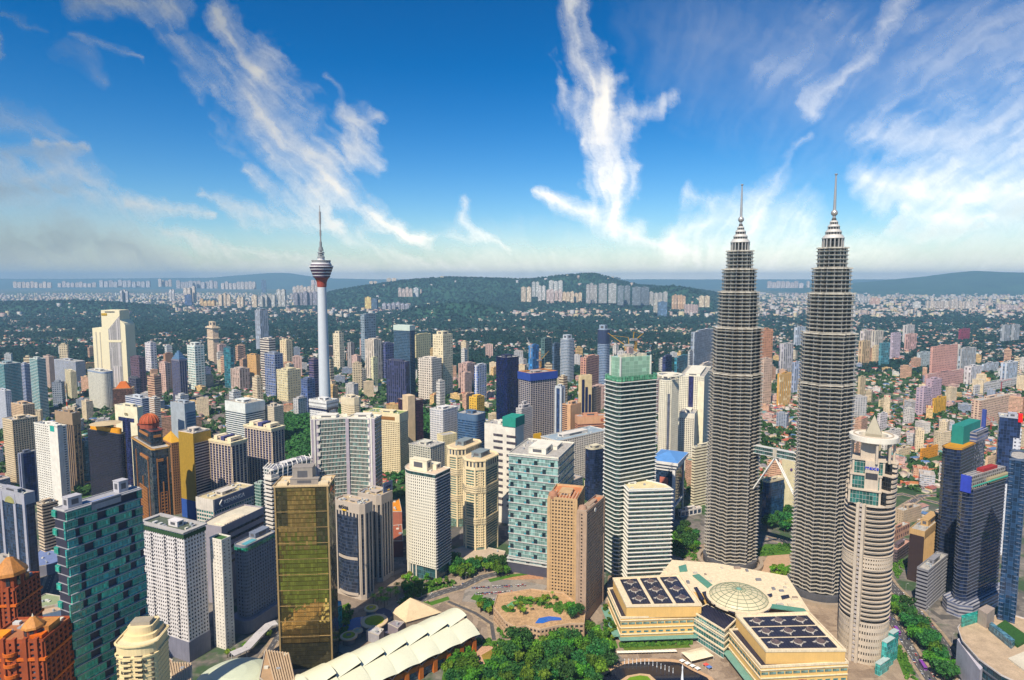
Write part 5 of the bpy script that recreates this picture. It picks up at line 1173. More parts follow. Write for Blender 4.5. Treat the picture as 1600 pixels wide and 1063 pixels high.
# white crowned apartment tower and its neighbours
r, pl, z, wr, wl = T('apartment_tower', 'white apartment tower with ring shaped crown and grey glass centre strip', 1027, 1046, 1064, 596, 1050, 45, 'win', wall=(.76, .72, .60), bay=3.2, st=3.4, ww=.5, wh=.5, dep=.6, foot=lambda w, d: chamf(w, d, min(w, d) * .28), clutter=0, box=[(.2, .2, .6, .6, 8)], glass=(.08, .07, .06))
b = MB(); c0 = cen(pl); b.ring([(c0[0] + x, c0[1] + y) for x, y in circ(wr * .6, 32)], [(c0[0] + x, c0[1] + y) for x, y in circ(wr * .48, 32)], z + 7.5, z + 9.5, 0, True); b.obj('crown_ring', P((.76, .72, .6)), r)
p, q = pl[7], pl[0]; b = MB(); L_ = hypot(q[0] - p[0], q[1] - p[1]); b.ebox(p, q, L_ * .3, L_ * .75, .2, 1., 0, z - 22); b.obj('glass_strip', G((.08, .09, .12), 1.5, 3.4), r)
r, pl, z, wr, wl = T('office_tower', 'white tower with navy vertical slot and flat grey roof left of the nearer twin tower', 1062, 1100, 1111, 590, 1150, 68, 'win', wall=(.74, .70, .58), bay=3.4, st=3.4, ww=.5, wh=.5, clutter=0, box=[(.1, .2, .8, .6, 4)], glass=(.05, .03, .03))
b = MB(); b.box(-1.2, .2, wl * .42, wl * .62, 30, z + 1); b.obj('navy_slot', G((.02, .02, .07), 2, 3.4), r)
b = MB(); b.box(-1.2, .2, -.8, wl * .24, 0, z - 8); b.obj('blank_wall', P((.78, .73, .56)), r)
T('office_block', 'lower white gridded block in front of the navy slotted tower', 1062, 1085, 1091, 648, 1110, 68, 'win', wall=(.72, .68, .58), bay=3.4, st=3.4, ww=.55, wh=.55, crown=7, glass=(.04, .03, .03))
# tower with blue pyramid roof
r, pl, z, wr, wl = T('office_tower', 'white framed glass tower with a flared top and blue pyramid roof', 1022, 1054, 1068, 735, 880, 62, 'glass', glass=(.015, .03, .06), wall=(.70, .68, .66), clutter=0, box=[], edgepier=4)
for i, e in enumerate((1, 3.5, 6)):
    b = MB(); b.prism(off(pl, e), z + i * 5 - 2, z + i * 5 + 2); b.obj('flared_tier', P((.72, .70, .67)), r)
b = MB(); o4 = off(pl, 5.5); cx, cy = cen(pl)
for k in range(4): b.face([(*o4[k], z + 12), (*o4[(k + 1) % 4], z + 12), (cx, cy, z + 20)])
b.obj('pyramid_roof', P((.10, .28, .62), .5), r)
b = MB(); b.box(-.8, .1, wl * .3, wl * .7, z - 40, z - 12); b.obj('banner', P((.45, .16, .12)), r)
b = MB(); b.prism(off(pl, 1.8), 18, 21); b.obj('white_belt', P((.72, .70, .67)), r)
T('office_block', 'white low wing with glass bays beside the blue pyramid roofed tower', 1060, 1064, 1096, 800, 890, 25, 'win', wall=(.72, .68, .64), glass=(.02, .04, .08), bay=7, st=9, ww=.8, wh=.75, roofm=P((.6, .42, .36)))
T('office_block', 'white slatted slab half hidden behind the nearer twin tower', 1082, 1086, 1118, 700, 930, 30, 'band', wall=(.76, .70, .54), glass=(.04, .025, .02), bh=2.4, st=4.4)
# behind the skybridge
r, pl, z, wr, wl = T('office_tower', 'blank cream slab with a small round emblem, seen under the skybridge', 1222, 1225, 1262, 716, 900, 15, 'mat', wall=(.78, .70, .48), ww=0, clutter=1)
b = MB(); b.tube((wr * .32, -.8, z - 18), (wr * .32, -.2, z - 18), 2., 2., 12); b.obj('emblem', P((.12, .06, .2)), r)
T('office_block', 'dark blue glass cube with a hexagonal pale roof, seen under the skybridge', 1190, 1200, 1227, 755, 870, 30, 'glass', glass=(.012, .04, .09), wall=(.66, .58, .42), foot=lambda w, d: chamf(w, d, min(w, d) * .22), clutter=2, par=3)
# middle ground, behind the white hotel
r, pl, z, wr, wl = T('hospital', 'long pale grey block with stacked window ledges and a green netted roof storey', 757, 805, 849, 668, 860, 62, 'mat', wall=(.70, .66, .58), ww=0., clutter=2, wr=26)
for k in range(12):
    for u, w_ in ((.55, .3), (.12, .3)):
        b = MB(); b.box(-.7, .2, wl * u - wl * w_ / 2, wl * u + wl * w_ / 2, z - 15 - k * 9, z - 12 - k * 9); b.obj('window_strip', G((.06, .05, .06), 2, 3), r)
b = MB(); b.box(-1, wr + 1, -1, wl * .4, z, z + 13); b.obj('green_netting', P((.01, .26, .19)), r)
T('apartment_tower', 'pale lattice apartment block with open frames in front of the cream hotel', 640, 672, 694, 700, 960, 58, 'win', wall=(.58, .56, .48), glass=(.10, .12, .12), bay=4.4, st=3.5, ww=.7, wh=.65, dep=1.2, clutter=3)
T('temple_hall', 'cream hall with a pointed gable end below the blue glass office', 683, 692, 714, 682, 1060, 40, 'mat', wall=(.76, .66, .42), ww=.2, clutter=0, box=[], cat='hall')
T('apartment_block', 'white stepped block with rooftop frames left of the blue glass office', 672, 692, 715, 642, 1150, 55, 'win', wall=(.70, .68, .66), glass=(.10, .12, .18), bay=4, st=4.2, ww=.6, wh=.55, clutter=4, cat='apartment block')
T('office_block', 'blue glass office with rounded corner and striped lower storeys', 713, 744, 760, 650, 1120, 58, 'band', wall=(.08, .15, .26), glass=(.02, .06, .14), bh=1.8, st=4.4, e=.8, crown=10, foot=lambda w, d: rounded(w, d, 6, 4), clutter=2)
T('hotel', 'long curved white balcony hotel behind the pale glass office block', 846, 872, 948, 690, 1010, 40, 'win', wall=(.66, .62, .56), glass=(.05, .05, .07), bay=4.2, st=3.6, ww=.7, wh=.6, dep=1., clutter=4, roofm=P((.28, .36, .42)))
r, pl, z, wr, wl = T('office_tower', 'dark round fronted glass tower with a cream fan roof', 911, 925, 948, 704, 950, 35, 'glass', glass=(.012, .02, .05), wall=(.60, .55, .42), foot=lambda w, d: rounded(w, d, min(w, d) * .4, 8), clutter=1)
T('office_block', 'pale grey tiered block with square lantern by the green netting', 806, 815, 832, 640, 1150, 50, 'mat', wall=(.55, .52, .50), ww=.5, box=[(.15, .15, .7, .7, 6), (.35, .35, .3, .3, 12)])
# ---------------------------------------------------------------- right side towers
DB = (.012, .02, .05)
r, pl, z, wr, wl = T('unfinished_tower', 'dark unfinished tower with teal netted top and orange deck, rear of the two', 1471, 1500, 1541, 704, 690, 38, 'band', wall=(.06, .075, .11), glass=DB, bh=.38, st=3.7, e=.7, cat='construction', clutter=0, box=[], foot=lambda w, d: chamf(w, d, 4))
b = MB(); b.prism(off(pl, .8), z, z + 1.2); b.obj('orange_deck', P((.50, .26, .06)), r)
b = MB(); b.prism([(wr * .3, wl * .3), (wr * .95, wl * .3), (wr * .95, wl * .95), (wr * .3, wl * .95)], z + 1, z + 22); b.obj('teal_netting', P((.01, .22, .18)), r)
b = MB(); b.box(wr * .55, wr + 1.2, -1.3, wl * .35, z, z + 13); b.obj('storey_frame', FM((.30, .28, .3), (.02, .03, .08), 40, 4.2, 1., .6), r)
b = MB(); b.box(wr + .2, wr + 3, 2, 6, z - 40, z + 34); b.obj('hoist_mast', P((.04, .07, .30)), r)
r, pl, z, wr, wl = T('unfinished_tower', 'dark unfinished tower with blue panel and grey open frame on top, front of two', 1497, 1518, 1574, 768, 620, 30, 'band', wall=(.10, .115, .16), glass=DB, bh=.4, st=3.6, e=.7, cat='construction', clutter=0, box=[], foot=lambda w, d: chamf(w, d, 4))
b = MB(); b.box(2, wr - 1, 2, wl - 1, z, z + 14); b.obj('open_frame', FM((.36, .34, .32), (.06, .05, .05), 4, 3.6, .7, .55), r)
b = MB(); b.box(-1.4, .2, .5, wl * .8, z - 2, z + 15); b.obj('blue_panel', P((.03, .06, .5)), r)
b = MB(); b.box(wr * .45, wr + 1.6, -1.6, 3, z + 3, z + 8); b.obj('form_deck', P((.34, .30, .20)), r)
b = MB(); b.box(-2, wr + 2.6, -2.4, -1.6, z + 5.2, z + 6.2); b.obj('green_edge', P((.03, .40, .28)), r)
b = MB(); b.box(wr * .4, wr * .8, wl * .3, wl * .8, z + 14, z + 17); b.obj('red_formwork', P((.30, .04, .04)), r)
b = MB(); b.prism(off(pl, 8), 0, 14); b.obj('podium', FM((.34, .34, .38), (.05, .06, .1), 40, 3.6, 1., .5), r)
r, pl, z, wr, wl = T('office_tower', 'white square-holed slab over dark blue glass at the right margin, red sign on top', 1562, 1596, 1640, 655, 760, 55, 'glass', glass=(.012, .025, .07), wall=(.4, .42, .48), clutter=2, wr=24)
for i, (u0, u1, zz) in enumerate(((.0, .3, z - 24), (.3, .62, z - 82), (.62, 1., z - 132))):
    b = MB(); b.box(-1.2, .2, wl * u0, wl * u1, 0, zz); b.obj('white_slab', FM((.58, .60, .66), (.03, .04, .08), 4.4, 4.4, .4, .4), r)
b = MB(); b.box(-1.4, wr * .3, -1., .3, 0, z - 12); b.obj('white_slab', FM((.58, .60, .66), (.03, .04, .08), 4.4, 4.4, .4, .4), r)
b = MB(); b.box(-1.5, 6, -1.2, 3, z - 4, z + 6); b.obj('red_sign', P((.75, .05, .01), .5), r)
b = MB(); b.box(-3, .2, 0, wl * .36, 14, 17); b.obj('red_belt', P((.45, .03, .03)), r)
b = MB(); b.tube((1., -1.3, z + 1), (4., -1.3, z + 4), .4, .4, 5); b.tube((4., -1.3, z + 4), (5., -1.3, z + .5), .4, .4, 5); b.obj('sign_mark', P((.85, .7, .1)), r)
T('office_tower', 'curved dark blue glass tower cut off by the right edge', 1578, 1604, 1680, 722, 545, 50, 'band', wall=(.10, .14, .22), glass=(.01, .03, .07), bh=.7, st=3.9, e=.5, wr=40, foot=lambda w, d: rounded(w, d, 12, 8), clutter=0)
r, pl, z, wr, wl = T('office_block', 'brown block with tan piers and a tan penthouse right of the round white tower', 1423, 1444, 1474, 832, 690, 42, 'fin', wall=(.48, .33, .18), glass=(.035, .02, .02), bay=3.4, ww=.8, dep=.8, bh=0, crown=4, clutter=2, box=[(.3, .2, .5, .5, 7)])
b = MB(); b.box(-1.3, .2, -.5, wl + .3, 0, z - 5); b.obj('shaded_side', P((.045, .03, .03), .5), r)  # left face coloured near black for the shade it lies in
T('office_block', 'low grey striped block in front of the brown piered block', 1434, 1450, 1480, 893, 630, 40, 'band', wall=(.26, .26, .29), glass=(.02, .02, .035), bh=1.8, st=3.8, e=.6)
T('office_block', 'low dark block with a flat pink roof beside the round white tower', 1388, 1402, 1424, 862, 740, 40, 'mat', wall=(.12, .09, .10), ww=.7, roofm=P((.48, .30, .24)), clutter=1)
T('shop_row', 'tan brick row with arched windows behind the round white tower', 1385, 1394, 1422, 832, 800, 35, 'mat', wall=(.44, .27, .20), glass=(.1, .05, .06), ww=.6, bay=6, st=8, cat='shops')
T('warehouse', 'tan low warehouse left of the brown piered block', 1398, 1412, 1440, 800, 860, 30, 'mat', wall=(.48, .38, .28), ww=.2, clutter=1)
tbl = [
 ('hotel', 'large cream hotel with deep vertical recesses near the red crane', 1519, 1533, 1577, 627, 1430, (.64, .48, .36), (.22, .12, .11), .5, .6),
 ('office_tower', 'great pink tower with dark roof caps, tallest of the pink group', 1454, 1458, 1497, 543, 2000, (.58, .34, .28), (.28, .16, .16), .4, .35),
 ('apartment_block', 'pink podium wing with corner turrets in front of the great pink tower', 1445, 1450, 1506, 586, 1940, (.56, .34, .30), (.24, .14, .15), .5, .4),
 ('apartment_tower', 'mauve slab with a plain right side, taller of the mauve pair', 1447, 1458, 1472, 594, 1660, (.48, .36, .40), (.2, .15, .2), .4, .5),
 ('apartment_tower', 'mauve slab with a plain right side, lower of the mauve pair', 1432, 1444, 1456, 608, 1570, (.48, .38, .42), (.14, .12, .2), .5, .5),
 ('apartment_block', 'golden yellow block with dark glass below the mauve slabs', 1457, 1460, 1479, 624, 1580, (.70, .42, .04), (.3, .17, .05), .3, .95),
 ('apartment_tower', 'white clustered tower right of the great pink tower', 1507, 1518, 1534, 574, 2050, (.62, .60, .60), (.3, .28, .3), .45, .95),
 ('apartment_tower', 'white and blue tower farther right in the white cluster', 1564, 1574, 1591, 568, 2080, (.58, .60, .64), (.18, .24, .34), .5, .95),
 ('apartment_block', 'row of white flats between the two white clustered towers', 1534, 1537, 1561, 570, 2300, (.56, .58, .62), (.26, .3, .36), .5, .95),
 ('office_block', 'long white flat block under construction with red crane', 1521, 1524, 1592, 603, 1850, (.60, .58, .56), (.22, .22, .24), .6, .5),
 ('office_block', 'grey white square block left of the great pink tower', 1433, 1438, 1454, 552, 2400, (.44, .48, .48), (.3, .34, .36), .4, .6),
 ('apartment_tower', 'grey cream slab pair behind the great pink tower', 1497, 1503, 1526, 546, 2250, (.46, .44, .42), (.2, .24, .28), .4, .95),
 ('office_block', 'dark maroon cube standing alone among far roofs', 1498, 1501, 1516, 515, 3500, (.26, .05, .08), (.2, .04, .07), .4, .5),
 ('apartment_tower', 'tall grey slab with pale edges, left one of the far right pair', 1564, 1570, 1579, 509, 3400, (.36, .37, .38), (.22, .24, .26), .4, .95),
 ('apartment_tower', 'tall grey slab with pale edges, right one of the far right pair', 1580, 1586, 1594, 508, 3450, (.36, .37, .38), (.22, .24, .26), .4, .95),
 ('apartment_tower', 'tall white ribbed tower above a pink block right of the twin towers', 1411, 1418, 1430, 509, 3300, (.58, .54, .50), (.28, .24, .24), .4, .95),
 ('apartment_block', 'salmon pink striped block in front of the tall white ribbed tower', 1414, 1419, 1433, 523, 3000, (.62, .40, .34), (.4, .24, .22), .5, .95),
 ('office_tower', 'lavender plain tower right of the farther twin tower', 1392, 1396, 1408, 521, 2700, (.48, .40, .44), (.36, .3, .34), .4, .4),
 ('office_tower', 'teal glass tower low beside the lavender tower', 1374, 1378, 1391, 537, 2450, (.08, .24, .28), (.05, .2, .25), .7, .7),
 ('apartment_tower', 'cream ribbed slab just right of the farther twin tower', 1362, 1368, 1381, 518, 2900, (.62, .56, .46), (.3, .26, .24), .45, .95),
 ('apartment_tower', 'white ribbed slab touching the edge of the farther twin tower', 1344, 1352, 1362, 518, 2950, (.58, .52, .46), (.3, .26, .26), .45, .95),
 ('apartment_block', 'tan block low at the edge of the farther twin tower', 1342, 1348, 1360, 534, 2500, (.60, .46, .28), (.34, .22, .14), .45, .95),
 ('office_tower', 'orange striped tower between the twin towers, red base below it', 1215, 1219, 1237, 585, 1700, (.62, .36, .12), (.7, .52, .28), .45, .95),
 ('apartment_tower', 'salmon brown tower just right of the nearer twin tower', 1184, 1192, 1208, 516, 2100, (.56, .30, .18), (.34, .16, .12), .5, .5),
 ('apartment_tower', 'pink cream gridded tower below the salmon tower', 1186, 1194, 1207, 562, 1700, (.58, .44, .34), (.32, .2, .16), .5, .5),
 ('office_tower', 'white striped tower with a navy side between the twin towers', 1218, 1225, 1240, 538, 2300, (.56, .54, .52), (.22, .2, .24), .5, .95),
 ('apartment_tower', 'pale blue ribbed tower touching the left edge of the farther twin tower', 1238, 1242, 1253, 567, 1900, (.42, .46, .56), (.2, .25, .36), .5, .95),
 ('apartment_tower', 'white blue ribbed tower far between the twin towers', 1241, 1246, 1259, 512, 3200, (.46, .50, .54), (.26, .3, .36), .45, .95),
 ('office_tower', 'beige slab right of the farther twin tower below the teal tower', 1341, 1345, 1353, 590, 1800, (.56, .46, .30), (.4, .3, .2), .3, .9),
 ('office_block', 'cream small block by the roofs right of the farther twin tower', 1373, 1376, 1387, 626, 1650, (.70, .60, .40), (.3, .2, .14), .4, .4),
 ('office_block', 'white narrow apartment block behind the pyramid crown', 1371, 1376, 1387, 648, 1400, (.66, .62, .60), (.24, .2, .22), .6, .5),
 ('office_block', 'white flat roofed block right of the pyramid crown', 1380, 1384, 1408, 676, 1250, (.70, .66, .60), (.3, .25, .25), .4, .4),
 ('school', 'cream long school block among village roofs', 1398, 1404, 1424, 704, 1200, (.68, .56, .40), (.3, .2, .15), .4, .4),
 ('apartment_block', 'long orange block among the village roofs', 1438, 1441, 1466, 703, 1180, (.66, .30, .05), (.4, .15, .02), .4, .4),
 ('apartment_block', 'cream terraced block with orange roofs below the great cream hotel', 1540, 1544, 1570, 716, 1130, (.66, .48, .32), (.3, .15, .1), .4, .4),
]
for n, lb, L, C, R, yT, Y, wc, gc_, ww, wh in tbl:
    T(n, lb, L, C, R, yT, Y, 32, 'mat', wall=wc, glass=sc3(gc_, .75), ww=ww, wh=wh, bay=4.5 * max(1, Y / 900), st=4.0 * max(1, Y / 1050), clutter=1)
# ---------------------------------------------------------------- building cranes
YL = P((.42, .25, .07), .6); RD = P((.45, .03, .04), .6)
def crane(label, px, py, Y, h, jib, m, az, lift=.5):
    z = zat(py, Y); x = xat(px, Y, z); r = thing('tower_crane', label, 'crane', (x, Y, z), az)
    b = MB()
    for sx in (-.9, .9):
        for sy in (-.9, .9): b.tube((sx, sy, 0), (sx, sy, h), .28, .28, 4)
    for k in range(int(h / 3)): b.tube((-.9, -.9, k * 3), (.9, .9, k * 3 + 3), .2, .2, 4); b.tube((.9, -.9, k * 3), (-.9, .9, k * 3 + 3), .2, .2, 4)
    b.obj('mast', m, r)
    b = MB(); b.tube((0, 0, h), (jib * cos(lift), 0, h + jib * sin(lift)), .6, .3, 4); b.obj('jib', m, r)
    b = MB(); b.box(-9, 1.5, -1.3, 1.3, h - 1, h + 1.5); b.obj('counterweight', P((.3, .3, .3)), r)
    b = MB(); b.tube((-4, 0, h), (-3, 0, h + 9), .5, .4, 4); b.tube((-3, 0, h + 9), (jib * .8 * cos(lift), 0, h + jib * .8 * sin(lift)), .2, .2, 4); b.obj('tie', m, r)
crane('yellow luffing crane with lowered jib on the pale green topped tower', 977, 548, 715, 6, 24, YL, 2.9, .6)
crane('yellow crane standing upright on the pale green topped tower', 993, 550, 722, 14, 14, YL, .6, .5)
crane('red crane standing on the front of the great cream hotel', 1548, 672, 1350, 18, 26, RD, 2.5, .8)
crane('slender red crane over the long white flat block', 1564, 612, 1830, 30, 40, RD, .3, .1)
crane('pale crane on the netted top of the unfinished grid tower', 845, 574, 1240, 14, 26, YL, .6, .7)
crane('white and red crane rising left of the dark green glass tower', 829, 560, 2000, 34, 36, P((.55, .5, .5)), 2.2, 1.)
# ---------------------------------------------------------------- ground, hills, roads, water
def ground_mat():
    m, t, b = _new('ground')
    tc = t.nodes.new('ShaderNodeTexCoord'); s = t.nodes.new('ShaderNodeSeparateXYZ'); t.links.new(tc.outputs['Object'], s.inputs[0])
    v = tc.outputs['Object']
    n1 = _noise(t, .0016, 5, .6, vec=v); n2 = _noise(t, .02, 4, .65, vec=v); n3 = _noise(t, .15, 3, .6, vec=v)
    pave = _mix(t, _map(t, n3, .35, .65), (.17, .15, .135), (.30, .26, .22)); vo = t.nodes.new('ShaderNodeTexVoronoi'); vo.distance = 'CHEBYCHEV'; vo.inputs['Scale'].default_value = .05; t.links.new(v, vo.inputs['Vector']); sv = t.nodes.new('ShaderNodeSeparateColor'); t.links.new(vo.outputs['Color'], sv.inputs[0]); pave = _mix(t, _math(t, 'MULTIPLY', sv.outputs[0], .8), pave, (.06, .06, .06)); pave = _mix(t, _map(t, n2, .5, .6), pave, (.05, .09, .04))
    green = _mix(t, _map(t, n2, .38, .62), (.018, .05, .02), (.05, .11, .03))
    town = _mix(t, _map(t, n3, .4, .6), (.13, .11, .10), (.24, .20, .18))
    town = _mix(t, _map(t, n2, .46, .56), town, green)
    far = _mix(t, _map(t, n1, .47, .53), green, town)
    f = _map(t, _math(t, 'ADD', s.outputs[1], _math(t, 'MULTIPLY', n2, 160)), 940, 1080)
    t.links.new(_mix(t, f, pave, far), b.inputs['Base Color']); b.inputs['Roughness'].default_value = .9
    b.inputs['Specular IOR Level'].default_value = .2
    return m
V = [(x, y, 0) for y in (-8500, 0, 600, 1500, 4000, 12000, 34000) for x in (-36000, -9000, -2500, -700, 0, 700, 2500, 9000, 36000)]
struct(link('ground', big('ground', V, [(r * 9 + c, r * 9 + c + 1, r * 9 + c + 10, r * 9 + c + 9) for r in range(6) for c in range(8)], [ground_mat()])))
def wood_mat(name, d, l, sc=.02):
    m, t, b = _new(name); n = _noise(t, sc, 6, .7); n2 = _noise(t, sc * .12, 3, .6)
    f = _math(t, 'MULTIPLY_ADD', n2, .5, _math(t, 'MULTIPLY', n, .5))
    t.links.new(_mix(t, _map(t, f, .38, .62), d, l), b.inputs['Base Color']); b.inputs['Roughness'].default_value = .95; b.inputs['Specular IOR Level'].default_value = .1
    return m
def vnoise(x, y, seed=0):
    """smooth value noise"""
    xi, yi = np.floor(x).astype(np.int64), np.floor(y).astype(np.int64); fx, fy = x - xi, y - yi
    fx, fy = fx * fx * (3 - 2 * fx), fy * fy * (3 - 2 * fy)
    def h(a, b):
        n = (a * 374761393 + b * 668265263 + seed * 1274126177) & 0xffffffff; n = ((n ^ (n >> 13)) * 1274126177) & 0xffffffff
        return ((n ^ (n >> 16)) & 0xffff) / 65535.
    return (h(xi, yi) * (1 - fx) + h(xi + 1, yi) * fx) * (1 - fy) + (h(xi, yi + 1) * (1 - fx) + h(xi + 1, yi + 1) * fx) * fy
def fbm(x, y, o=5, seed=0, g=.5):
    r = 0; a = 1.; tot = 0
    for k in range(o): r = r + a * vnoise(x * 2 ** k, y * 2 ** k, seed + k); tot += a; a *= g
    return r / tot
HILLM = wood_mat('hill_forest', (.010, .045, .036), (.035, .10, .06), .02)
HILLS = []
def hill_z(x, y):
    z = np.zeros(len(x))
    for f in HILLS: z = np.maximum(z, f(x, y))
    return z
def ridge(name, prof, Y, front, back, m=HILLM, rough=.06, n=260, seed=1):
    xs = np.linspace(prof[0][0], prof[-1][0], n); hz = np.interp(xs, [p[0] for p in prof], [zat(p[1], Y) for p in prof])
    X = np.array([xat(x, Y, 300) for x in xs]); R = 26; V = []
    e = np.clip(np.minimum(xs - xs[0], xs[-1] - xs) / 45., 0, 1); hz = hz * e * e * (3 - 2 * e)
    def zf(x, y):
        xr = x / (y / Y * .3 + .7); h = np.interp(xr, X, hz, 0, 0); t = np.where(y < Y, (y - Y) / front, (y - Y) / back); sh = np.clip(1 - abs(t), 0, 1); sh = sh * sh * (3 - 2 * sh); nz = fbm(xr / 900 + 3, y / 900, 5, seed) - .5
        return h * sh * (1 + nz * 1.1 * (1 - sh)) + h * rough * nz * sh * .5 - 2.
    if Y < 12000: HILLS.append(zf)
    for j in range(R):
        t = j / (R - 1) * 2 - 1; yy = Y + (t * front if t < 0 else t * back); sh = (1 - abs(t)) ; sh = sh * sh * (3 - 2 * sh)
        nz = fbm(X / 900 + 3, np.full(n, yy) / 900, 5, seed) - .5
        z = hz * sh * (1 + nz * 1.1 * (1 - sh)) + hz * rough * (nz) * sh * .5
        V.append(np.stack([X * (yy / Y * .3 + .7), np.full(n, yy), z - 2.], 1))
    V = np.concatenate(V); F = [(j * n + i, j * n + i + 1, (j + 1) * n + i + 1, (j + 1) * n + i) for j in range(R - 1) for i in range(n - 1)]
    o = link(name, big(name, V, F, [m])); o.data.polygons.foreach_set('use_smooth', [True] * len(o.data.polygons)); return struct(o)
ridge('hill', [(480, 462), (540, 452), (600, 443), (650, 437), (700, 433.5), (760, 435), (800, 437), (830, 437), (870, 432), (905, 429.5), (925, 427.5), (950, 434), (975, 441), (1000, 446), (1040, 449), (1075, 451), (1110, 456), (1160, 464)], 9000, 2300, 2500)
ridge('hill', [(960, 470), (1000, 458), (1030, 450), (1052, 447.5), (1075, 451), (1110, 461), (1140, 470)], 7200, 700, 900, seed=4)
ridge('mountain', [(1230, 447), (1330, 443), (1380, 439), (1420, 435), (1460, 431), (1490, 426.5), (1520, 423.5), (1560, 425.5), (1600, 426), (1700, 428), (1900, 432)], 17000, 4500, 4500, seed=6)
ridge('mountain', [(-400, 437), (0, 435.5), (100, 436), (200, 435), (330, 434), (380, 430), (420, 427), (450, 426.5), (480, 431), (520, 435), (600, 436.5), (1200, 436.5), (2000, 437)], 27000, 5000, 3000, seed=9)
ridge('hill', [(-120, 478), (0, 473), (110, 471), (180, 474), (280, 482)], 6300, 700, 700, seed=12)
ridge('hill', [(740, 480), (800, 474), (850, 472), (1000, 474), (1080, 481), (1150, 486), (1190, 490)], 7000, 900, 1500, seed=15)
ridge('hill', [(600, 492), (650, 482), (700, 474), (740, 473), (780, 482), (820, 492)], 5600, 400, 500, seed=14)
def mound(cx, cy, rx, ry, h):
    n = 48; xs = np.linspace(-1, 1, n); A, B = np.meshgrid(xs, xs); r = np.sqrt(A * A + B * B); s = np.clip(1 - r, 0, 1); z = h * s * s * (3 - 2 * s) * (1 + .25 * (fbm(A * 4 + 9, B * 4, 4, 3) - .5)) - .3
    V = np.stack([cx + A.ravel() * rx, cy + B.ravel() * ry, z.ravel()], 1); F = [(j * n + i, j * n + i + 1, (j + 1) * n + i + 1, (j + 1) * n + i) for j in range(n - 1) for i in range(n - 1)]
    return struct(link('hill', big('hill', V, F, [wood_mat('near_hill', (.012, .03, .014), (.035, .06, .025), .05)])))
HX, HY, HRX, HRY, HH = kx + 30, 1330., 330., 260., 52.
mound(HX, HY, HRX, HRY, HH)
def hz_(x, y):
    s = max(0., 1 - hypot((x - HX) / HRX, (y - HY) / HRY)); return HH * s * s * (3 - 2 * s)
LIFT = [0.004]
def flat(name, pts, m, z=None, kind='structure', px=True):
    q = [gp(*p) for p in pts] if px else pts
    LIFT[0] += .004 if z is None else 0
    b = MB(); b.face([(x, y, LIFT[0] if z is None else z) for x, y in q]); return struct(b.obj(name, m), kind)
def ribbon(pts, w): 
    L, R_ = [], []
    for i, p in enumerate(pts):
        a = pts[max(0, i - 1)]; c = pts[min(len(pts) - 1, i + 1)]; d = hypot(c[0] - a[0], c[1] - a[1]); nx, ny = -(c[1] - a[1]) / d, (c[0] - a[0]) / d
        L.append((p[0] + nx * w / 2, p[1] + ny * w / 2)); R_.append((p[0] - nx * w / 2, p[1] - ny * w / 2))
    return R_, L
ASPH = P((.085, .082, .085), .9, .3, .15); PAVE = P((.34, .27, .20), .9, .45, .25); PAVER = P((.42, .24, .15), .9, .4, .3); KERB = P((.42, .40, .36)); LINE = P((.75, .74, .70)); LAWN = P((.07, .15, .025), .95, .35, .1); DRY = P((.24, .18, .05), .95, .35, .1)
ROADS = []
def road(px_pts, w, lanes=2, px=True):
    pts = [gp(*p) for p in px_pts] if px else px_pts
    R_, L = ribbon(pts, w); LIFT[0] += .004; z = LIFT[0]; n = len(pts)
    b = MB()
    for i in range(n - 1): b.face([(*R_[i], z), (*R_[i + 1], z), (*L[i + 1], z), (*L[i], z)])
    struct(b.obj('road', ASPH))
    b = MB()
    for ln in range(1, lanes):
        for i in range(n - 1):
            p, q = pts[i], pts[i + 1]; d = hypot(q[0] - p[0], q[1] - p[1]); tx, ty = (q[0] - p[0]) / d, (q[1] - p[1]) / d; o = w * (ln / lanes - .5); k = 0
            while k < d - 3:
                x, y = p[0] + tx * k - ty * o, p[1] + ty * k + tx * o
                b.face([(x + ty * .12, y - tx * .12, z + .02), (x + tx * 3 + ty * .12, y + ty * 3 - tx * .12, z + .02), (x + tx * 3 - ty * .12, y + ty * 3 + tx * .12, z + .02), (x - ty * .12, y + tx * .12, z + .02)]); k += 8
    if b.v: struct(b.obj('road_marking', LINE))
    for S in (R_, L):
        r2, l2 = ribbon(S, 3.2); b = MB()
        for i in range(n - 1): b.prism([r2[i], r2[i + 1], l2[i + 1], l2[i]], -.1, .14, 0)
        struct(b.obj('pavement', PAVE))
    ROADS.append((pts, w)); return pts
def on_road(x, y, m=3.):
    for pts, w in ROADS:
        for p, q in zip(pts, pts[1:]):
            d2 = (q[0] - p[0]) ** 2 + (q[1] - p[1]) ** 2; t = max(0, min(1, ((x - p[0]) * (q[0] - p[0]) + (y - p[1]) * (q[1] - p[1])) / d2))
            if hypot(x - p[0] - t * (q[0] - p[0]), y - p[1] - t * (q[1] - p[1])) < w / 2 + m: return True
    return False
flat('plaza', [(1020, 1070), (940, 1000), (950, 900), (1040, 860), (1100, 850), (1300, 860), (1370, 930), (1450, 1100), (1200, 1100)], PAVING((.20, .14, .10), (.50, .38, .27), 8.))
flat('plaza', [(500, 1000), (505, 930), (640, 880), (760, 870), (860, 890), (960, 960), (900, 1000), (740, 1010), (600, 1060)], PAVING((.17, .13, .10), (.46, .36, .27), 10.))
flat('plaza', [(1180, 900), (1200, 868), (1232, 862), (1238, 895), (1225, 925), (1205, 925)], P((.46, .32, .22), .9, .15, .2))
flat('car_park', [(722, 940), (730, 908), (800, 905), (856, 915), (842, 932), (775, 944)], PAVING((.20, .18, .16), (.40, .35, .30), 14.))
flat('forecourt', [(745, 905), (760, 895), (842, 888), (850, 905), (800, 906)], PAVER)
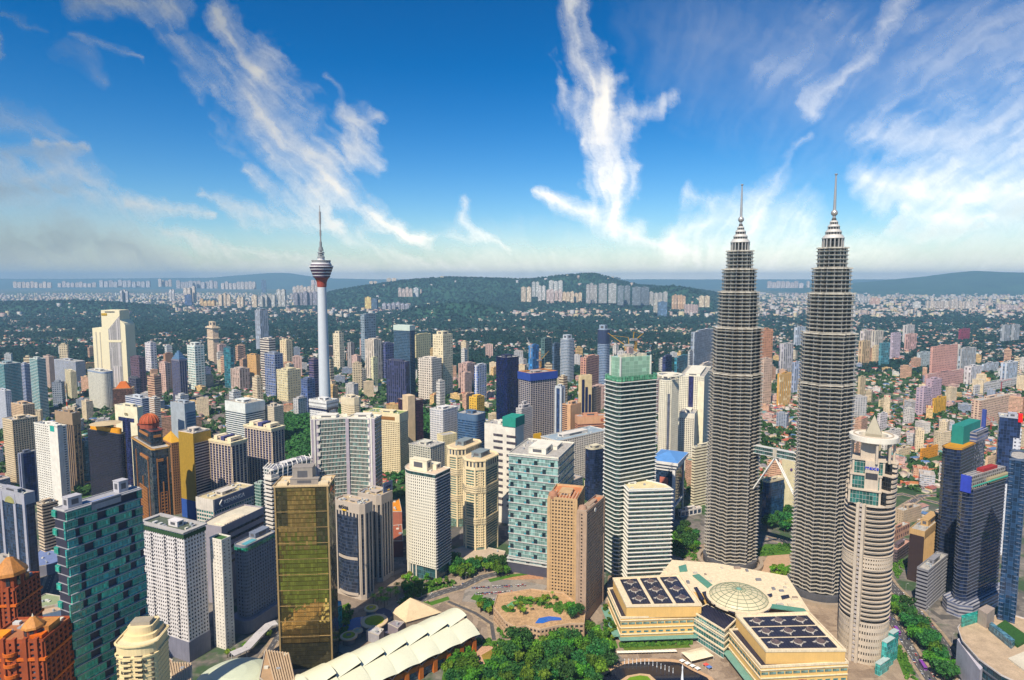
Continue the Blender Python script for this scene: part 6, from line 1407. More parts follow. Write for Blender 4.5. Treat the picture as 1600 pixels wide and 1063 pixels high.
flat('lawn', [(690, 1063), (700, 1015), (745, 1003), (800, 1000), (930, 990), (962, 1010), (950, 1063), (900, 1100), (700, 1100)], LAWN)
flat('lawn', [(742, 1032), (752, 1012), (783, 1008), (780, 1028)], DRY)
flat('path', [(740, 1012), (764, 1004), (780, 1008), (752, 1024), (762, 1048), (748, 1050)], P((.50, .32, .22), .9, .3, .5))
flat('lawn', [(936, 1010), (944, 985), (958, 990), (966, 1012), (950, 1024)], LAWN)
flat('lawn', [(972, 1010), (1075, 1006), (1080, 1012), (976, 1017)], P((.10, .15, .03), .95, .4, .2))
for pts in ([(735, 936), (744, 925), (757, 927), (750, 941)], [(762, 905), (800, 897), (845, 891), (846, 895), (800, 902), (766, 910)], [(655, 946), (700, 932), (703, 937), (660, 951)], [(1205, 915), (1215, 890), (1236, 882), (1238, 898), (1222, 916)], [(1392, 1005), (1402, 1002), (1425, 1050), (1412, 1056)], [(1180, 870), (1195, 850), (1240, 852), (1236, 866)], [(640, 925), (668, 912), (700, 912), (690, 922), (655, 936)]): flat('lawn', pts, LAWN)
flat('lawn', [(-380, 250), (-150, 250), (-170, 430), (-250, 470), (-330, 420)], LAWN, None, 'structure', False)  # unseen green sheet, added out of view for the gold glass to reflect
WATER = _new('water'); WATER[2].inputs['Base Color'].default_value = (.008, .010, .022, 1); WATER[2].inputs['Roughness'].default_value = .08
bn = WATER[1].nodes.new('ShaderNodeBump'); WATER[1].links.new(_noise(WATER[1], .8, 3), bn.inputs['Height']); bn.inputs['Strength'].default_value = .12; WATER[1].links.new(bn.outputs[0], WATER[2].inputs['Normal'])
lake = [(958, 1046), (975, 1038), (1005, 1034), (1045, 1034), (1062, 1036), (1080, 1047), (1105, 1059), (1120, 1080), (930, 1090), (940, 1058)]
flat('path', [(948, 1046), (972, 1034), (1005, 1029), (1050, 1030), (1068, 1033), (1090, 1047), (1112, 1058), (1130, 1080), (1130, 1095), (915, 1100), (930, 1060)], P((.50, .34, .22), .9, .2, .2))
flat('lake', lake, WATER[0])
flat('path', [(968, 1064), (980, 1056), (1000, 1052.5), (1015, 1054), (1026, 1064), (1030, 1085), (962, 1085)], P((.52, .38, .24), .9, .2, .2))
flat('lawn', [(975, 1066), (984, 1058.5), (1000, 1055.5), (1012, 1057), (1020, 1066), (1022, 1085), (970, 1085)], P((.14, .24, .02), .95, .2, .2))
road([(600, 985), (652, 940), (690, 926), (722, 917), (752, 902), (795, 893), (860, 886)], 13, 3)
road([(700, 940), (742, 958), (768, 975), (772, 1000)], 7, 1)
road([(1366, 930), (1386, 958), (1407, 990), (1432, 1030), (1460, 1070), (1500, 1130)], 13, 4)
road([(1340, 850), (1372, 888), (1392, 915), (1428, 952), (1462, 992), (1496, 1040), (1540, 1110)], 15, 4)
road([(1195, 840), (1240, 850), (1300, 862), (1345, 852), (1400, 800), (1440, 775), (1560, 770)], 11, 3)
road([(380, 1075), (420, 1018), (440, 985), (480, 940), (520, 905), (625, 860), (700, 852)], 9, 2)
road([(40, 990), (70, 930), (84, 890), (100, 850), (150, 800), (300, 770)], 10, 2)
road([(1380, 776), (1410, 772), (1480, 790), (1600, 800)], 10, 2)
# round pool garden by the convention hall
POOL = P((.02, .15, .42), .12, .2, 1.)
flat('pool', [(535, 982), (540, 972), (556, 965), (575, 963), (582, 967), (574, 975), (556, 983), (542, 986)], POOL)
flat('roof_terrace', [(560, 990), (580, 955), (600, 950), (618, 958), (612, 990)], P((.08, .08, .14), .8, .2))
# ---------------------------------------------------------------- low buildings round the park
cv = thing('convention_hall', 'long convention hall of overlapping pale roof petals above an orange brick arcade', 'convention hall', (0, 0, 0), 0)
ca = radians(42.2); CO = (-31.7, 559.)                       # right front corner of the eaves; s runs along the hall to the left, n to the back
def cvp(s, n, z): return (CO[0] - s * cos(ca) - n * sin(ca), CO[1] - s * sin(ca) + n * cos(ca), z)
RF = P((.66, .66, .52), .55, .07, .06)
keep([cvp(s, n, 0)[:2] for s, n in ((-8, -2), (-8, 45), (190, 45), (190, -2))])
L_ = 176.; NP = 8
def quadstrip(name, fs, m, nu=10, nv=8, thick=.6):
    b = MB()
    for i in range(nu):
        for j in range(nv):
            u0, u1, v0, v1 = i / nu, (i + 1) / nu, j / nv, (j + 1) / nv
            b.face([cvp(*fs(u1, v0)), cvp(*fs(u0, v0)), cvp(*fs(u0, v1)), cvp(*fs(u1, v1))])
    o = b.obj(name, m, cv, smooth=True)
    return o
w_ = L_ / NP
for k in range(NP):                                          # rear petals, right edge raised
    def fs(u, v, k=k): return (w_ * (k + u) - 1, 17 + 27 * v, 19.5 + 6.5 * sin(pi * min(1, v * .72 + .16)) + 5.2 * (1 - u) * (1 - v * .75) - 1.)
    quadstrip('roof_petal', fs, RF)
    b = MB(); q = [fs(0, v) for v in (0, .25, .5, .75, 1)]
    for a, c in zip(q, q[1:]): b.face([cvp(*a), cvp(*c), cvp(c[0], c[1], c[2] - 5.4), cvp(a[0], a[1], a[2] - 5.4)])
    b.obj('petal_glazing', G((.04, .06, .10), 2, 3), cv)
    def ff(u, v, k=k): return (w_ * (k + u) - 1, -3 + 20.5 * v, 16.6 + 5.2 * v + 1.6 * sin(pi * v) + 1.2 * abs(sin(pi * u)) * (1 - v) + 2. * (1 - u) * v)
    quadstrip('roof_panel', ff, RF)
b = MB(); b.prism([cvp(s, n, 0)[:2] for s, n in ((L_, 3), (2, 3), (2, 43), (L_, 43))][::1], 0, 17.5); b.obj('hall_body', P((.035, .03, .035), .6), cv)
BRK = P((.46, .15, .05), .85, .15, .3)
for k in range(12):
    s = 4 + k * 14.5
    b = MB(); b.prism([cvp(a, n, 0)[:2] for a, n in ((s + 2, -1), (s - 2, -1), (s - 2, 3.5), (s + 2, 3.5))], 0, 13); b.obj('brick_pier', BRK, cv)
    b = MB(); b.prism([cvp(a, n, 0)[:2] for a, n in ((s + 12.4, .6), (s + 2.1, .6), (s + 2.1, 3.2), (s + 12.4, 3.2))], 8, 12.4); b.obj('brick_arch', BRK, cv)
    b = MB(); b.prism([cvp(a, n, 0)[:2] for a, n in ((s + 12, 1.4), (s + 2.2, 1.4), (s + 2.2, 3.1), (s + 12, 3.1))], 1, 7.9); b.obj('arcade_window', G((.04, .06, .08), 1.5, 2.2), cv)
    b = MB(); p = cvp(s, -1, 12.5); b.tube(p, cvp(s + 4, -2.5, 17), .3, .3, 5); b.tube(p, cvp(s - 4, -2.5, 17), .3, .3, 5); b.obj('roof_strut', P((.4, .3, .28)), cv)
tent = thing('exhibition_hall', 'tent shaped cream roof hall behind the petal roofed hall', 'hall', (*gp(648, 960), 0)); tx, ty = gp(648, 960)
q = [(gp(x, y, z)[0] - tx, gp(x, y, z)[1] - ty, z) for x, y, z in ((611, 956, 10), (634, 973, 9), (690, 957, 9), (672, 945, 10))]; ap = (gp(641, 934, 22)[0] - tx, gp(641, 934, 22)[1] - ty, 22)
keep([(a[0] + tx, a[1] + ty) for a in q])
b = MB()
for i in range(4): b.face([q[i], q[(i + 1) % 4], ap])
b.obj('tent_roof', P((.62, .50, .34), .8, .12, .2), tent)
b = MB(); b.prism([(a[0] * .96, a[1] * .96) for a in q], 0, 8.8); b.obj('wall', P((.30, .25, .2)), tent)
def pav(label, px, py, r, z, top, rim, mid=None):
    x, y = gp(px, py, z); t = thing('pavilion', label, 'pavilion', (x, y, 0), 0, 'round garden pavilions'); keep([(x + a, y + c) for a, c in circ(r, 12)])
    b = MB(); b.lathe([(r * .7, 0), (r * .7, z)], 24); b.obj('wall', P((.16, .18, .2)), t)
    b = MB(); b.lathe([(r, z - 1), (r, z), (r * .72, z + .3)], 32); b.obj('rim', rim, t)
    b = MB(); b.lathe([(r * .72, z + .3), (r * .3, z + .9)], 32); b.obj('planted_roof', top, t)
    b = MB(); b.lathe([(r * .3, z + .9), (0, z + .9)], 24); b.obj('centre_disc', mid or top, t)
RIM = P((.62, .48, .32)); GT = P((.26, .30, .03), .95, .3, .3)
pav('round pavilion with a green planted roof, largest of the garden pavilions', 585, 970, 13, 9, GT, RIM)
pav('round pavilion with a yellow ring roof and dark centre, nearest the palm row', 580, 950, 7, 12, P((.45, .36, .05), .9, .3, .3), RIM, P((.3, .25, .2)))
pav('round pavilion with cream ring roof, between pool and lower planted disc', 559, 985, 5, 7, P((.5, .42, .25)), RIM, P((.35, .33, .3)))
pav('round pavilion with green ring and dark grey centre, low at the garden edge', 545, 993, 8, 7, GT, RIM, P((.12, .12, .13)))
for lb, pts, z, wm, rm in (
  ('teal glass drum building with a bright cyan roof right of the gold tower', [(510, 944), (520, 939), (533, 940), (534, 946), (524, 951), (512, 950)], 22, G((.01, .18, .17), 3, 4), P((.02, .40, .55), .4)),
  ('small grey glass box on the dark terrace by the hall', [(572, 987), (583, 978), (600, 984), (592, 994)], 9, P((.35, .34, .36)), P((.42, .4, .42))),
  ('grey flat canopy beside the tent roofed hall', [(606, 975), (617, 970), (632, 973), (622, 983)], 9, P((.25, .22, .24)), P((.28, .25, .27))),
  ('white roofed block left of the brown louvred roof at the bottom', [(250, 1062), (262, 1036), (300, 1038), (299, 1066), (270, 1072)], 30, P((.60, .55, .48)), P((.74, .66, .52))),
  ('low tan roofed annex at the foot of the white square-windowed tower', [(237, 1036), (252, 1024), (270, 1032), (264, 1046), (240, 1044)], 14, P((.60, .50, .38)), P((.36, .24, .17))),
  ('beige louvred roof block at the foot of the gold tower', [(405, 1060), (414, 1017), (452, 1022), (462, 1066), (430, 1080)], 26, P((.34, .26, .18)), P((.40, .28, .18))),
  ('low blue roofed shed beside the green glass apartment slab', [(54, 868), (64, 858), (92, 862), (92, 880), (60, 886)], 12, P((.3, .3, .36)), P((.16, .22, .42))),
  ('low white roofed shed below the blue roofed shed', [(62, 876), (90, 872), (92, 882), (66, 884)], 10, P((.5, .46, .4)), P((.70, .62, .48))),
  ('low block with a green gravel roof between orange hotel and green glass slab', [(54, 938), (72, 928), (94, 932), (94, 944), (66, 950)], 14, P((.42, .36, .28)), P((.28, .32, .2))),
  ('low pink flat roofed block below the green gravel roof', [(62, 948), (92, 940), (95, 954), (64, 962)], 12, P((.2, .3, .46)), P((.50, .38, .28))),
  ('orange roofed house behind the beige ribbed twin towers', [(608, 800), (613, 782), (624, 780), (628, 800)], 26, P((.35, .14, .1)), P((.62, .26, .05))),
  ('maroon brick block behind the beige ribbed twin towers', [(610, 846), (612, 822), (628, 820), (630, 846)], 20, P((.16, .06, .06)), P((.30, .10, .06))),
  ('low grey podium joining the hotels behind the white curved hotel', [(700, 862), (735, 850), (790, 862), (786, 872), (720, 876)], 8, P((.36, .32, .28)), P((.46, .38, .3))),
):
    q = [gp(x, y, z) for x, y in pts]; a = sum(q[i - 1][0] * q[i][1] - q[i][0] * q[i - 1][1] for i in range(len(q))); q = q if a > 0 else q[::-1]
    c0 = cen(q); t = thing('low_building', lb, 'low building', (*c0, 0)); lp = [(x - c0[0], y - c0[1]) for x, y in q]; keep(q)
    b = MB(); b.prism(lp, 0, z, 0); b.obj('wall', wm, t)
    roof(t, lp, z, P((.5, .46, .4)), rm, .8, 1, int(abs(c0[0])), box=[])
    if 'louvred' in lb:
        for k in range(9):
            f = (k + .5) / 9; b = MB(); A_ = (lp[0][0] * (1 - f) + lp[1][0] * f, lp[0][1] * (1 - f) + lp[1][1] * f); B_ = (lp[3][0] * (1 - f) + lp[2][0] * f, lp[3][1] * (1 - f) + lp[2][1] * f); b.tube((*A_, z + .9), (*B_, z + .9), .7, .7, 4); b.obj('louvre', P((.52, .40, .28)), t)
x, y = gp(365, 1050, 16); t = thing('dome_roofed_hall', 'pale shallow dome roof at the bottom edge left of the gold tower', 'hall', (x, y, 0)); keep([(x + a, y + c) for a, c in circ(30, 16)])
b = MB(); b.lathe([(29, 0), (29, 9)], 40); b.obj('wall', P((.5, .46, .4)), t)
b = MB(); b.lathe([(31, 8.8), (31, 9.6), (28, 11.5), (20, 14.5), (10, 16.5), (0, 17)], 40); b.obj('dome', P((.56, .60, .48), .5, .06), t, smooth=True)
t = thing('canopy', 'curving grey metal canopy beside the dome roofed hall', 'canopy', (0, 0, 0)); b = MB(); pts = [gp(x, y, 9) for x, y in ((362, 1022), (385, 1012), (405, 990), (420, 976), (432, 972))]; R_, L2 = ribbon(pts, 9)
for i in range(4): b.face([(*R_[i], 9), (*R_[i + 1], 9), (*L2[i + 1], 9), (*L2[i], 9)]); b.face([(*R_[i], 9), (*R_[i + 1], 9), (*R_[i + 1], 8), (*R_[i], 8)])
b.obj('canopy_roof', P((.52, .50, .50), .4), t)
for p in pts: b = MB(); b.tube((*p, 0), (*p, 9), .4, .4, 6); b.obj('post', P((.4, .4, .4)), t)
# hotel podium with pool and tennis court
q = [gp(x, y, 14) for x, y in ((772, 950), (790, 972), (806, 981), (822, 978), (845, 984), (868, 979), (890, 975), (912, 975), (914, 955), (880, 928), (830, 922), (778, 930))]; c0 = cen(q); keep(q)
a = sum(q[i - 1][0] * q[i][1] - q[i][0] * q[i - 1][1] for i in range(len(q))); q = q if a > 0 else q[::-1]
t = thing('hotel_podium', 'low beige hotel podium with wavy front, roof pool and tennis court', 'podium', (*c0, 0)); lp = [(x - c0[0], y - c0[1]) for x, y in q]
b = MB(); b.prism(lp, 0, 13.4, 0); b.obj('wall_core', P((.04, .035, .04), .6), t)
b = MB(); lattice(b, lp, 0, 14, 4.2, 5.5, .62, .55, .7); b.obj('wall', P((.50, .36, .25)), t)
roof(t, off(lp, .7), 14, P((.54, .40, .28)), P((.44, .30, .18), .9, .4, .25), 1.2, 0, box=[])
for nm, pts, m, z in (('roof_pool', [(836, 974), (842, 966), (858, 963), (876, 965), (878, 969), (860, 970), (848, 974)], P((.01, .12, .5), .12), 14.3), ('tennis_court', [(790, 947), (800, 940), (830, 932), (837, 936), (815, 943), (800, 950)], P((.10, .30, .12)), 14.25), ('court_line', [(800, 943.5), (832, 934), (833, 934.6), (801, 944.2)], LINE, 14.32)):
    b = MB(); pl = [(gp(x, y, z)[0] - c0[0], gp(x, y, z)[1] - c0[1], z) for x, y in pts]; b.face(pl); b.obj(nm, m, t)
# curved podium bottom right
q = [gp(x, y, 34) for x, y in ((1498, 982), (1505, 1002), (1530, 1030), (1565, 1055), (1640, 1090), (1700, 1060), (1660, 985), (1575, 960), (1530, 968), (1506, 972))]; a = sum(q[i - 1][0] * q[i][1] - q[i][0] * q[i - 1][1] for i in range(len(q))); q = q if a > 0 else q[::-1]
c0 = cen(q); keep(q); t = thing('podium_block', 'curved podium block with dark glass front, roof garden and tan deck, bottom right', 'podium', (*c0, 0)); lp = [(x - c0[0], y - c0[1]) for x, y in q]
b = MB(); b.prism(lp, 0, 33.5, 0); b.obj('glass_front', G((.01, .035, .05), 2, 4), t)
for z in (6, 13, 20, 27): b = MB(); b.ring(off(lp, .8), off(lp, -.4), z, z + 1.2); b.obj('floor_band', P((.10, .11, .14)), t)
roof(t, off(lp, 1), 33.6, P((.56, .52, .5)), P((.46, .36, .26), .9, .25), 1.2, 0, box=[])
for nm, pts, z0, z1, m in (('white_wall', [(1496, 992), (1500, 990), (1536, 1036), (1532, 1040)], 2, 30, P((.52, .50, .56))), ('stair_block', [(1527, 973), (1540, 966), (1553, 972), (1541, 982)], 33, 47, P((.36, .30, .26))), ('glass_screen', [(1545, 985), (1549, 982), (1585, 1010), (1580, 1014)], 33, 40, G((.05, .12, .16), 2, 3)), ('planter', [(1552, 984), (1570, 972), (1610, 1000), (1590, 1012)], 33, 36, P((.03, .09, .02), .95, .5, .8)), ('teal_screen', [(1501, 975), (1527, 968), (1528, 972), (1502, 980)], 33, 42, G((.02, .22, .18), 2, 3)), ('white_deck', [(1575, 1030), (1600, 1020), (1640, 1040), (1610, 1056)], 33.2, 35, P((.60, .55, .45)))):
    pl = [(gp(x, y, 34)[0] - c0[0], gp(x, y, 34)[1] - c0[1]) for x, y in pts]; a = sum(pl[i - 1][0] * pl[i][1] - pl[i][0] * pl[i - 1][1] for i in range(len(pl))); pl = pl if a > 0 else pl[::-1]
    b = MB(); b.prism(pl, z0, z1); b.obj(nm, m, t)
# park things: tent, umbrellas, stalls, glass canopies, fountains
x, y = gp(1090, 1030); t = thing('marquee', 'white marquee by the lake in front of the mall entrance', 'marquee', (x, y, 0), .35); b = MB()
h = [(-12, -7), (12, -7), (12, 8), (-12, 8)]
for i in range(4): b.face([(*h[i], 4.5), (*h[(i + 1) % 4], 4.5), (h[(i + 1) % 4][0] * .7, h[(i + 1) % 4][1] * .2, 7), (h[i][0] * .7, h[i][1] * .2, 7)])
b.face([(x_ * .7, y_ * .2, 7) for x_, y_ in h]); b.obj('roof', P((.74, .64, .48)), t)
for p in h: b = MB(); b.tube((*p, 0), (*p, 4.6), .15, .15, 5); b.obj('pole', WHITE, t)
u0 = None
for k in range(16):
    px, py = 967 + k * 5.8, 1023 - k * .15; x, y = gp(px, py)
    if u0 is None:
        u0 = thing('parasol', 'white square parasol in the row before the mall', 'parasol', (x, y, 0), 0, 'white parasols in a row'); KIDS.setdefault(u0.name, [])
        b = MB()
        for i in range(4): c = [(-1.9, -1.9), (1.9, -1.9), (1.9, 1.9), (-1.9, 1.9)]; b.face([(*c[i], 2.6), (*c[(i + 1) % 4], 2.6), (0, 0, 3.5)])
        b.obj('canopy', P((.80, .74, .62)), u0); b = MB(); b.tube((0, 0, 0), (0, 0, 3.4), .1, .1, 5); b.obj('pole', WHITE, u0)
    else: dup(u0, (x, y, 0), 0)
for k, (px, py, c) in enumerate(((1066, 1036, (.8, .78, .72)), (1074, 1040, (.8, .78, .72)), (1082, 1044, (.8, .78, .72)), (1090, 1048, (.8, .78, .72)), (1103, 1042, (.6, .12, .1)), (1108, 1046, (.1, .2, .5)))):
    x, y = gp(px, py); t = thing('stall_tent', ('white stall tent in the row along the lake edge', 'red stall tent at the end of the lake row', 'blue stall tent at the end of the lake row')[max(0, k - 3)], 'stall', (x, y, 0), .5, 'white stall tents' if k < 4 else None); b = MB(); h = [(-2.2, -1.8), (2.2, -1.8), (2.2, 1.8), (-2.2, 1.8)]
    for i in range(4): b.face([(*h[i], 2.4), (*h[(i + 1) % 4], 2.4), (0, 0, 3.9)])
    b.obj('roof', P(c), t)
    for p in h: b = MB(); b.tube((*p, 0), (*p, 2.4), .1, .1, 4); b.obj('leg', WHITE, t)
FTN = P((.80, .82, .84), .5)
for k in range(13):
    px, py = 976 + 6.3 * k, 1037.5 + .022 * (k * 6.3) * (k > 4) + max(0, k - 6) * 2.1; x, y = gp(px, py); b = MB(); b.lathe([(.35, 0), (.16, 3.2), (.3, 4.2), (0, 5.2)], 6); o = b.obj('fountain_jet', FTN); o.location = (x, y, 0); tag(o, 'white fountain jet rising from the dark lake', 'fountain', 'fountain jets in an arc')
x, y = gp(1066, 1062); b = MB(); b.lathe([(1.2, 0), (.5, 8), (.7, 11), (0, 14)], 8); o = b.obj('fountain_jet', FTN); o.location = (x, y, 0); tag(o, 'tall single fountain plume near the bottom of the lake', 'fountain')
for px, py, w_, h_ in ((1386, 1040, 7, 24), (1394, 1030, 5, 26), (1378, 1050, 8, 10)):
    x, y = gp(px, py); t = thing('glass_canopy', ('teal glass canopy screen at the foot of the round white tower, ' + {24: 'wider tall one', 26: 'slim tall one', 10: 'low one'}[h_]), 'canopy', (x, y, 0), .6); b = MB(); b.box(-w_, w_, -2, 2, 0, h_); b.obj('screen', G((.04, .24, .22), 2, 4), t); b = MB(); b.box(-w_ - .3, w_ + .3, -2.3, 2.3, h_, h_ + .6); b.obj('cap', P((.4, .5, .48)), t)
x, y = gp(1383, 1005); t = thing('pylon_sign', 'red pylon sign on the pavement beside the round white tower', 'sign', (x, y, 0), .4); b = MB(); b.box(-1.2, 1.2, -.5, .5, 0, 9); b.obj('board', P((.6, .05, .04)), t); b = MB(); b.box(-1.5, 1.5, -.8, .8, 0, .6); b.obj('plinth', CONC, t)
# ---------------------------------------------------------------- trees
def leafmesh(name, R, H, n, size, mat, seed, clumps=14, flat=.8):
    """crown: leaf sprays in clumps spread through the crown's volume"""
    g = np.random.default_rng(seed); C = []
    th = g.uniform(0, 2 * pi, clumps); rr = np.sqrt(g.uniform(.02, 1, clumps)) * R * .72; zz = g.uniform(-.55, .75, clumps) * H * .5 * np.sqrt(np.clip(1.1 - (rr / R) ** 2, .1, 1))
    C = np.stack([rr * np.cos(th), rr * np.sin(th), zz], 1); cr = g.uniform(.28, .5, clumps) * R
    k = g.integers(0, clumps, n); d = g.normal(size=(n, 3)); d /= np.linalg.norm(d, axis=1)[:, None]; d[:, 2] *= flat
    c = C[k] + d * (cr[k] * g.uniform(.75, 1.05, n))[:, None]
    nrm = d + g.normal(size=(n, 3)) * .45; nrm /= np.linalg.norm(nrm, axis=1)[:, None]
    a = np.cross(nrm, g.normal(size=(n, 3))); a /= np.linalg.norm(a, axis=1)[:, None]; b_ = np.cross(nrm, a); s = size * g.uniform(.6, 1.3, n)[:, None]
    V = np.stack([c - a * s - b_ * s * .6, c + a * s * .9 - b_ * s * .7, c + a * s + b_ * s * .7, c - a * s * .8 + b_ * s * .6], 1).reshape(-1, 3)
    F = np.arange(4 * n).reshape(n, 4)
    return big(name, V, F, [mat])
LG = [LEAF((.03, .11, .012), (.15, .34, .025)), LEAF((.05, .15, .012), (.26, .44, .035)), LEAF((.015, .085, .022), (.075, .23, .045)), LEAF((.11, .17, .012), (.34, .44, .04))]
BARK = P((.10, .07, .05), .9)
KINDS = []
for i, (R, H, nm) in enumerate(((5.5, 7, 'broadleaf_tree'), (4.2, 6.5, 'broadleaf_tree'), (6.5, 7.5, 'broadleaf_tree'), (3.2, 5, 'broadleaf_tree'), (3.6, 9, 'broadleaf_tree'))):
    cm_ = leafmesh('crown', R, H, 620 if R > 4 else 420, .62, LG[i % 4], 20 + i, 16)
    b = MB(); b.tube((0, 0, 0), (.1, .1, 4.2), .38, .26, 7)
    for k in range(4):
        t = k * 1.6 + i; b.tube((.1, .1, 3.6), (R * .45 * cos(t), R * .45 * sin(t), 4.6 + H * .35), .18, .07, 5)
    KINDS.append((nm, cm_, b.mesh('trunk', [BARK]), 4.0 + H * .42))
fr_ = MB()
for k in range(13):                                          # palm
    t = k * 2 * pi / 13; e = (k % 3) * .35; pts = [(0, 0, 7.6), (1.2 * cos(t), 1.2 * sin(t), 8.4 + e), (2.6 * cos(t), 2.6 * sin(t), 7.9 + e), (3.5 * cos(t), 3.5 * sin(t), 6.4 + e)]; wx, wy = -sin(t) * .45, cos(t) * .45
    for p, q, a, c in zip(pts, pts[1:], (.3, 1., .8), (1., .8, .1)): fr_.face([(p[0] - wx * a, p[1] - wy * a, p[2]), (p[0] + wx * a, p[1] + wy * a, p[2]), (q[0] + wx * c, q[1] + wy * c, q[2]), (q[0] - wx * c, q[1] - wy * c, q[2])])
PALM = ('palm_tree', fr_.mesh('fronds', [LG[1]])); tb = MB(); tb.tube((0, 0, 0), (.2, 0, 7.6), .24, .15, 6); PALM_T = tb.mesh('trunk', [BARK])
NT = [0]
def tree(x, y, s, kind, label, group, z=0., rnd=random):
    if NT[0] >= 300: return
    NT[0] += 1
    if kind == 'palm':
        t = thing('palm_tree', label, 'palm', (x, y, z), rnd.uniform(0, 6.3), group); t.scale = (s, s, s); link('fronds', PALM[1], t); link('trunk', PALM_T, t); return
    nm, cm_, tm, h = KINDS[kind]; t = thing(nm, label, 'tree', (x, y, z), rnd.uniform(0, 6.3), group); t.scale = (s * rnd.uniform(.9, 1.1), s * rnd.uniform(.9, 1.1), s * rnd.uniform(.85, 1.2))
    link('crown', cm_, t, (0, 0, h)); link('trunk', tm, t)
def scatter(poly_px, n, dmin, label, group, kinds=(0, 1, 2, 3, 4), s=(.8, 1.3), seed=1, z=0., avoid=True):
    q = [gp(*p, z) for p in poly_px]; x0, x1 = min(p[0] for p in q), max(p[0] for p in q); y0, y1 = min(p[1] for p in q), max(p[1] for p in q); rnd = random.Random(seed); done = []
    for _ in range(n * 40):
        if len(done) >= n: break
        x, y = rnd.uniform(x0, x1), rnd.uniform(y0, y1)
        if not inside(q, x, y) or any(hypot(x - a, y - c) < dmin for a, c in done): continue
        if avoid and (not clear(x, y, 3.) or on_road(x, y, 1.)): continue
        done.append((x, y)); tree(x, y, rnd.uniform(*s), rnd.choice(kinds), label, group, z, rnd)
scatter([(690, 1085), (700, 1040), (735, 1050), (770, 1055), (790, 1010), (830, 1000), (930, 985), (945, 1010), (960, 1040), (945, 1063), (930, 1090)], 92, 6.2, 'dense green park tree in the grove at the bottom centre', 'trees of the park grove', (0, 1, 2, 2, 0), (.95, 1.5), 2)
scatter([(692, 1062), (700, 1042), (722, 1012), (738, 1018), (742, 1050), (730, 1075)], 16, 5, 'dark park tree beside the brick arcade of the convention hall', 'trees beside the arcade', (0, 1, 4), (.8, 1.2), 3)
scatter([(942, 1000), (946, 960), (957, 965), (966, 1005), (955, 1016)], 12, 5, 'light green slender tree along the left wall of the mall', 'trees along the mall wall', (3, 4), (.7, 1.), 4)
scatter([(1386, 946), (1405, 942), (1432, 957), (1455, 1002), (1482, 1040), (1490, 1075), (1462, 1060), (1432, 1018), (1408, 982)], 26, 8, 'broad shady tree on the planted median of the avenue', 'trees on the avenue median', (0, 2, 2), (.95, 1.35), 5)
scatter([(1340, 880), (1362, 905), (1400, 960), (1380, 960), (1350, 900)], 6, 8, 'roadside tree near the round white tower', 'roadside trees by the round tower', (0, 1), (.8, 1.1), 6)
scatter([(620, 930), (628, 905), (700, 915), (712, 905), (705, 928), (660, 940)], 18, 6.5, 'tree on the forecourt of the white curved hotel', 'trees at the white curved hotel', (0, 3, 4, 1), (.8, 1.15), 7)
scatter([(702, 900), (712, 868), (790, 872), (792, 900), (760, 905), (745, 895), (725, 912)], 30, 6.5, 'dark tree in the thicket at the feet of the cream apartment pair', 'trees at the cream pair', (0, 1, 2), (.9, 1.3), 8)
scatter([(575, 945), (600, 928), (640, 920), (622, 940), (598, 952)], 16, 4.5, 'palm in the row below the beige ribbed tower', 'palms by the ribbed tower', ('palm',), (.9, 1.3), 9)
scatter([(505, 990), (512, 960), (545, 958), (538, 985), (520, 1005)], 12, 4.5, 'palm or small tree in the pool garden by the gold tower', 'pool garden trees', ('palm', 3, 1), (.7, 1.1), 10)
scatter([(793, 958), (800, 948), (842, 938), (865, 930), (872, 945), (830, 955), (812, 965)], 20, 3.6, 'palm on the hotel podium beside the tennis court', 'palms on the hotel podium', ('palm', 'palm', 3), (.6, .95), 11, 14., False)
scatter([(878, 968), (884, 952), (908, 950), (908, 966)], 5, 4.5, 'round tree at the right end of the podium pool', 'trees at the podium pool', (0, 2), (.8, 1.), 12, 14., False)
scatter([(742, 962), (748, 945), (775, 950), (768, 968)], 6, 6, 'tree between the car park and the petal roofed hall', 'trees at the car park', (0, 2, 3), (.8, 1.2), 13)
scatter([(1200, 905), (1210, 888), (1232, 880), (1236, 900), (1222, 915)], 9, 5, 'bright green tree between the bases of the twin towers', 'trees between the twin towers', (1, 3), (.8, 1.1), 14)
scatter([(1190, 830), (1192, 795), (1235, 800), (1240, 835)], 14, 9, 'spreading tree beyond the skybridge', 'trees beyond the skybridge', (0, 2), (1.1, 1.6), 15)
scatter([(1046, 860), (1050, 830), (1092, 830), (1092, 870)], 14, 8, 'dark tree in the shade between striped tower and twin tower', 'trees in the tower shade', (0, 2), (1., 1.4), 16)
scatter([(340, 1010), (440, 985), (440, 1000), (400, 1020), (350, 1032)], 12, 5, 'low tree along the lane behind the dome roofed hall', 'trees by the dome hall', (1, 3), (.6, .9), 17)
scatter([(46, 940), (60, 880), (95, 880), (95, 925), (70, 940)], 14, 6, 'tree in the gap left of the green glass slab', 'trees left of the green slab', (0, 1, 2), (.9, 1.4), 18)
scatter([(1545, 1000), (1560, 976), (1605, 1000), (1590, 1014)], 8, 3.5, 'shrubby tree in the roof garden of the curved podium', 'roof garden trees', (3, 1), (.5, .8), 19, 36., False)
scatter([(108, 800), (115, 770), (180, 757), (190, 775)], 10, 3, 'palm on the roof terrace of the green glass slab', 'roof terrace palms', ('palm',), (.6, .8), 20, 190., False) if 0 else None
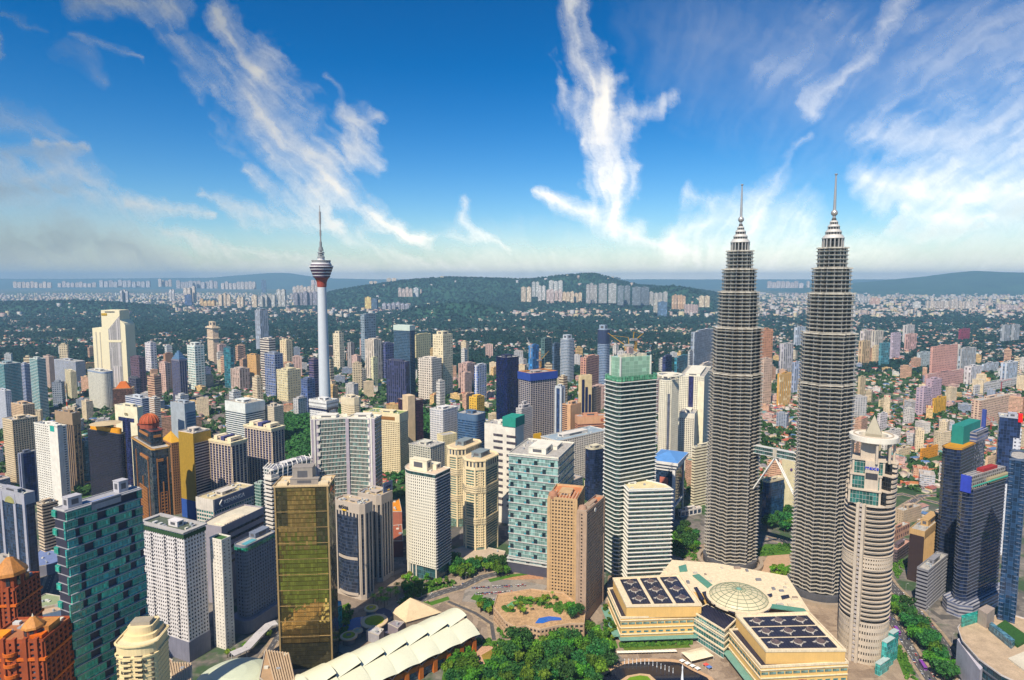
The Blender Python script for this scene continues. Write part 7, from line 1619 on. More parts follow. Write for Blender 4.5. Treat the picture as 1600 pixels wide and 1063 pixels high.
# ---------------------------------------------------------------- woods as masses
def canopy(name, pts, k, size, hgt, mat, seed, lift=True):
    """far wood read as one mass: k leaf sprays per tree"""
    g = np.random.default_rng(seed); n = len(pts); P3 = np.repeat(np.asarray(pts, float), k, 0); m_ = len(P3)
    d = g.normal(size=(m_, 3)); d /= np.linalg.norm(d, axis=1)[:, None]; d[:, 2] = np.abs(d[:, 2]) * 1.1 - .15
    sz = np.repeat(g.uniform(.6, 1.35, n), k); c = P3 + d * (np.array([.55, .55, .6]) * hgt) * sz[:, None]; c[:, 2] += hgt * .35 * sz
    nrm = d + g.normal(size=(m_, 3)) * .4; nrm[:, 2] += .2; nrm /= np.linalg.norm(nrm, axis=1)[:, None]
    a = np.cross(nrm, g.normal(size=(m_, 3))); a /= np.linalg.norm(a, axis=1)[:, None]; b_ = np.cross(nrm, a); s = (size * g.uniform(.7, 1.3, m_) * sz)[:, None]
    V = np.stack([c - a * s - b_ * s * .7, c + a * s - b_ * s * .8, c + a * s + b_ * s * .7, c - a * s * .8 + b_ * s * .7], 1).reshape(-1, 3)
    me = big(name, V, np.arange(4 * m_).reshape(m_, 4), [mat]); return struct(link(name, me), 'stuff')
WL = LEAF((.014, .065, .02), (.08, .19, .035)); WLF = LEAF((.006, .040, .036), (.026, .085, .058))
pts = []
while len(pts) < 3400:
    x, y = random.uniform(-560, 120), random.uniform(1030, 1640)
    s = 1 - hypot((x - HX) / HRX, (y - HY) / HRY)
    if (s > .02 or random.random() < .25) and clear(x, y, 7): pts.append((x, y, hz_(x, y)))
canopy('woodland', pts, 34, 2.3, 11, WL, 1)

SHR = LEAF((.02, .09, .012), (.16, .27, .03)); pts = []; gs = random.Random(12)
for poly, n in (([(620, 945), (640, 915), (715, 908), (700, 925), (655, 950)], 70), ([(845, 892), (846, 884), (790, 888), (792, 893)], 40), ([(505, 1000), (515, 955), (552, 955), (534, 1005)], 60), ([(967, 1006), (1080, 1001), (1082, 1007), (970, 1012)], 70), ([(1140, 1010), (1150, 1005), (1190, 1063), (1178, 1070)], 40), ([(1395, 1000), (1404, 1000), (1432, 1063), (1415, 1063)], 40), ([(1478, 1000), (1486, 1000), (1522, 1063), (1508, 1063)], 40), ([(728, 906), (760, 896), (764, 899), (735, 912)], 40), ([(690, 1010), (745, 1000), (790, 1000), (770, 1012)], 50), ([(1200, 930), (1240, 880), (1244, 900), (1215, 935)], 30), ([(1100, 880), (1050, 868), (1050, 850), (1092, 860)], 40), ([(1180, 860), (1240, 845), (1240, 858), (1190, 872)], 50), ([(1372, 870), (1390, 860), (1420, 880), (1402, 905)], 50), ([(775, 960), (800, 985), (790, 1000), (770, 985)], 30)):
    q = [gp(*p) for p in poly]
    for _ in range(n * 6):
        x, y = gs.uniform(min(p[0] for p in q), max(p[0] for p in q)), gs.uniform(min(p[1] for p in q), max(p[1] for p in q))
        if inside(q, x, y) and clear(x, y, 1.2) and not on_road(x, y, 1.): pts.append((x, y, 0))
q = [gp(x, y, 14) for x, y in ((784, 950), (800, 938), (835, 928), (872, 936), (900, 958), (892, 962), (850, 955), (826, 962), (800, 962))]
for _ in range(900):
    x, y = gs.uniform(min(p[0] for p in q), max(p[0] for p in q)), gs.uniform(min(p[1] for p in q), max(p[1] for p in q))
    if inside(q, x, y) and fbm(np.array([x / 9.]), np.array([y / 9.]), 2, 3)[0] > .5: pts.append((x, y, 14.1))
canopy('shrubbery', pts, 16, .75, 2.2, SHR, 5)
lp0 = None
for pts, w in ROADS[2:4] + ROADS[:1]:
    R_, L_2 = ribbon(pts, w + 4)
    for side in (R_, L_2):
        for p, q in zip(side, side[1:]):
            d = hypot(q[0] - p[0], q[1] - p[1])
            for k in range(int(d / 26)):
                f = (k + .5) * 26 / d; x, y = p[0] + (q[0] - p[0]) * f, p[1] + (q[1] - p[1]) * f
                if not clear(x, y, 1): continue
                if lp0 is None:
                    lp0 = thing('street_lamp', 'slim grey street lamp along the edge of a road', 'street lamp', (x, y, 0), 0, 'street lamps along the roads'); b = MB(); b.tube((0, 0, 0), (0, 0, 9), .16, .1, 6); b.tube((0, 0, 9), (2.2, 0, 9.4), .1, .08, 5); b.obj('pole', P((.4, .4, .42), .5), lp0); b = MB(); b.box(1.7, 2.9, -.22, .22, 9.3, 9.5); b.obj('lamp_head', P((.6, .6, .58), .4), lp0)
                else: dup(lp0, (x, y, 0), gs.uniform(0, 6))
# ---------------------------------------------------------------- far apartment towers on the hills and plain
def far(rows):
    for x0, x1, yt, yb, n, c, g, Y, lb in rows:
        w_ = (x1 - x0) / n; rnd = random.Random(int(x0 * 7 + yt))
        for k in range(n):
            Yk = Y + rnd.uniform(-150, 150); zt, zb = zat(yt + (rnd.uniform(-1.2, 2.5) if n > 2 else 0), Yk), max(0, zat(yb, Yk)) - 14
            a, d = xat(x0 + w_ * k, Yk, zt), xat(x0 + w_ * (k + .86), Yk, zt); kk = rnd.uniform(.85, 1.12)
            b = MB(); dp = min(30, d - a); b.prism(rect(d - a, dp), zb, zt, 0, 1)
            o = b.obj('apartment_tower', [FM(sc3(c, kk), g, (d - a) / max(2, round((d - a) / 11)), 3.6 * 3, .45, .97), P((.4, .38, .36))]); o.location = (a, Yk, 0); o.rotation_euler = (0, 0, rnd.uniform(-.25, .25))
            tag(o, lb, 'apartment tower', lb)
            b = MB(); b.box((d - a) * .3, (d - a) * .7, dp * .2, dp * .8, zt, zt + 7); b.obj('plant_room', P(sc3(c, .8)), o)
WHf, GYf, CRf = (.62, .60, .56), (.30, .31, .32), (.66, .54, .40)
far([(815, 831, 449, 470, 2, CRf, (.3, .26, .22), 7000, 'cream far tower at the left end of the hillside cluster'),
 (832, 843, 441, 462, 2, WHf, (.28, .3, .3), 7600, 'white far tower standing above the cream ones on the green hill'),
 (858, 880, 439, 456, 3, WHf, (.28, .3, .3), 7700, 'white far tower in the high trio on the green hill'),
 (841, 853, 447, 472, 2, WHf, (.3, .28, .28), 7000, 'pale far tower below the high trio'),
 (854, 879, 453, 472, 4, (.56, .44, .40), (.34, .26, .24), 6800, 'pinkish far tower in the middle of the hillside cluster'),
 (879, 910, 457, 471, 5, (.64, .50, .36), (.34, .28, .22), 6900, 'low cream far block right of the pinkish far towers'),
 (916, 934, 444, 472, 3, (.42, .40, .38), (.18, .18, .18), 6700, 'tall grey and white far tower left of the paired slabs'),
 (937, 965, 443.5, 472, 2, (.44, .44, .42), (.2, .21, .22), 6700, 'tall grey paired slab in the middle of the far hillside'),
 (966, 986, 447, 475, 2, (.20, .23, .25), (.12, .14, .16), 6600, 'dark grey far slab right of the paired slabs'),
 (988, 1017, 449, 475, 2, (.17, .20, .23), (.1, .12, .14), 6600, 'darkest wide far slab of the hillside cluster'),
 (1015, 1044, 456, 477, 4, (.50, .48, .44), (.2, .2, .2), 6700, 'pale far tower at the right of the hillside cluster'),
 (1022, 1036, 469, 486, 2, (.54, .50, .42), (.24, .24, .22), 5900, 'small pale block beside the blue far cube'),
 (1029, 1045, 472, 492, 1, (.10, .17, .26), (.07, .12, .2), 5600, 'blue glass far cube below the hillside cluster'),
 (1050, 1072, 462, 481, 5, (.66, .46, .30), (.36, .24, .18), 6200, 'orange cream far tower right of the blue far cube'),
 (1070, 1092, 476, 487, 5, (.56, .46, .42), (.3, .22, .22), 5800, 'low pinkish far block right of the orange cream towers'),
 (1093, 1110, 463, 478, 2, CRf, (.36, .28, .2), 6400, 'cream far tower left of the nearer twin tower'),
 (959, 972, 434, 449, 1, (.10, .16, .20), (.08, .12, .16), 8900, 'single dark block on the shoulder of the far green hill'),
 (341, 360, 459.5, 476, 3, CRf, (.34, .26, .22), 6200, 'cream far slab above the tiled suburb at left'), (370, 381, 465, 477, 2, CRf, (.4, .32, .26), 6200, 'low cream far slab between two taller ones'),
 (393, 402, 462, 478, 1, CRf, (.34, .28, .24), 6100, 'single cream far slab left of the grey white group'), (405, 430, 461.5, 477, 4, (.50, .48, .44), (.24, .24, .24), 6100, 'grey white far slab left of the telecom tower'),
 (432, 446, 453, 477, 2, (.52, .50, .46), (.26, .26, .26), 6000, 'tallest grey white far slab left of the telecom tower'), (458, 496, 457, 475, 5, (.26, .25, .28), (.16, .16, .19), 6400, 'dusky grey far slab close left of the telecom tower'),
 (457, 497, 446.5, 456, 7, (.62, .52, .44), (.4, .32, .28), 9000, 'tiny cream far block in the haze left of the telecom tower'), (408, 416, 438, 456, 1, (.10, .16, .24), (.08, .12, .2), 9500, 'dark blue far tower in the haze'),
 (486, 499, 438, 449, 2, (.6, .5, .46), (.4, .3, .28), 10500, 'pale far tower behind the telecom tower head'),
 (286, 305, 449, 470, 3, (.58, .52, .46), (.3, .26, .24), 6900, 'white striped far tower above the left suburb'), (288, 300, 461, 475, 1, (.08, .12, .24), (.06, .1, .2), 6300, 'dark blue far block in the left suburb'),
 (312, 336, 469, 476, 4, (.66, .48, .28), (.4, .24, .14), 6200, 'low yellow far block with red roof'), (187, 200, 454, 471, 3, (.48, .46, .46), (.26, .26, .28), 6600, 'grey stepped far tower behind the dark belt of trees'),
 (264, 272, 453, 468, 2, (.56, .54, .54), (.3, .28, .28), 6700, 'white far tower right of the grey stepped one'), (247, 268, 437, 447, 4, (.54, .48, .46), (.34, .3, .3), 12000, 'hazy far block on the left skyline'),
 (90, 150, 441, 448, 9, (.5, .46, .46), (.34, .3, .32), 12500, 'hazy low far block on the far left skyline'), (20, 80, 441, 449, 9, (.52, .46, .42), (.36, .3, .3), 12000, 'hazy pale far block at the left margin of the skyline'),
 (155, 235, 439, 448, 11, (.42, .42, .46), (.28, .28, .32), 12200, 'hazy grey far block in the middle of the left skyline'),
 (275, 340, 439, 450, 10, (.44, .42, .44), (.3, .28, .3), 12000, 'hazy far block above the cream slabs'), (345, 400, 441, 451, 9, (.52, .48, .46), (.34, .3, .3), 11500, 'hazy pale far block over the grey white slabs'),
 (570, 581, 465, 480, 1, (.70, .54, .26), (.4, .28, .12), 5600, 'yellow far block beside the dark blue far block'), (580, 591, 467, 481, 1, (.08, .13, .2), (.06, .1, .16), 5500, 'dark blue far block right of the yellow one'),
 (597, 640, 474, 481, 6, (.34, .34, .38), (.2, .2, .24), 5700, 'low grey far block at the foot of the ridge'), (622, 645, 450, 462, 4, (.52, .44, .40), (.3, .24, .22), 6900, 'pinkish far tower on the ridge flank'), (646, 655, 450, 462, 1, (.46, .48, .5), (.28, .3, .32), 6900, 'grey far twin slab on the ridge flank'),
 (604, 620, 435, 443, 2, CRf, (.46, .36, .28), 11000, 'cream far tower peeking over the ridge'), (577, 590, 440, 445, 2, CRf, (.46, .36, .28), 11200, 'low cream far block left of the ridge'),
 (1347, 1361, 462, 471, 3, (.5, .5, .5), (.3, .3, .32), 7000, 'grey far tower right of the farther twin tower'), (1362, 1376, 466, 474, 2, (.62, .42, .34), (.44, .28, .24), 6900, 'salmon far block under the blue mountain'),
 (1427, 1440, 472, 479, 1, WHf, (.36, .36, .36), 6500, 'white far cube under the blue mountain'), (1448, 1527, 470, 480, 14, (.62, .54, .46), (.38, .34, .3), 6700, 'cream far flat in the long row under the blue mountain'), (1560, 1590, 477, 482, 5, (.56, .46, .42), (.38, .3, .3), 6300, 'pinkish far flat at the right margin'),
 (1262, 1266, 440, 448, 1, (.5, .46, .44), (.3, .3, .3), 9000, 'tiny pale tower between the twin towers near the horizon'), (1200, 1256, 441, 449, 8, (.46, .44, .46), (.3, .28, .3), 10500, 'hazy far block between the twin towers')])
# ---------------------------------------------------------------- low houses and town blocks
ROOFM = RND([(.44, .11, .05), (.34, .15, .10), (.24, .16, .15), (.48, .18, .06), (.46, .36, .28), (.24, .22, .23), (.42, .08, .08), (.08, .16, .32), (.36, .20, .16), (.28, .10, .08), (.52, .46, .40), (.10, .24, .22)], 'roof_tiles')
WALLM = RND([(.66, .58, .46), (.62, .50, .40), (.70, .66, .60), (.52, .40, .34), (.66, .56, .34), (.58, .54, .52)], 'house_wall')
def house_mesh(w, d, h, r, hip, seed):
    b = MB(); b.prism([(-w, -d), (w, -d), (w, d), (-w, d)], 0, h, 0, None, True); wall = b.mesh('wall', [WALLM])
    b = MB(); e = .9; W_, D_ = w + e, d + e; k = W_ - D_ * .95 if hip else W_
    A, B, C_, D4 = (-W_, -D_, h - .1), (W_, -D_, h - .1), (W_, D_, h - .1), (-W_, D_, h - .1); p, q = (-k, 0, h + r), (k, 0, h + r)
    b.face([A, B, q, p]); b.face([C_, D4, p, q]); b.face([B, C_, q]); b.face([D4, A, p]); return wall, b.mesh('roof', [ROOFM])
HM = [house_mesh(*t) for t in ((7, 4.5, 4.5, 2.6, True, 1), (5.5, 4.5, 5, 2.4, False, 2), (9, 5, 6.5, 2.6, True, 3), (6, 5.5, 3.8, 2.2, True, 4), (11, 5.5, 7, 2.2, False, 5), (5, 3.8, 4, 2, False, 6))]
col = lambda x, y: 800 + 1000 * x / (y + .095 * 340)
hs = random.Random(4); spots = []
tries = 0
while len(spots) < 300 and tries < 60000:
    tries += 1; Y = 850 + 1150 * hs.random() ** 1.3; c = hs.uniform(1190, 1590); x = xat(c, Y, 0)
    if not clear(x, Y, 7) or on_road(x, Y, 3): continue
    if Y < 960 and c < 1400: continue
    if fbm(np.array([x / 90.]), np.array([Y / 90.]), 3, 21)[0] > .60: continue
    if any(abs(x - a) < 13 and abs(Y - d) < 13 and hypot(x - a, Y - d) < 13.5 for a, d in spots): continue
    spots.append((x, Y)); w0, r0 = HM[hs.randrange(6)]
    o = link('village_house', w0, None, (x, Y, 0), hs.choice((.5, .6, 2.1, .55)) + hs.uniform(-.2, .2)); o.scale = [hs.uniform(.85, 1.25)] * 3
    tag(o, 'small village house with a coloured pitched roof among trees, right of the twin towers', 'house', 'village houses right of the twin towers'); link('roof', r0, o)
FOOTH = {}
for x, Y in spots: FOOTH[(int(x // 14), int(Y // 14))] = 1
# individual low town buildings between the towers
PAL = [((.66, .56, .40), (.2, .14, .1)), ((.68, .64, .58), (.14, .14, .16)), ((.58, .40, .28), (.2, .1, .08)), ((.52, .50, .48), (.12, .14, .18)), ((.70, .52, .28), (.3, .18, .08)), ((.60, .44, .38), (.22, .14, .14)), ((.30, .34, .40), (.06, .08, .14)), ((.72, .66, .52), (.26, .2, .14))]
LM = []
for i in range(16):
    rr_ = random.Random(i + 50); w_, d_, h_ = rr_.uniform(15, 36), rr_.uniform(12, 22), rr_.choice((10, 14, 18, 24, 32, 44)); wc, gc_ = PAL[i % 8]
    b = MB(); b.prism([(-w_ / 2, -d_ / 2), (w_ / 2, -d_ / 2), (w_ / 2, d_ / 2), (-w_ / 2, d_ / 2)], 0, h_, 0, 1); q = [(-w_ / 2, -d_ / 2), (w_ / 2, -d_ / 2), (w_ / 2, d_ / 2), (-w_ / 2, d_ / 2)]; b.ring(off(q, .2), off(q, -.5), h_ - .6, h_ + .9, 0, True)
    m0 = b.mesh('low_rise_building', [FM(wc, gc_, 3.6, 3.4, rr_.choice((.5, .9)), .45), ROOFM if i % 3 else P((.44, .38, .33))])
    b = MB(); b.box(-w_ * .25, w_ * .1, -d_ * .2, d_ * .25, h_, h_ + 3.4); LM.append((m0, b.mesh('roof_cabin', [P(sc3(wc, .9))])))
ls = random.Random(9); done = []; tries = 0
def taken(x, y, r): return any(abs(x - a) < r and abs(y - d) < r for a, d in done)
while len(done) < 300 and tries < 60000:
    tries += 1; Y = 900 + 1500 * ls.random() ** 1.1; c = ls.uniform(-30, 1180) if ls.random() < .78 else ls.uniform(1180, 1640); x = xat(c, Y, 0)
    if c < 1180 and Y < 980: continue
    if hypot((x - HX) / HRX, (Y - HY) / HRY) < .9 or not clear(x, Y, 16) or on_road(x, Y, 12) or taken(x, Y, 27): continue
    if c > 1180 and (int(x // 14), int(Y // 14)) in FOOTH: continue
    if (Y > 1950 and c < 1150) and ls.random() < .5: continue
    m0, m1 = LM[ls.randrange(16)]; o = link('low_rise_building', m0, None, (x, Y, 0), ls.choice((.9, -.6, .3)) + ls.uniform(-.2, .2))
    tag(o, 'low rise town building filling the streets between the towers', 'low building', 'low rise buildings between the towers'); link('roof_cabin', m1, o); done.append((x, Y))
LOWS = done
MR = []
for i in range(14):
    rr_ = random.Random(i + 90); w_, d_, h_ = rr_.uniform(16, 34), rr_.uniform(14, 22), rr_.uniform(38, 88); wc, gc_ = (PAL + [((.62, .62, .60), (.16, .18, .2)), ((.10, .13, .22), (.03, .04, .1)), ((.70, .66, .58), (.2, .2, .2))])[i % 11]; q = [(-w_ / 2, -d_ / 2), (w_ / 2, -d_ / 2), (w_ / 2, d_ / 2), (-w_ / 2, d_ / 2)]
    b = MB(); b.prism(q, 0, h_, 0, 1); b.ring(off(q, .3), off(q, -.6), h_ - .8, h_ + 1.4, 0, True); m0 = b.mesh('mid_rise_block', [FM(wc, sc3(gc_, .7), rr_.choice((5., 7., 9.)), rr_.choice((5.5, 7.5)), rr_.choice((.5, .6, .97)), .5), P((.44, .42, .38))])
    b = MB(); b.box(-w_ * .3, w_ * .2, -d_ * .25, d_ * .25, h_, h_ + 5.5); MR.append((m0, b.mesh('roof_cabin', [P(sc3(wc, .85))])))
n_ = tries = 0
while n_ < 150 and tries < 40000:
    tries += 1; Y = 1380 + 1500 * ls.random(); c = ls.uniform(-40, 1180) if ls.random() < .7 else ls.uniform(1180, 1700); x = xat(c, Y, 0)
    if hypot((x - HX) / HRX, (Y - HY) / HRY) < 1. or not clear(x, Y, 26) or taken(x, Y, 30): continue
    m0, m1 = MR[ls.randrange(14)]; o = link('mid_rise_block', m0, None, (x, Y, 0), ls.choice((.9, -.6, .3)) + ls.uniform(-.2, .2)); o.scale = (1, 1, ls.uniform(.6, 1.15) * (1 if c < 1180 else .8))
    tag(o, 'plain mid rise block among the middle distance streets', 'mid rise block', 'mid rise blocks in the middle distance'); link('roof_cabin', m1, o); done.append((x, Y)); n_ += 1
# everything smaller or farther, as masses
def boxes_mass(name, P3, S, roofs, wm, rm):
    """gabled or flat boxes: P3 centres, S half sizes (w, d, h), roofs rise"""
    n = len(P3); P3 = np.asarray(P3, float); S = np.asarray(S, float); a = RNG.uniform(0, pi, n); ca_, sa = np.cos(a), np.sin(a)
    def pt(ux, uy, z): return np.stack([P3[:, 0] + ux * ca_ - uy * sa, P3[:, 1] + ux * sa + uy * ca_, P3[:, 2] + z], 1)
    w_, d_, h_ = S.T; r = np.asarray(roofs, float)
    v = np.stack([pt(-w_, -d_, -8 + 0 * h_), pt(w_, -d_, -8 + 0 * h_), pt(w_, d_, -8 + 0 * h_), pt(-w_, d_, -8 + 0 * h_), pt(-w_, -d_, h_), pt(w_, -d_, h_), pt(w_, d_, h_), pt(-w_, d_, h_), pt(-w_ * .8, 0 * d_, h_ + r), pt(w_ * .8, 0 * d_, h_ + r)], 1)
    T_ = np.array([[0, 1, 5], [0, 5, 4], [1, 2, 6], [1, 6, 5], [2, 3, 7], [2, 7, 6], [3, 0, 4], [3, 4, 7]]); base = (np.arange(n) * 8)[:, None, None]
    o = struct(link(name, big(name, v[:, :8].reshape(-1, 3), (T_[None] + base).reshape(-1, 3), [wm])), 'stuff')
    R_ = np.array([[0, 1, 5], [0, 5, 4], [2, 3, 4], [2, 4, 5], [1, 2, 5], [3, 0, 4]]); base = (np.arange(n) * 6)[:, None, None]
    q = v[:, 4:].copy(); 
    return o, big('roof', q.reshape(-1, 3), (R_[None] + base).reshape(-1, 3), [rm])
def zone(n, Y0, Y1, c0, c1, test, seed, pw=1.):
    g = np.random.default_rng(seed); Y = Y0 * (Y1 / Y0) ** (g.random(n) ** pw); c = g.uniform(c0, c1, n); X = (c - 800) / 1000 * (Y + 32); k = test(X, Y, c, g); return X[k], Y[k], c[k]
def town(X, Y, c, g):
    hh = hill_z(X, Y); left = c < 1165; nz = fbm(X / 420, Y / 300, 4, 31); p = np.where(left, np.where(Y < 2300, .55, np.where(Y < 5200, np.where(nz > .55, .62, .09), np.where(nz > .44, .75, .12))), np.where(Y < 2600, .62,     .72 - .35 * (nz < .42))) * np.where(hh > 25, np.where((fbm(X / 300, Y / 260, 3, 77) > .56) & (Y < 7300), .6, .02), 1)
    return g.random(len(X)) < p
def town2(X, Y, c, g):
    nz = fbm(X / 700, Y / 500, 4, 61); return g.random(len(X)) < np.where(nz > .5, .8, .12) * np.where(hill_z(X, Y) > 20, .03, 1)
def keepclear(X, Y, r=9): return np.array([clear(x, y, r) and not on_road(x, y, 5) for x, y in zip(X, Y)], bool)
X, Y, c = zone(3200, 1000, 2300, 1180, 1760, town, 1); k = keepclear(X, Y) & ~np.array([(int(x // 14), int(y // 14)) in FOOTH for x, y in zip(X, Y)]); X, Y = X[k], Y[k]
X2, Y2, c2 = zone(5200, 960, 2300, -60, 1165, town, 2); k = keepclear(X2, Y2) & (np.hypot((X2 - HX) / HRX, (Y2 - HY) / HRY) > .9); X, Y = np.concatenate([X, X2[k]]), np.concatenate([Y, Y2[k]])
def mass(X, Y, smin, smax, hmin, hmax, rise, label, cat):
    n = len(X); S = np.stack([RNG.uniform(smin, smax, n), RNG.uniform(smin, smax, n) * .65, RNG.uniform(hmin, hmax, n) * RNG.choice([1, 1, 1, 1.6], n)], 1)
    o, rm = boxes_mass('small_houses', np.stack([X, Y, np.maximum(0, hill_z(X, Y))], 1), S, S[:, 1] * rise, WALLM, ROOFM); tag(o, label, cat); link('roof', rm, o)
mass(X, Y, 5, 9.5, 2.6, 5, .42, 'mass of small roofs filling the ground between towers and trees', 'houses')
X, Y, c = zone(16000, 2300, 7000, -120, 1760, town, 3, .8); k = ~np.array([False] * len(X)); mass(X, Y, 6, 13, 4, 8, .35, 'far suburb of small roofs speckled among the woods', 'suburb')
X, Y, c = zone(17000, 5600, 15000, -80, 1680, town2, 4, .8); mass(X, Y, 10, 30, 8, 34, .1, 'pale town far off on the plain below the hills', 'far town')
# woods between
def woods(X, Y, c, g):
    left = c < 1165; nz = fbm(X / 420, Y / 300, 4, 31); n2 = fbm(X / 130, Y / 130, 3, 44)
    p = np.where(left, np.where(Y < 2300, .34, np.where(Y < 5200, np.where(nz > .55, .3, .92), .6)), np.where(n2 > .52, .9, .24)); p = np.where(hill_z(X, Y) > 10, .97, p); return g.random(len(X)) < p
X, Y, c = zone(21500, 960, 2300, -60, 1760, woods, 7, .85); k = keepclear(X, Y, 5); X, Y = X[k], Y[k]; c = c[k]
k = ~np.array([(int(x // 14), int(y // 14)) in FOOTH or any(abs(x - a) < 16 and abs(y - d) < 14 for a, d in LOWS) for x, y in zip(X, Y)]); canopy('woodland', np.stack([X[k], Y[k], 0 * X[k]], 1), 20, 2.4, 9, WL, 11)
X, Y, c = zone(42000, 2300, 4200, -80, 1680, woods, 8, .9); k = keepclear(X, Y, 4); canopy('woodland', np.stack([X[k], Y[k], 0 * X[k]], 1), 9, 3.8, 12, WLF, 12)
X, Y, c = zone(60000, 4200, 10500, -80, 1680, woods, 9, .8); canopy('woodland', np.stack([X, Y, np.maximum(0, hill_z(X, Y))], 1), 6, 8., 16, WLF, 13)
# ---------------------------------------------------------------- cars and buses
CARP = RND([(.75, .75, .75), (.03, .03, .035), (.45, .46, .48), (.5, .04, .03), (.7, .7, .66), (.05, .09, .3), (.14, .14, .15), (.62, .6, .55)], 'car_paint', .3)
b = MB()
pr = [(-2.2, .35), (2.2, .35), (2.2, .85), (1.2, .95), (-1.9, .98), (-2.2, .85)]
for (xa, za), (xb, zb_) in zip(pr, pr[1:] + pr[:1]): b.face([(xa, -.9, za), (xa, .9, za), (xb, .9, zb_), (xb, -.9, zb_)])
b.face([(x, -.9, z) for x, z in pr]); b.face([(x, .9, z) for x, z in reversed(pr)]); CARB = b.mesh('parked_car', [CARP])
b = MB(); b.face([(-1.8, -.82, .95), (1.2, -.82, .95), (.5, -.68, 1.45), (-1.2, -.68, 1.45)]); b.face([(1.2, .82, .95), (-1.8, .82, .95), (-1.2, .68, 1.45), (.5, .68, 1.45)]); b.face([(1.2, -.82, .95), (1.2, .82, .95), (.5, .68, 1.45), (.5, -.68, 1.45)]); b.face([(-1.8, .82, .95), (-1.8, -.82, .95), (-1.2, -.68, 1.45), (-1.2, .68, 1.45)]); CARG = b.mesh('cabin_glass', [P((.02, .025, .03), .1)])
b = MB(); b.face([(-1.2, -.68, 1.46), (.5, -.68, 1.46), (.5, .68, 1.46), (-1.2, .68, 1.46)]); b.box(-1.2, .5, -.68, .68, 1.43, 1.5); CART = b.mesh('car_roof', [CARP])
b = MB()
for x in (-1.35, 1.35): b.tube((x, -.92, .33), (x, .92, .33), .33, .33, 8)
CARW = b.mesh('wheels', [P((.02, .02, .02), .8)])
def car(x, y, rz, label, group, z=.03):
    o = link('car', CARB, None, (x, y, z), rz); tag(o, label, 'car', group)
    for m in (CARG, CART, CARW): link(m.name.split('.')[0], m, o)
cs = random.Random(3)
for (xa, ya), (xb, yb), n in (((742, 929), (832, 924), 26), ((736, 920), (822, 915), 24), ((764, 938), (812, 934), 10)):
    p, q = gp(xa, ya), gp(xb, yb); rz = atan2(q[1] - p[1], q[0] - p[0]) + pi / 2
    for k in range(n):
        if cs.random() < .12: continue
        f = (k + .5) / n; car(p[0] + (q[0] - p[0]) * f, p[1] + (q[1] - p[1]) * f, rz + cs.choice((0, pi)), 'parked car in the rows of the open car park', 'parked cars in the open car park')
def traffic(pts, w, n, label, group, lanes=(-.3, -.1, .1, .3)):
    for _ in range(n):
        i = cs.randrange(len(pts) - 1); f = cs.random(); p, q = pts[i], pts[i + 1]; d = hypot(q[0] - p[0], q[1] - p[1]); tx, ty = (q[0] - p[0]) / d, (q[1] - p[1]) / d; o = w * cs.choice(lanes); x, y = p[0] + tx * d * f - ty * o, p[1] + ty * d * f + tx * o
        if any(hypot(x - a, y - c) < 5.5 for a, c in CARS) or not clear(x, y, 2): continue
        CARS.append((x, y)); car(x, y, atan2(ty, tx) + (pi if o > 0 else 0), label, group, .06)
CARS = []
traffic(*ROADS[2], 60, 'car in the queue on the near lanes of the tree lined avenue', 'cars on the near lanes of the avenue')
traffic(*ROADS[3], 56, 'car on the far lanes of the tree lined avenue', 'cars on the far lanes of the avenue')
traffic(*ROADS[0], 12, 'car on the curving road below the white curved hotel', 'cars on the curving road', (-.25, .25)); traffic(*ROADS[4], 20, 'car on the street behind the twin towers', 'cars behind the twin towers', (-.25, .25)); traffic(*ROADS[5], 10, 'car on the lane between the left towers', 'cars between the left towers', (-.25, .25))
b = MB(); b.box(-6, 6, -1.3, 1.3, .5, 3.2); BUS = b.mesh('bus', [P((.26, .06, .40), .4)]); b = MB(); b.box(-5.8, 5.6, -1.34, 1.34, 1.5, 2.5); b.box(5.5, 6.05, -1.2, 1.2, 1.3, 2.7); BUSG = b.mesh('window_band', [P((.02, .02, .03), .1)])
b = MB()
for x in (-3.8, 3.8): b.tube((x, -1.32, .5), (x, 1.32, .5), .5, .5, 8)
BUSW = b.mesh('wheels', [P((.02, .02, .02), .8)])
for k, (px, py, lb) in enumerate(((1386, 965, 'purple bus farthest up the near lanes of the avenue'), (1402, 988, 'purple bus halfway along the near lanes of the avenue'), (1442, 1042, 'purple bus nearest the bottom edge on the avenue'))):
    x, y = gp(px, py); p, q = gp(1386, 958), gp(1432, 1030); o = link('bus', BUS, None, (x, y, .05), atan2(q[1] - p[1], q[0] - p[0])); tag(o, lb, 'bus', 'purple buses on the avenue'); link('window_band', BUSG, o); link('wheels', BUSW, o)
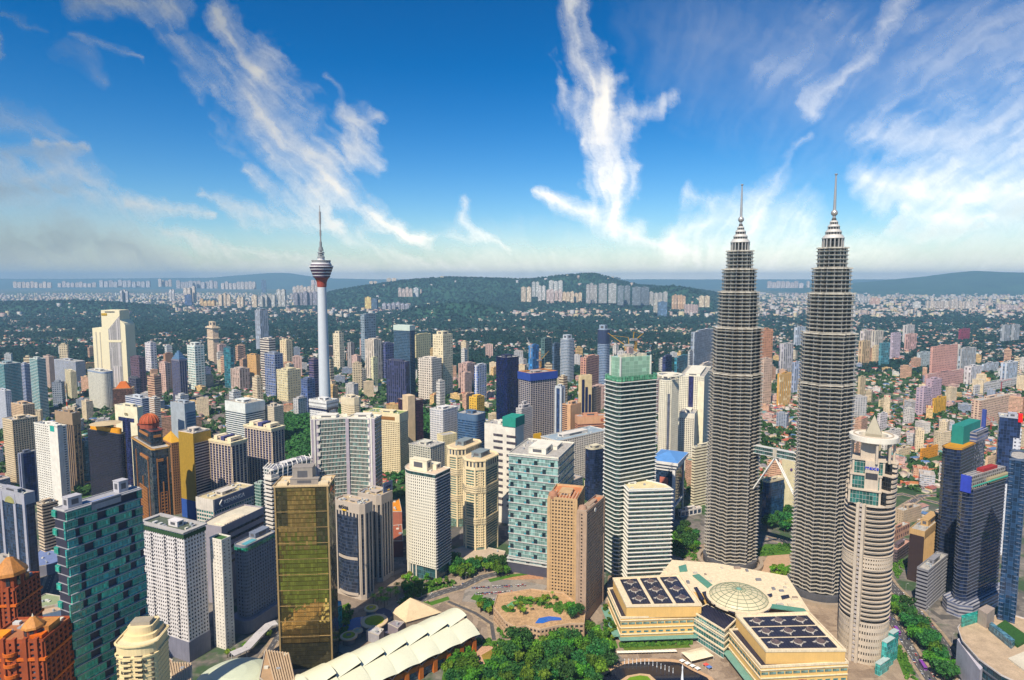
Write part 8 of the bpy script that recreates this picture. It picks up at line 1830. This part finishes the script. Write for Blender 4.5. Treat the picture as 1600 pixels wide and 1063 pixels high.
# ---------------------------------------------------------------- clouds: a thin sheet far outside the haze, density drawn by streaks and noise
CS = [  # (points (column, row, half width), strength, raggedness, grey)
 ([(335, 15, 14), (372, 55, 24), (400, 90, 34), (398, 140, 46), (428, 195, 50), (468, 245, 44), (508, 282, 30), (560, 318, 19), (610, 348, 12), (668, 372, 8)], 1.05, .9, 0),
 ([(262, 55, 14), (300, 78, 22), (335, 112, 30)], .55, 1.2, 0), ([(130, -8, 30), (190, 0, 22)], .9, .8, 0), ([(225, 10, 22), (262, 14, 24)], .95, .8, 0), ([(228, 30, 10), (245, 52, 8)], .4, 1.2, 0),
 ([(528, 178, 12), (555, 192, 20), (590, 188, 8)], .75, 1.1, 0), ([(552, 200, 18), (560, 235, 24), (590, 262, 10)], .85, .9, 0), ([(505, 120, 5), (530, 165, 8)], .3, 1.2, 0),
 ([(308, 303, 5), (370, 324, 11), (440, 342, 15), (530, 358, 10)], .65, .9, 0), ([(385, 266, 7), (430, 300, 17), (480, 326, 16), (535, 352, 9)], .7, 1., 0), ([(255, 358, 7), (330, 378, 13), (400, 394, 11), (465, 408, 7)], .65, 1., 0),
 ([(540, 372, 12), (620, 398, 11), (720, 422, 6)], .5, 1., 0), ([(575, 355, 10), (600, 362, 6)], .5, 1., 0), ([(722, 305, 6), (718, 338, 13), (742, 366, 9), (800, 392, 4)], .7, .9, 0), ([(640, 366, 7), (700, 372, 6), (760, 380, 4)], .4, .9, 0),
 ([(-20, 268, 26), (30, 270, 16)], .75, .6, 0), ([(40, 285, 10), (110, 262, 24), (160, 290, 20)], .7, .7, 0), ([(140, 310, 16), (190, 322, 16), (260, 330, 10), (340, 336, 4)], .75, .7, 0), ([(60, 228, 6), (125, 228, 6)], .6, .7, 0),
 ([(0, 185, 20), (60, 195, 22), (90, 215, 14)], .35, .9, 0), ([(-30, 400, 70), (120, 375, 55), (215, 395, 40), (300, 430, 16)], .9, .35, .95), ([(-20, 300, 20), (60, 300, 18), (130, 290, 12)], .6, .5, .9), ([(20, 245, 12), (90, 240, 11), (125, 232, 6)], .5, .6, .8),
 ([(100, 75, 12), (118, 90, 16), (150, 135, 10)], .3, .9, 0), ([(0, 15, 4), (60, 35, 5), (90, 45, 3)], .35, 1., 0), ([(120, 60, 5), (160, 75, 7), (215, 95, 3)], .4, 1.1, 0), ([(0, 50, 8), (5, 80, 6)], .6, .9, 0),
 ([(890, -10, 20), (900, 40, 24), (912, 85, 26), (935, 135, 32), (950, 185, 32), (955, 230, 28), (952, 275, 26), (955, 320, 22), (962, 350, 10)], .95, 1., 0),
 ([(962, 190, 14), (1005, 178, 12), (1060, 152, 8)], .6, 1., 0), ([(870, 135, 8), (885, 165, 20), (915, 195, 18)], .6, 1.2, 0), ([(965, 125, 10), (945, 165, 16)], .6, 1., 0), ([(978, 265, 16), (985, 295, 12)], .7, .8, 0), ([(846, 308, 8), (885, 322, 13), (940, 345, 17), (1010, 372, 15), (1080, 402, 11)], .85, .7, 0),
 ([(1040, 385, 20), (1110, 345, 30), (1170, 345, 36), (1260, 352, 34)], .62, .6, 0), ([(1080, 308, 12), (1110, 318, 10)], .45, 1., 0), ([(1170, 330, 30), (1210, 290, 14), (1230, 245, 9), (1268, 212, 5)], .45, 1., 0), ([(1110, 400, 22), (1250, 395, 26), (1400, 392, 20)], .45, .5, 0),
 ([(1345, 285, 22), (1400, 300, 34), (1470, 305, 34), (1530, 310, 26), (1620, 290, 34)], .8, .5, 0), ([(1370, 215, 30), (1470, 225, 36), (1620, 160, 50)], .45, .7, 0), ([(1420, 335, 12), (1500, 342, 12), (1550, 335, 6)], .7, .6, 0), ([(1600, 240, 40), (1500, 260, 24)], .5, .6, 0),
 ([(1405, 355, 10), (1480, 358, 9), (1530, 352, 6)], .6, .5, .8), ([(1560, 330, 16), (1640, 330, 50)], .6, .4, .8), ([(1430, 400, 40), (1640, 390, 50)], .5, .3, .8),
 ([(1415, -10, 16), (1385, 50, 14), (1330, 105, 18), (1265, 165, 14)], .42, .9, 0), ([(1180, 110, 14), (1240, 90, 30), (1290, 40, 26)], .2, 1., 0), ([(1100, 60, 90), (1300, 120, 110), (1620, 60, 120)], .17, .5, 0), ([(1480, 90, 60), (1600, 40, 60)], .2, .8, 0),
 ([(-50, 450, 60), (500, 448, 62), (900, 448, 66), (1650, 450, 70)], .5, .3, 0), ([(330, 440, 22), (560, 438, 28), (1700, 440, 30)], .66, .2, 0), ([(-60, 444, 12), (1700, 444, 14)], .6, .1, 0)]
cg, rg = np.meshgrid(np.linspace(-110, 1710, 1000), np.linspace(-70, 446, 300))
w1 = fbm(cg / 70, rg / 46, 6, 5, .6) - .5; w2 = fbm(cg / 64 + 40, rg / 46 + 9, 6, 8, .6) - .5
xx, yy = cg + w1 * 46, rg + w2 * 40
th_ = np.radians(np.interp(cg, [0, 350, 620, 800, 930, 1080, 1250, 1600], [38, 52, 40, 60, 84, 108, 128, 150])); ux, uy = np.cos(th_), np.sin(th_)
fine = np.zeros_like(cg)
for k_, wgt in ((0, .5), (1, .5)):                      # fibres: noise drawn out along the local wind direction
    acc = 0
    for q_ in range(-6, 7): acc = acc + fbm((cg + ux * q_ * 4.5 + w1 * 34) / (11 + 14 * k_), (rg + uy * q_ * 4.5 + w2 * 34) / (11 + 14 * k_), 5, 14 + k_, .72)
    fine += wgt * acc / 13
fine = np.clip((fine - .5) * 2.9 + .5, 0, 1); fine2 = fbm(cg / 26, rg / 20, 6, 33, .64)
den = np.zeros_like(cg); gry = np.zeros_like(cg)
for pts, s, rag, g_ in CS:
    best = np.full(cg.shape, -9.)
    for (xa, ya, wa), (xb, yb, wb) in zip(pts, pts[1:]):
        dx, dy = xb - xa, yb - ya; t = np.clip(((xx - xa) * dx + (yy - ya) * dy) / (dx * dx + dy * dy), 0, 1)
        d = np.hypot(xx - xa - t * dx, yy - ya - t * dy) / (wa + (wb - wa) * t) / 1.75; best = np.maximum(best, 1 - d)
    n_ = fine * .72 + fine2 * .28
    v = np.clip((best + (n_ - .56) * rag * 1.55) * 1.0, 0, 1); v = v ** 1.15 * s * (1 - min(1., rag) * .5 * (1 - fine ** .7)) * (1 - rag * .35 * (1 - np.clip(n_ * 1.7 - .2, 0, 1)))
    den = 1 - (1 - den) * (1 - np.clip(v * .95, 0, .93)); gry = np.maximum(gry * (1 - v * .8 * (g_ == 0)), v * g_)
R_ = 72000.
dxx, dyy = (cg - 800) / FPX, (531.5 - rg) / FPX
D = np.stack([dxx, _c + dyy * _s, -_s + dyy * _c], -1); D /= np.linalg.norm(D, axis=-1, keepdims=True)
V = (D * R_ + np.array([0, 0, CAMH])).reshape(-1, 3); nc = cg.shape[1]; nr = cg.shape[0]
j, i = np.meshgrid(np.arange(nr - 1), np.arange(nc - 1), indexing='ij'); a = (j * nc + i).ravel(); F = np.stack([a, a + nc, a + nc + 1, a + 1], 1)
me = big('clouds', V, F, [])
for nm, arr in (('cover', den), ('grey', gry)):
    at = me.attributes.new(nm, 'FLOAT', 'POINT'); at.data.foreach_set('value', arr.ravel().astype(np.float32))
me.polygons.foreach_set('use_smooth', [True] * len(me.polygons))
m = bpy.data.materials.new('clouds'); m.use_nodes = True; t = m.node_tree; t.nodes.clear()
o_ = t.nodes.new('ShaderNodeOutputMaterial'); mx = t.nodes.new('ShaderNodeMixShader'); tr = t.nodes.new('ShaderNodeBsdfTransparent'); df = t.nodes.new('ShaderNodeBsdfDiffuse')
ad = t.nodes.new('ShaderNodeAttribute'); ad.attribute_name = 'cover'; ag = t.nodes.new('ShaderNodeAttribute'); ag.attribute_name = 'grey'
t.links.new(_mix(t, ag.outputs['Fac'], (.80, .77, .70), (.20, .28, .32)), df.inputs[0])
cx_ = t.nodes.new('ShaderNodeCombineXYZ')
for k in range(3): cx_.inputs[k].default_value = SUN[k]
t.links.new(cx_.outputs[0], df.inputs['Normal'])                 # droplets scatter alike whatever the sheet's tilt
tl = t.nodes.new('ShaderNodeBsdfTranslucent'); t.links.new(df.inputs[0].links[0].from_socket, tl.inputs[0]); t.links.new(cx_.outputs[0], tl.inputs['Normal']); ash = t.nodes.new('ShaderNodeAddShader'); t.links.new(df.outputs[0], ash.inputs[0]); t.links.new(tl.outputs[0], ash.inputs[1])
t.links.new(ad.outputs['Fac'], mx.inputs[0]); t.links.new(tr.outputs[0], mx.inputs[1]); t.links.new(ash.outputs[0], mx.inputs[2]); t.links.new(mx.outputs[0], o_.inputs[0])
me.materials.append(m); struct(link('clouds', me))
# ---------------------------------------------------------------- air
b = MB(); b.box(-36500, 36500, -9000, 34600, -1.2, 660); hz = b.mesh('haze', [])
m = bpy.data.materials.new('haze'); m.use_nodes = True; t = m.node_tree; t.nodes.clear(); o_ = t.nodes.new('ShaderNodeOutputMaterial'); pv = t.nodes.new('ShaderNodeVolumePrincipled')
pv.inputs['Color'].default_value = (.40, .68, .95, 1); pv.inputs['Density'].default_value = 5.2e-5; pv.inputs['Anisotropy'].default_value = 0.
t.links.new(pv.outputs[0], o_.inputs['Volume']); hz.materials.append(m); struct(link('haze', hz), 'stuff')
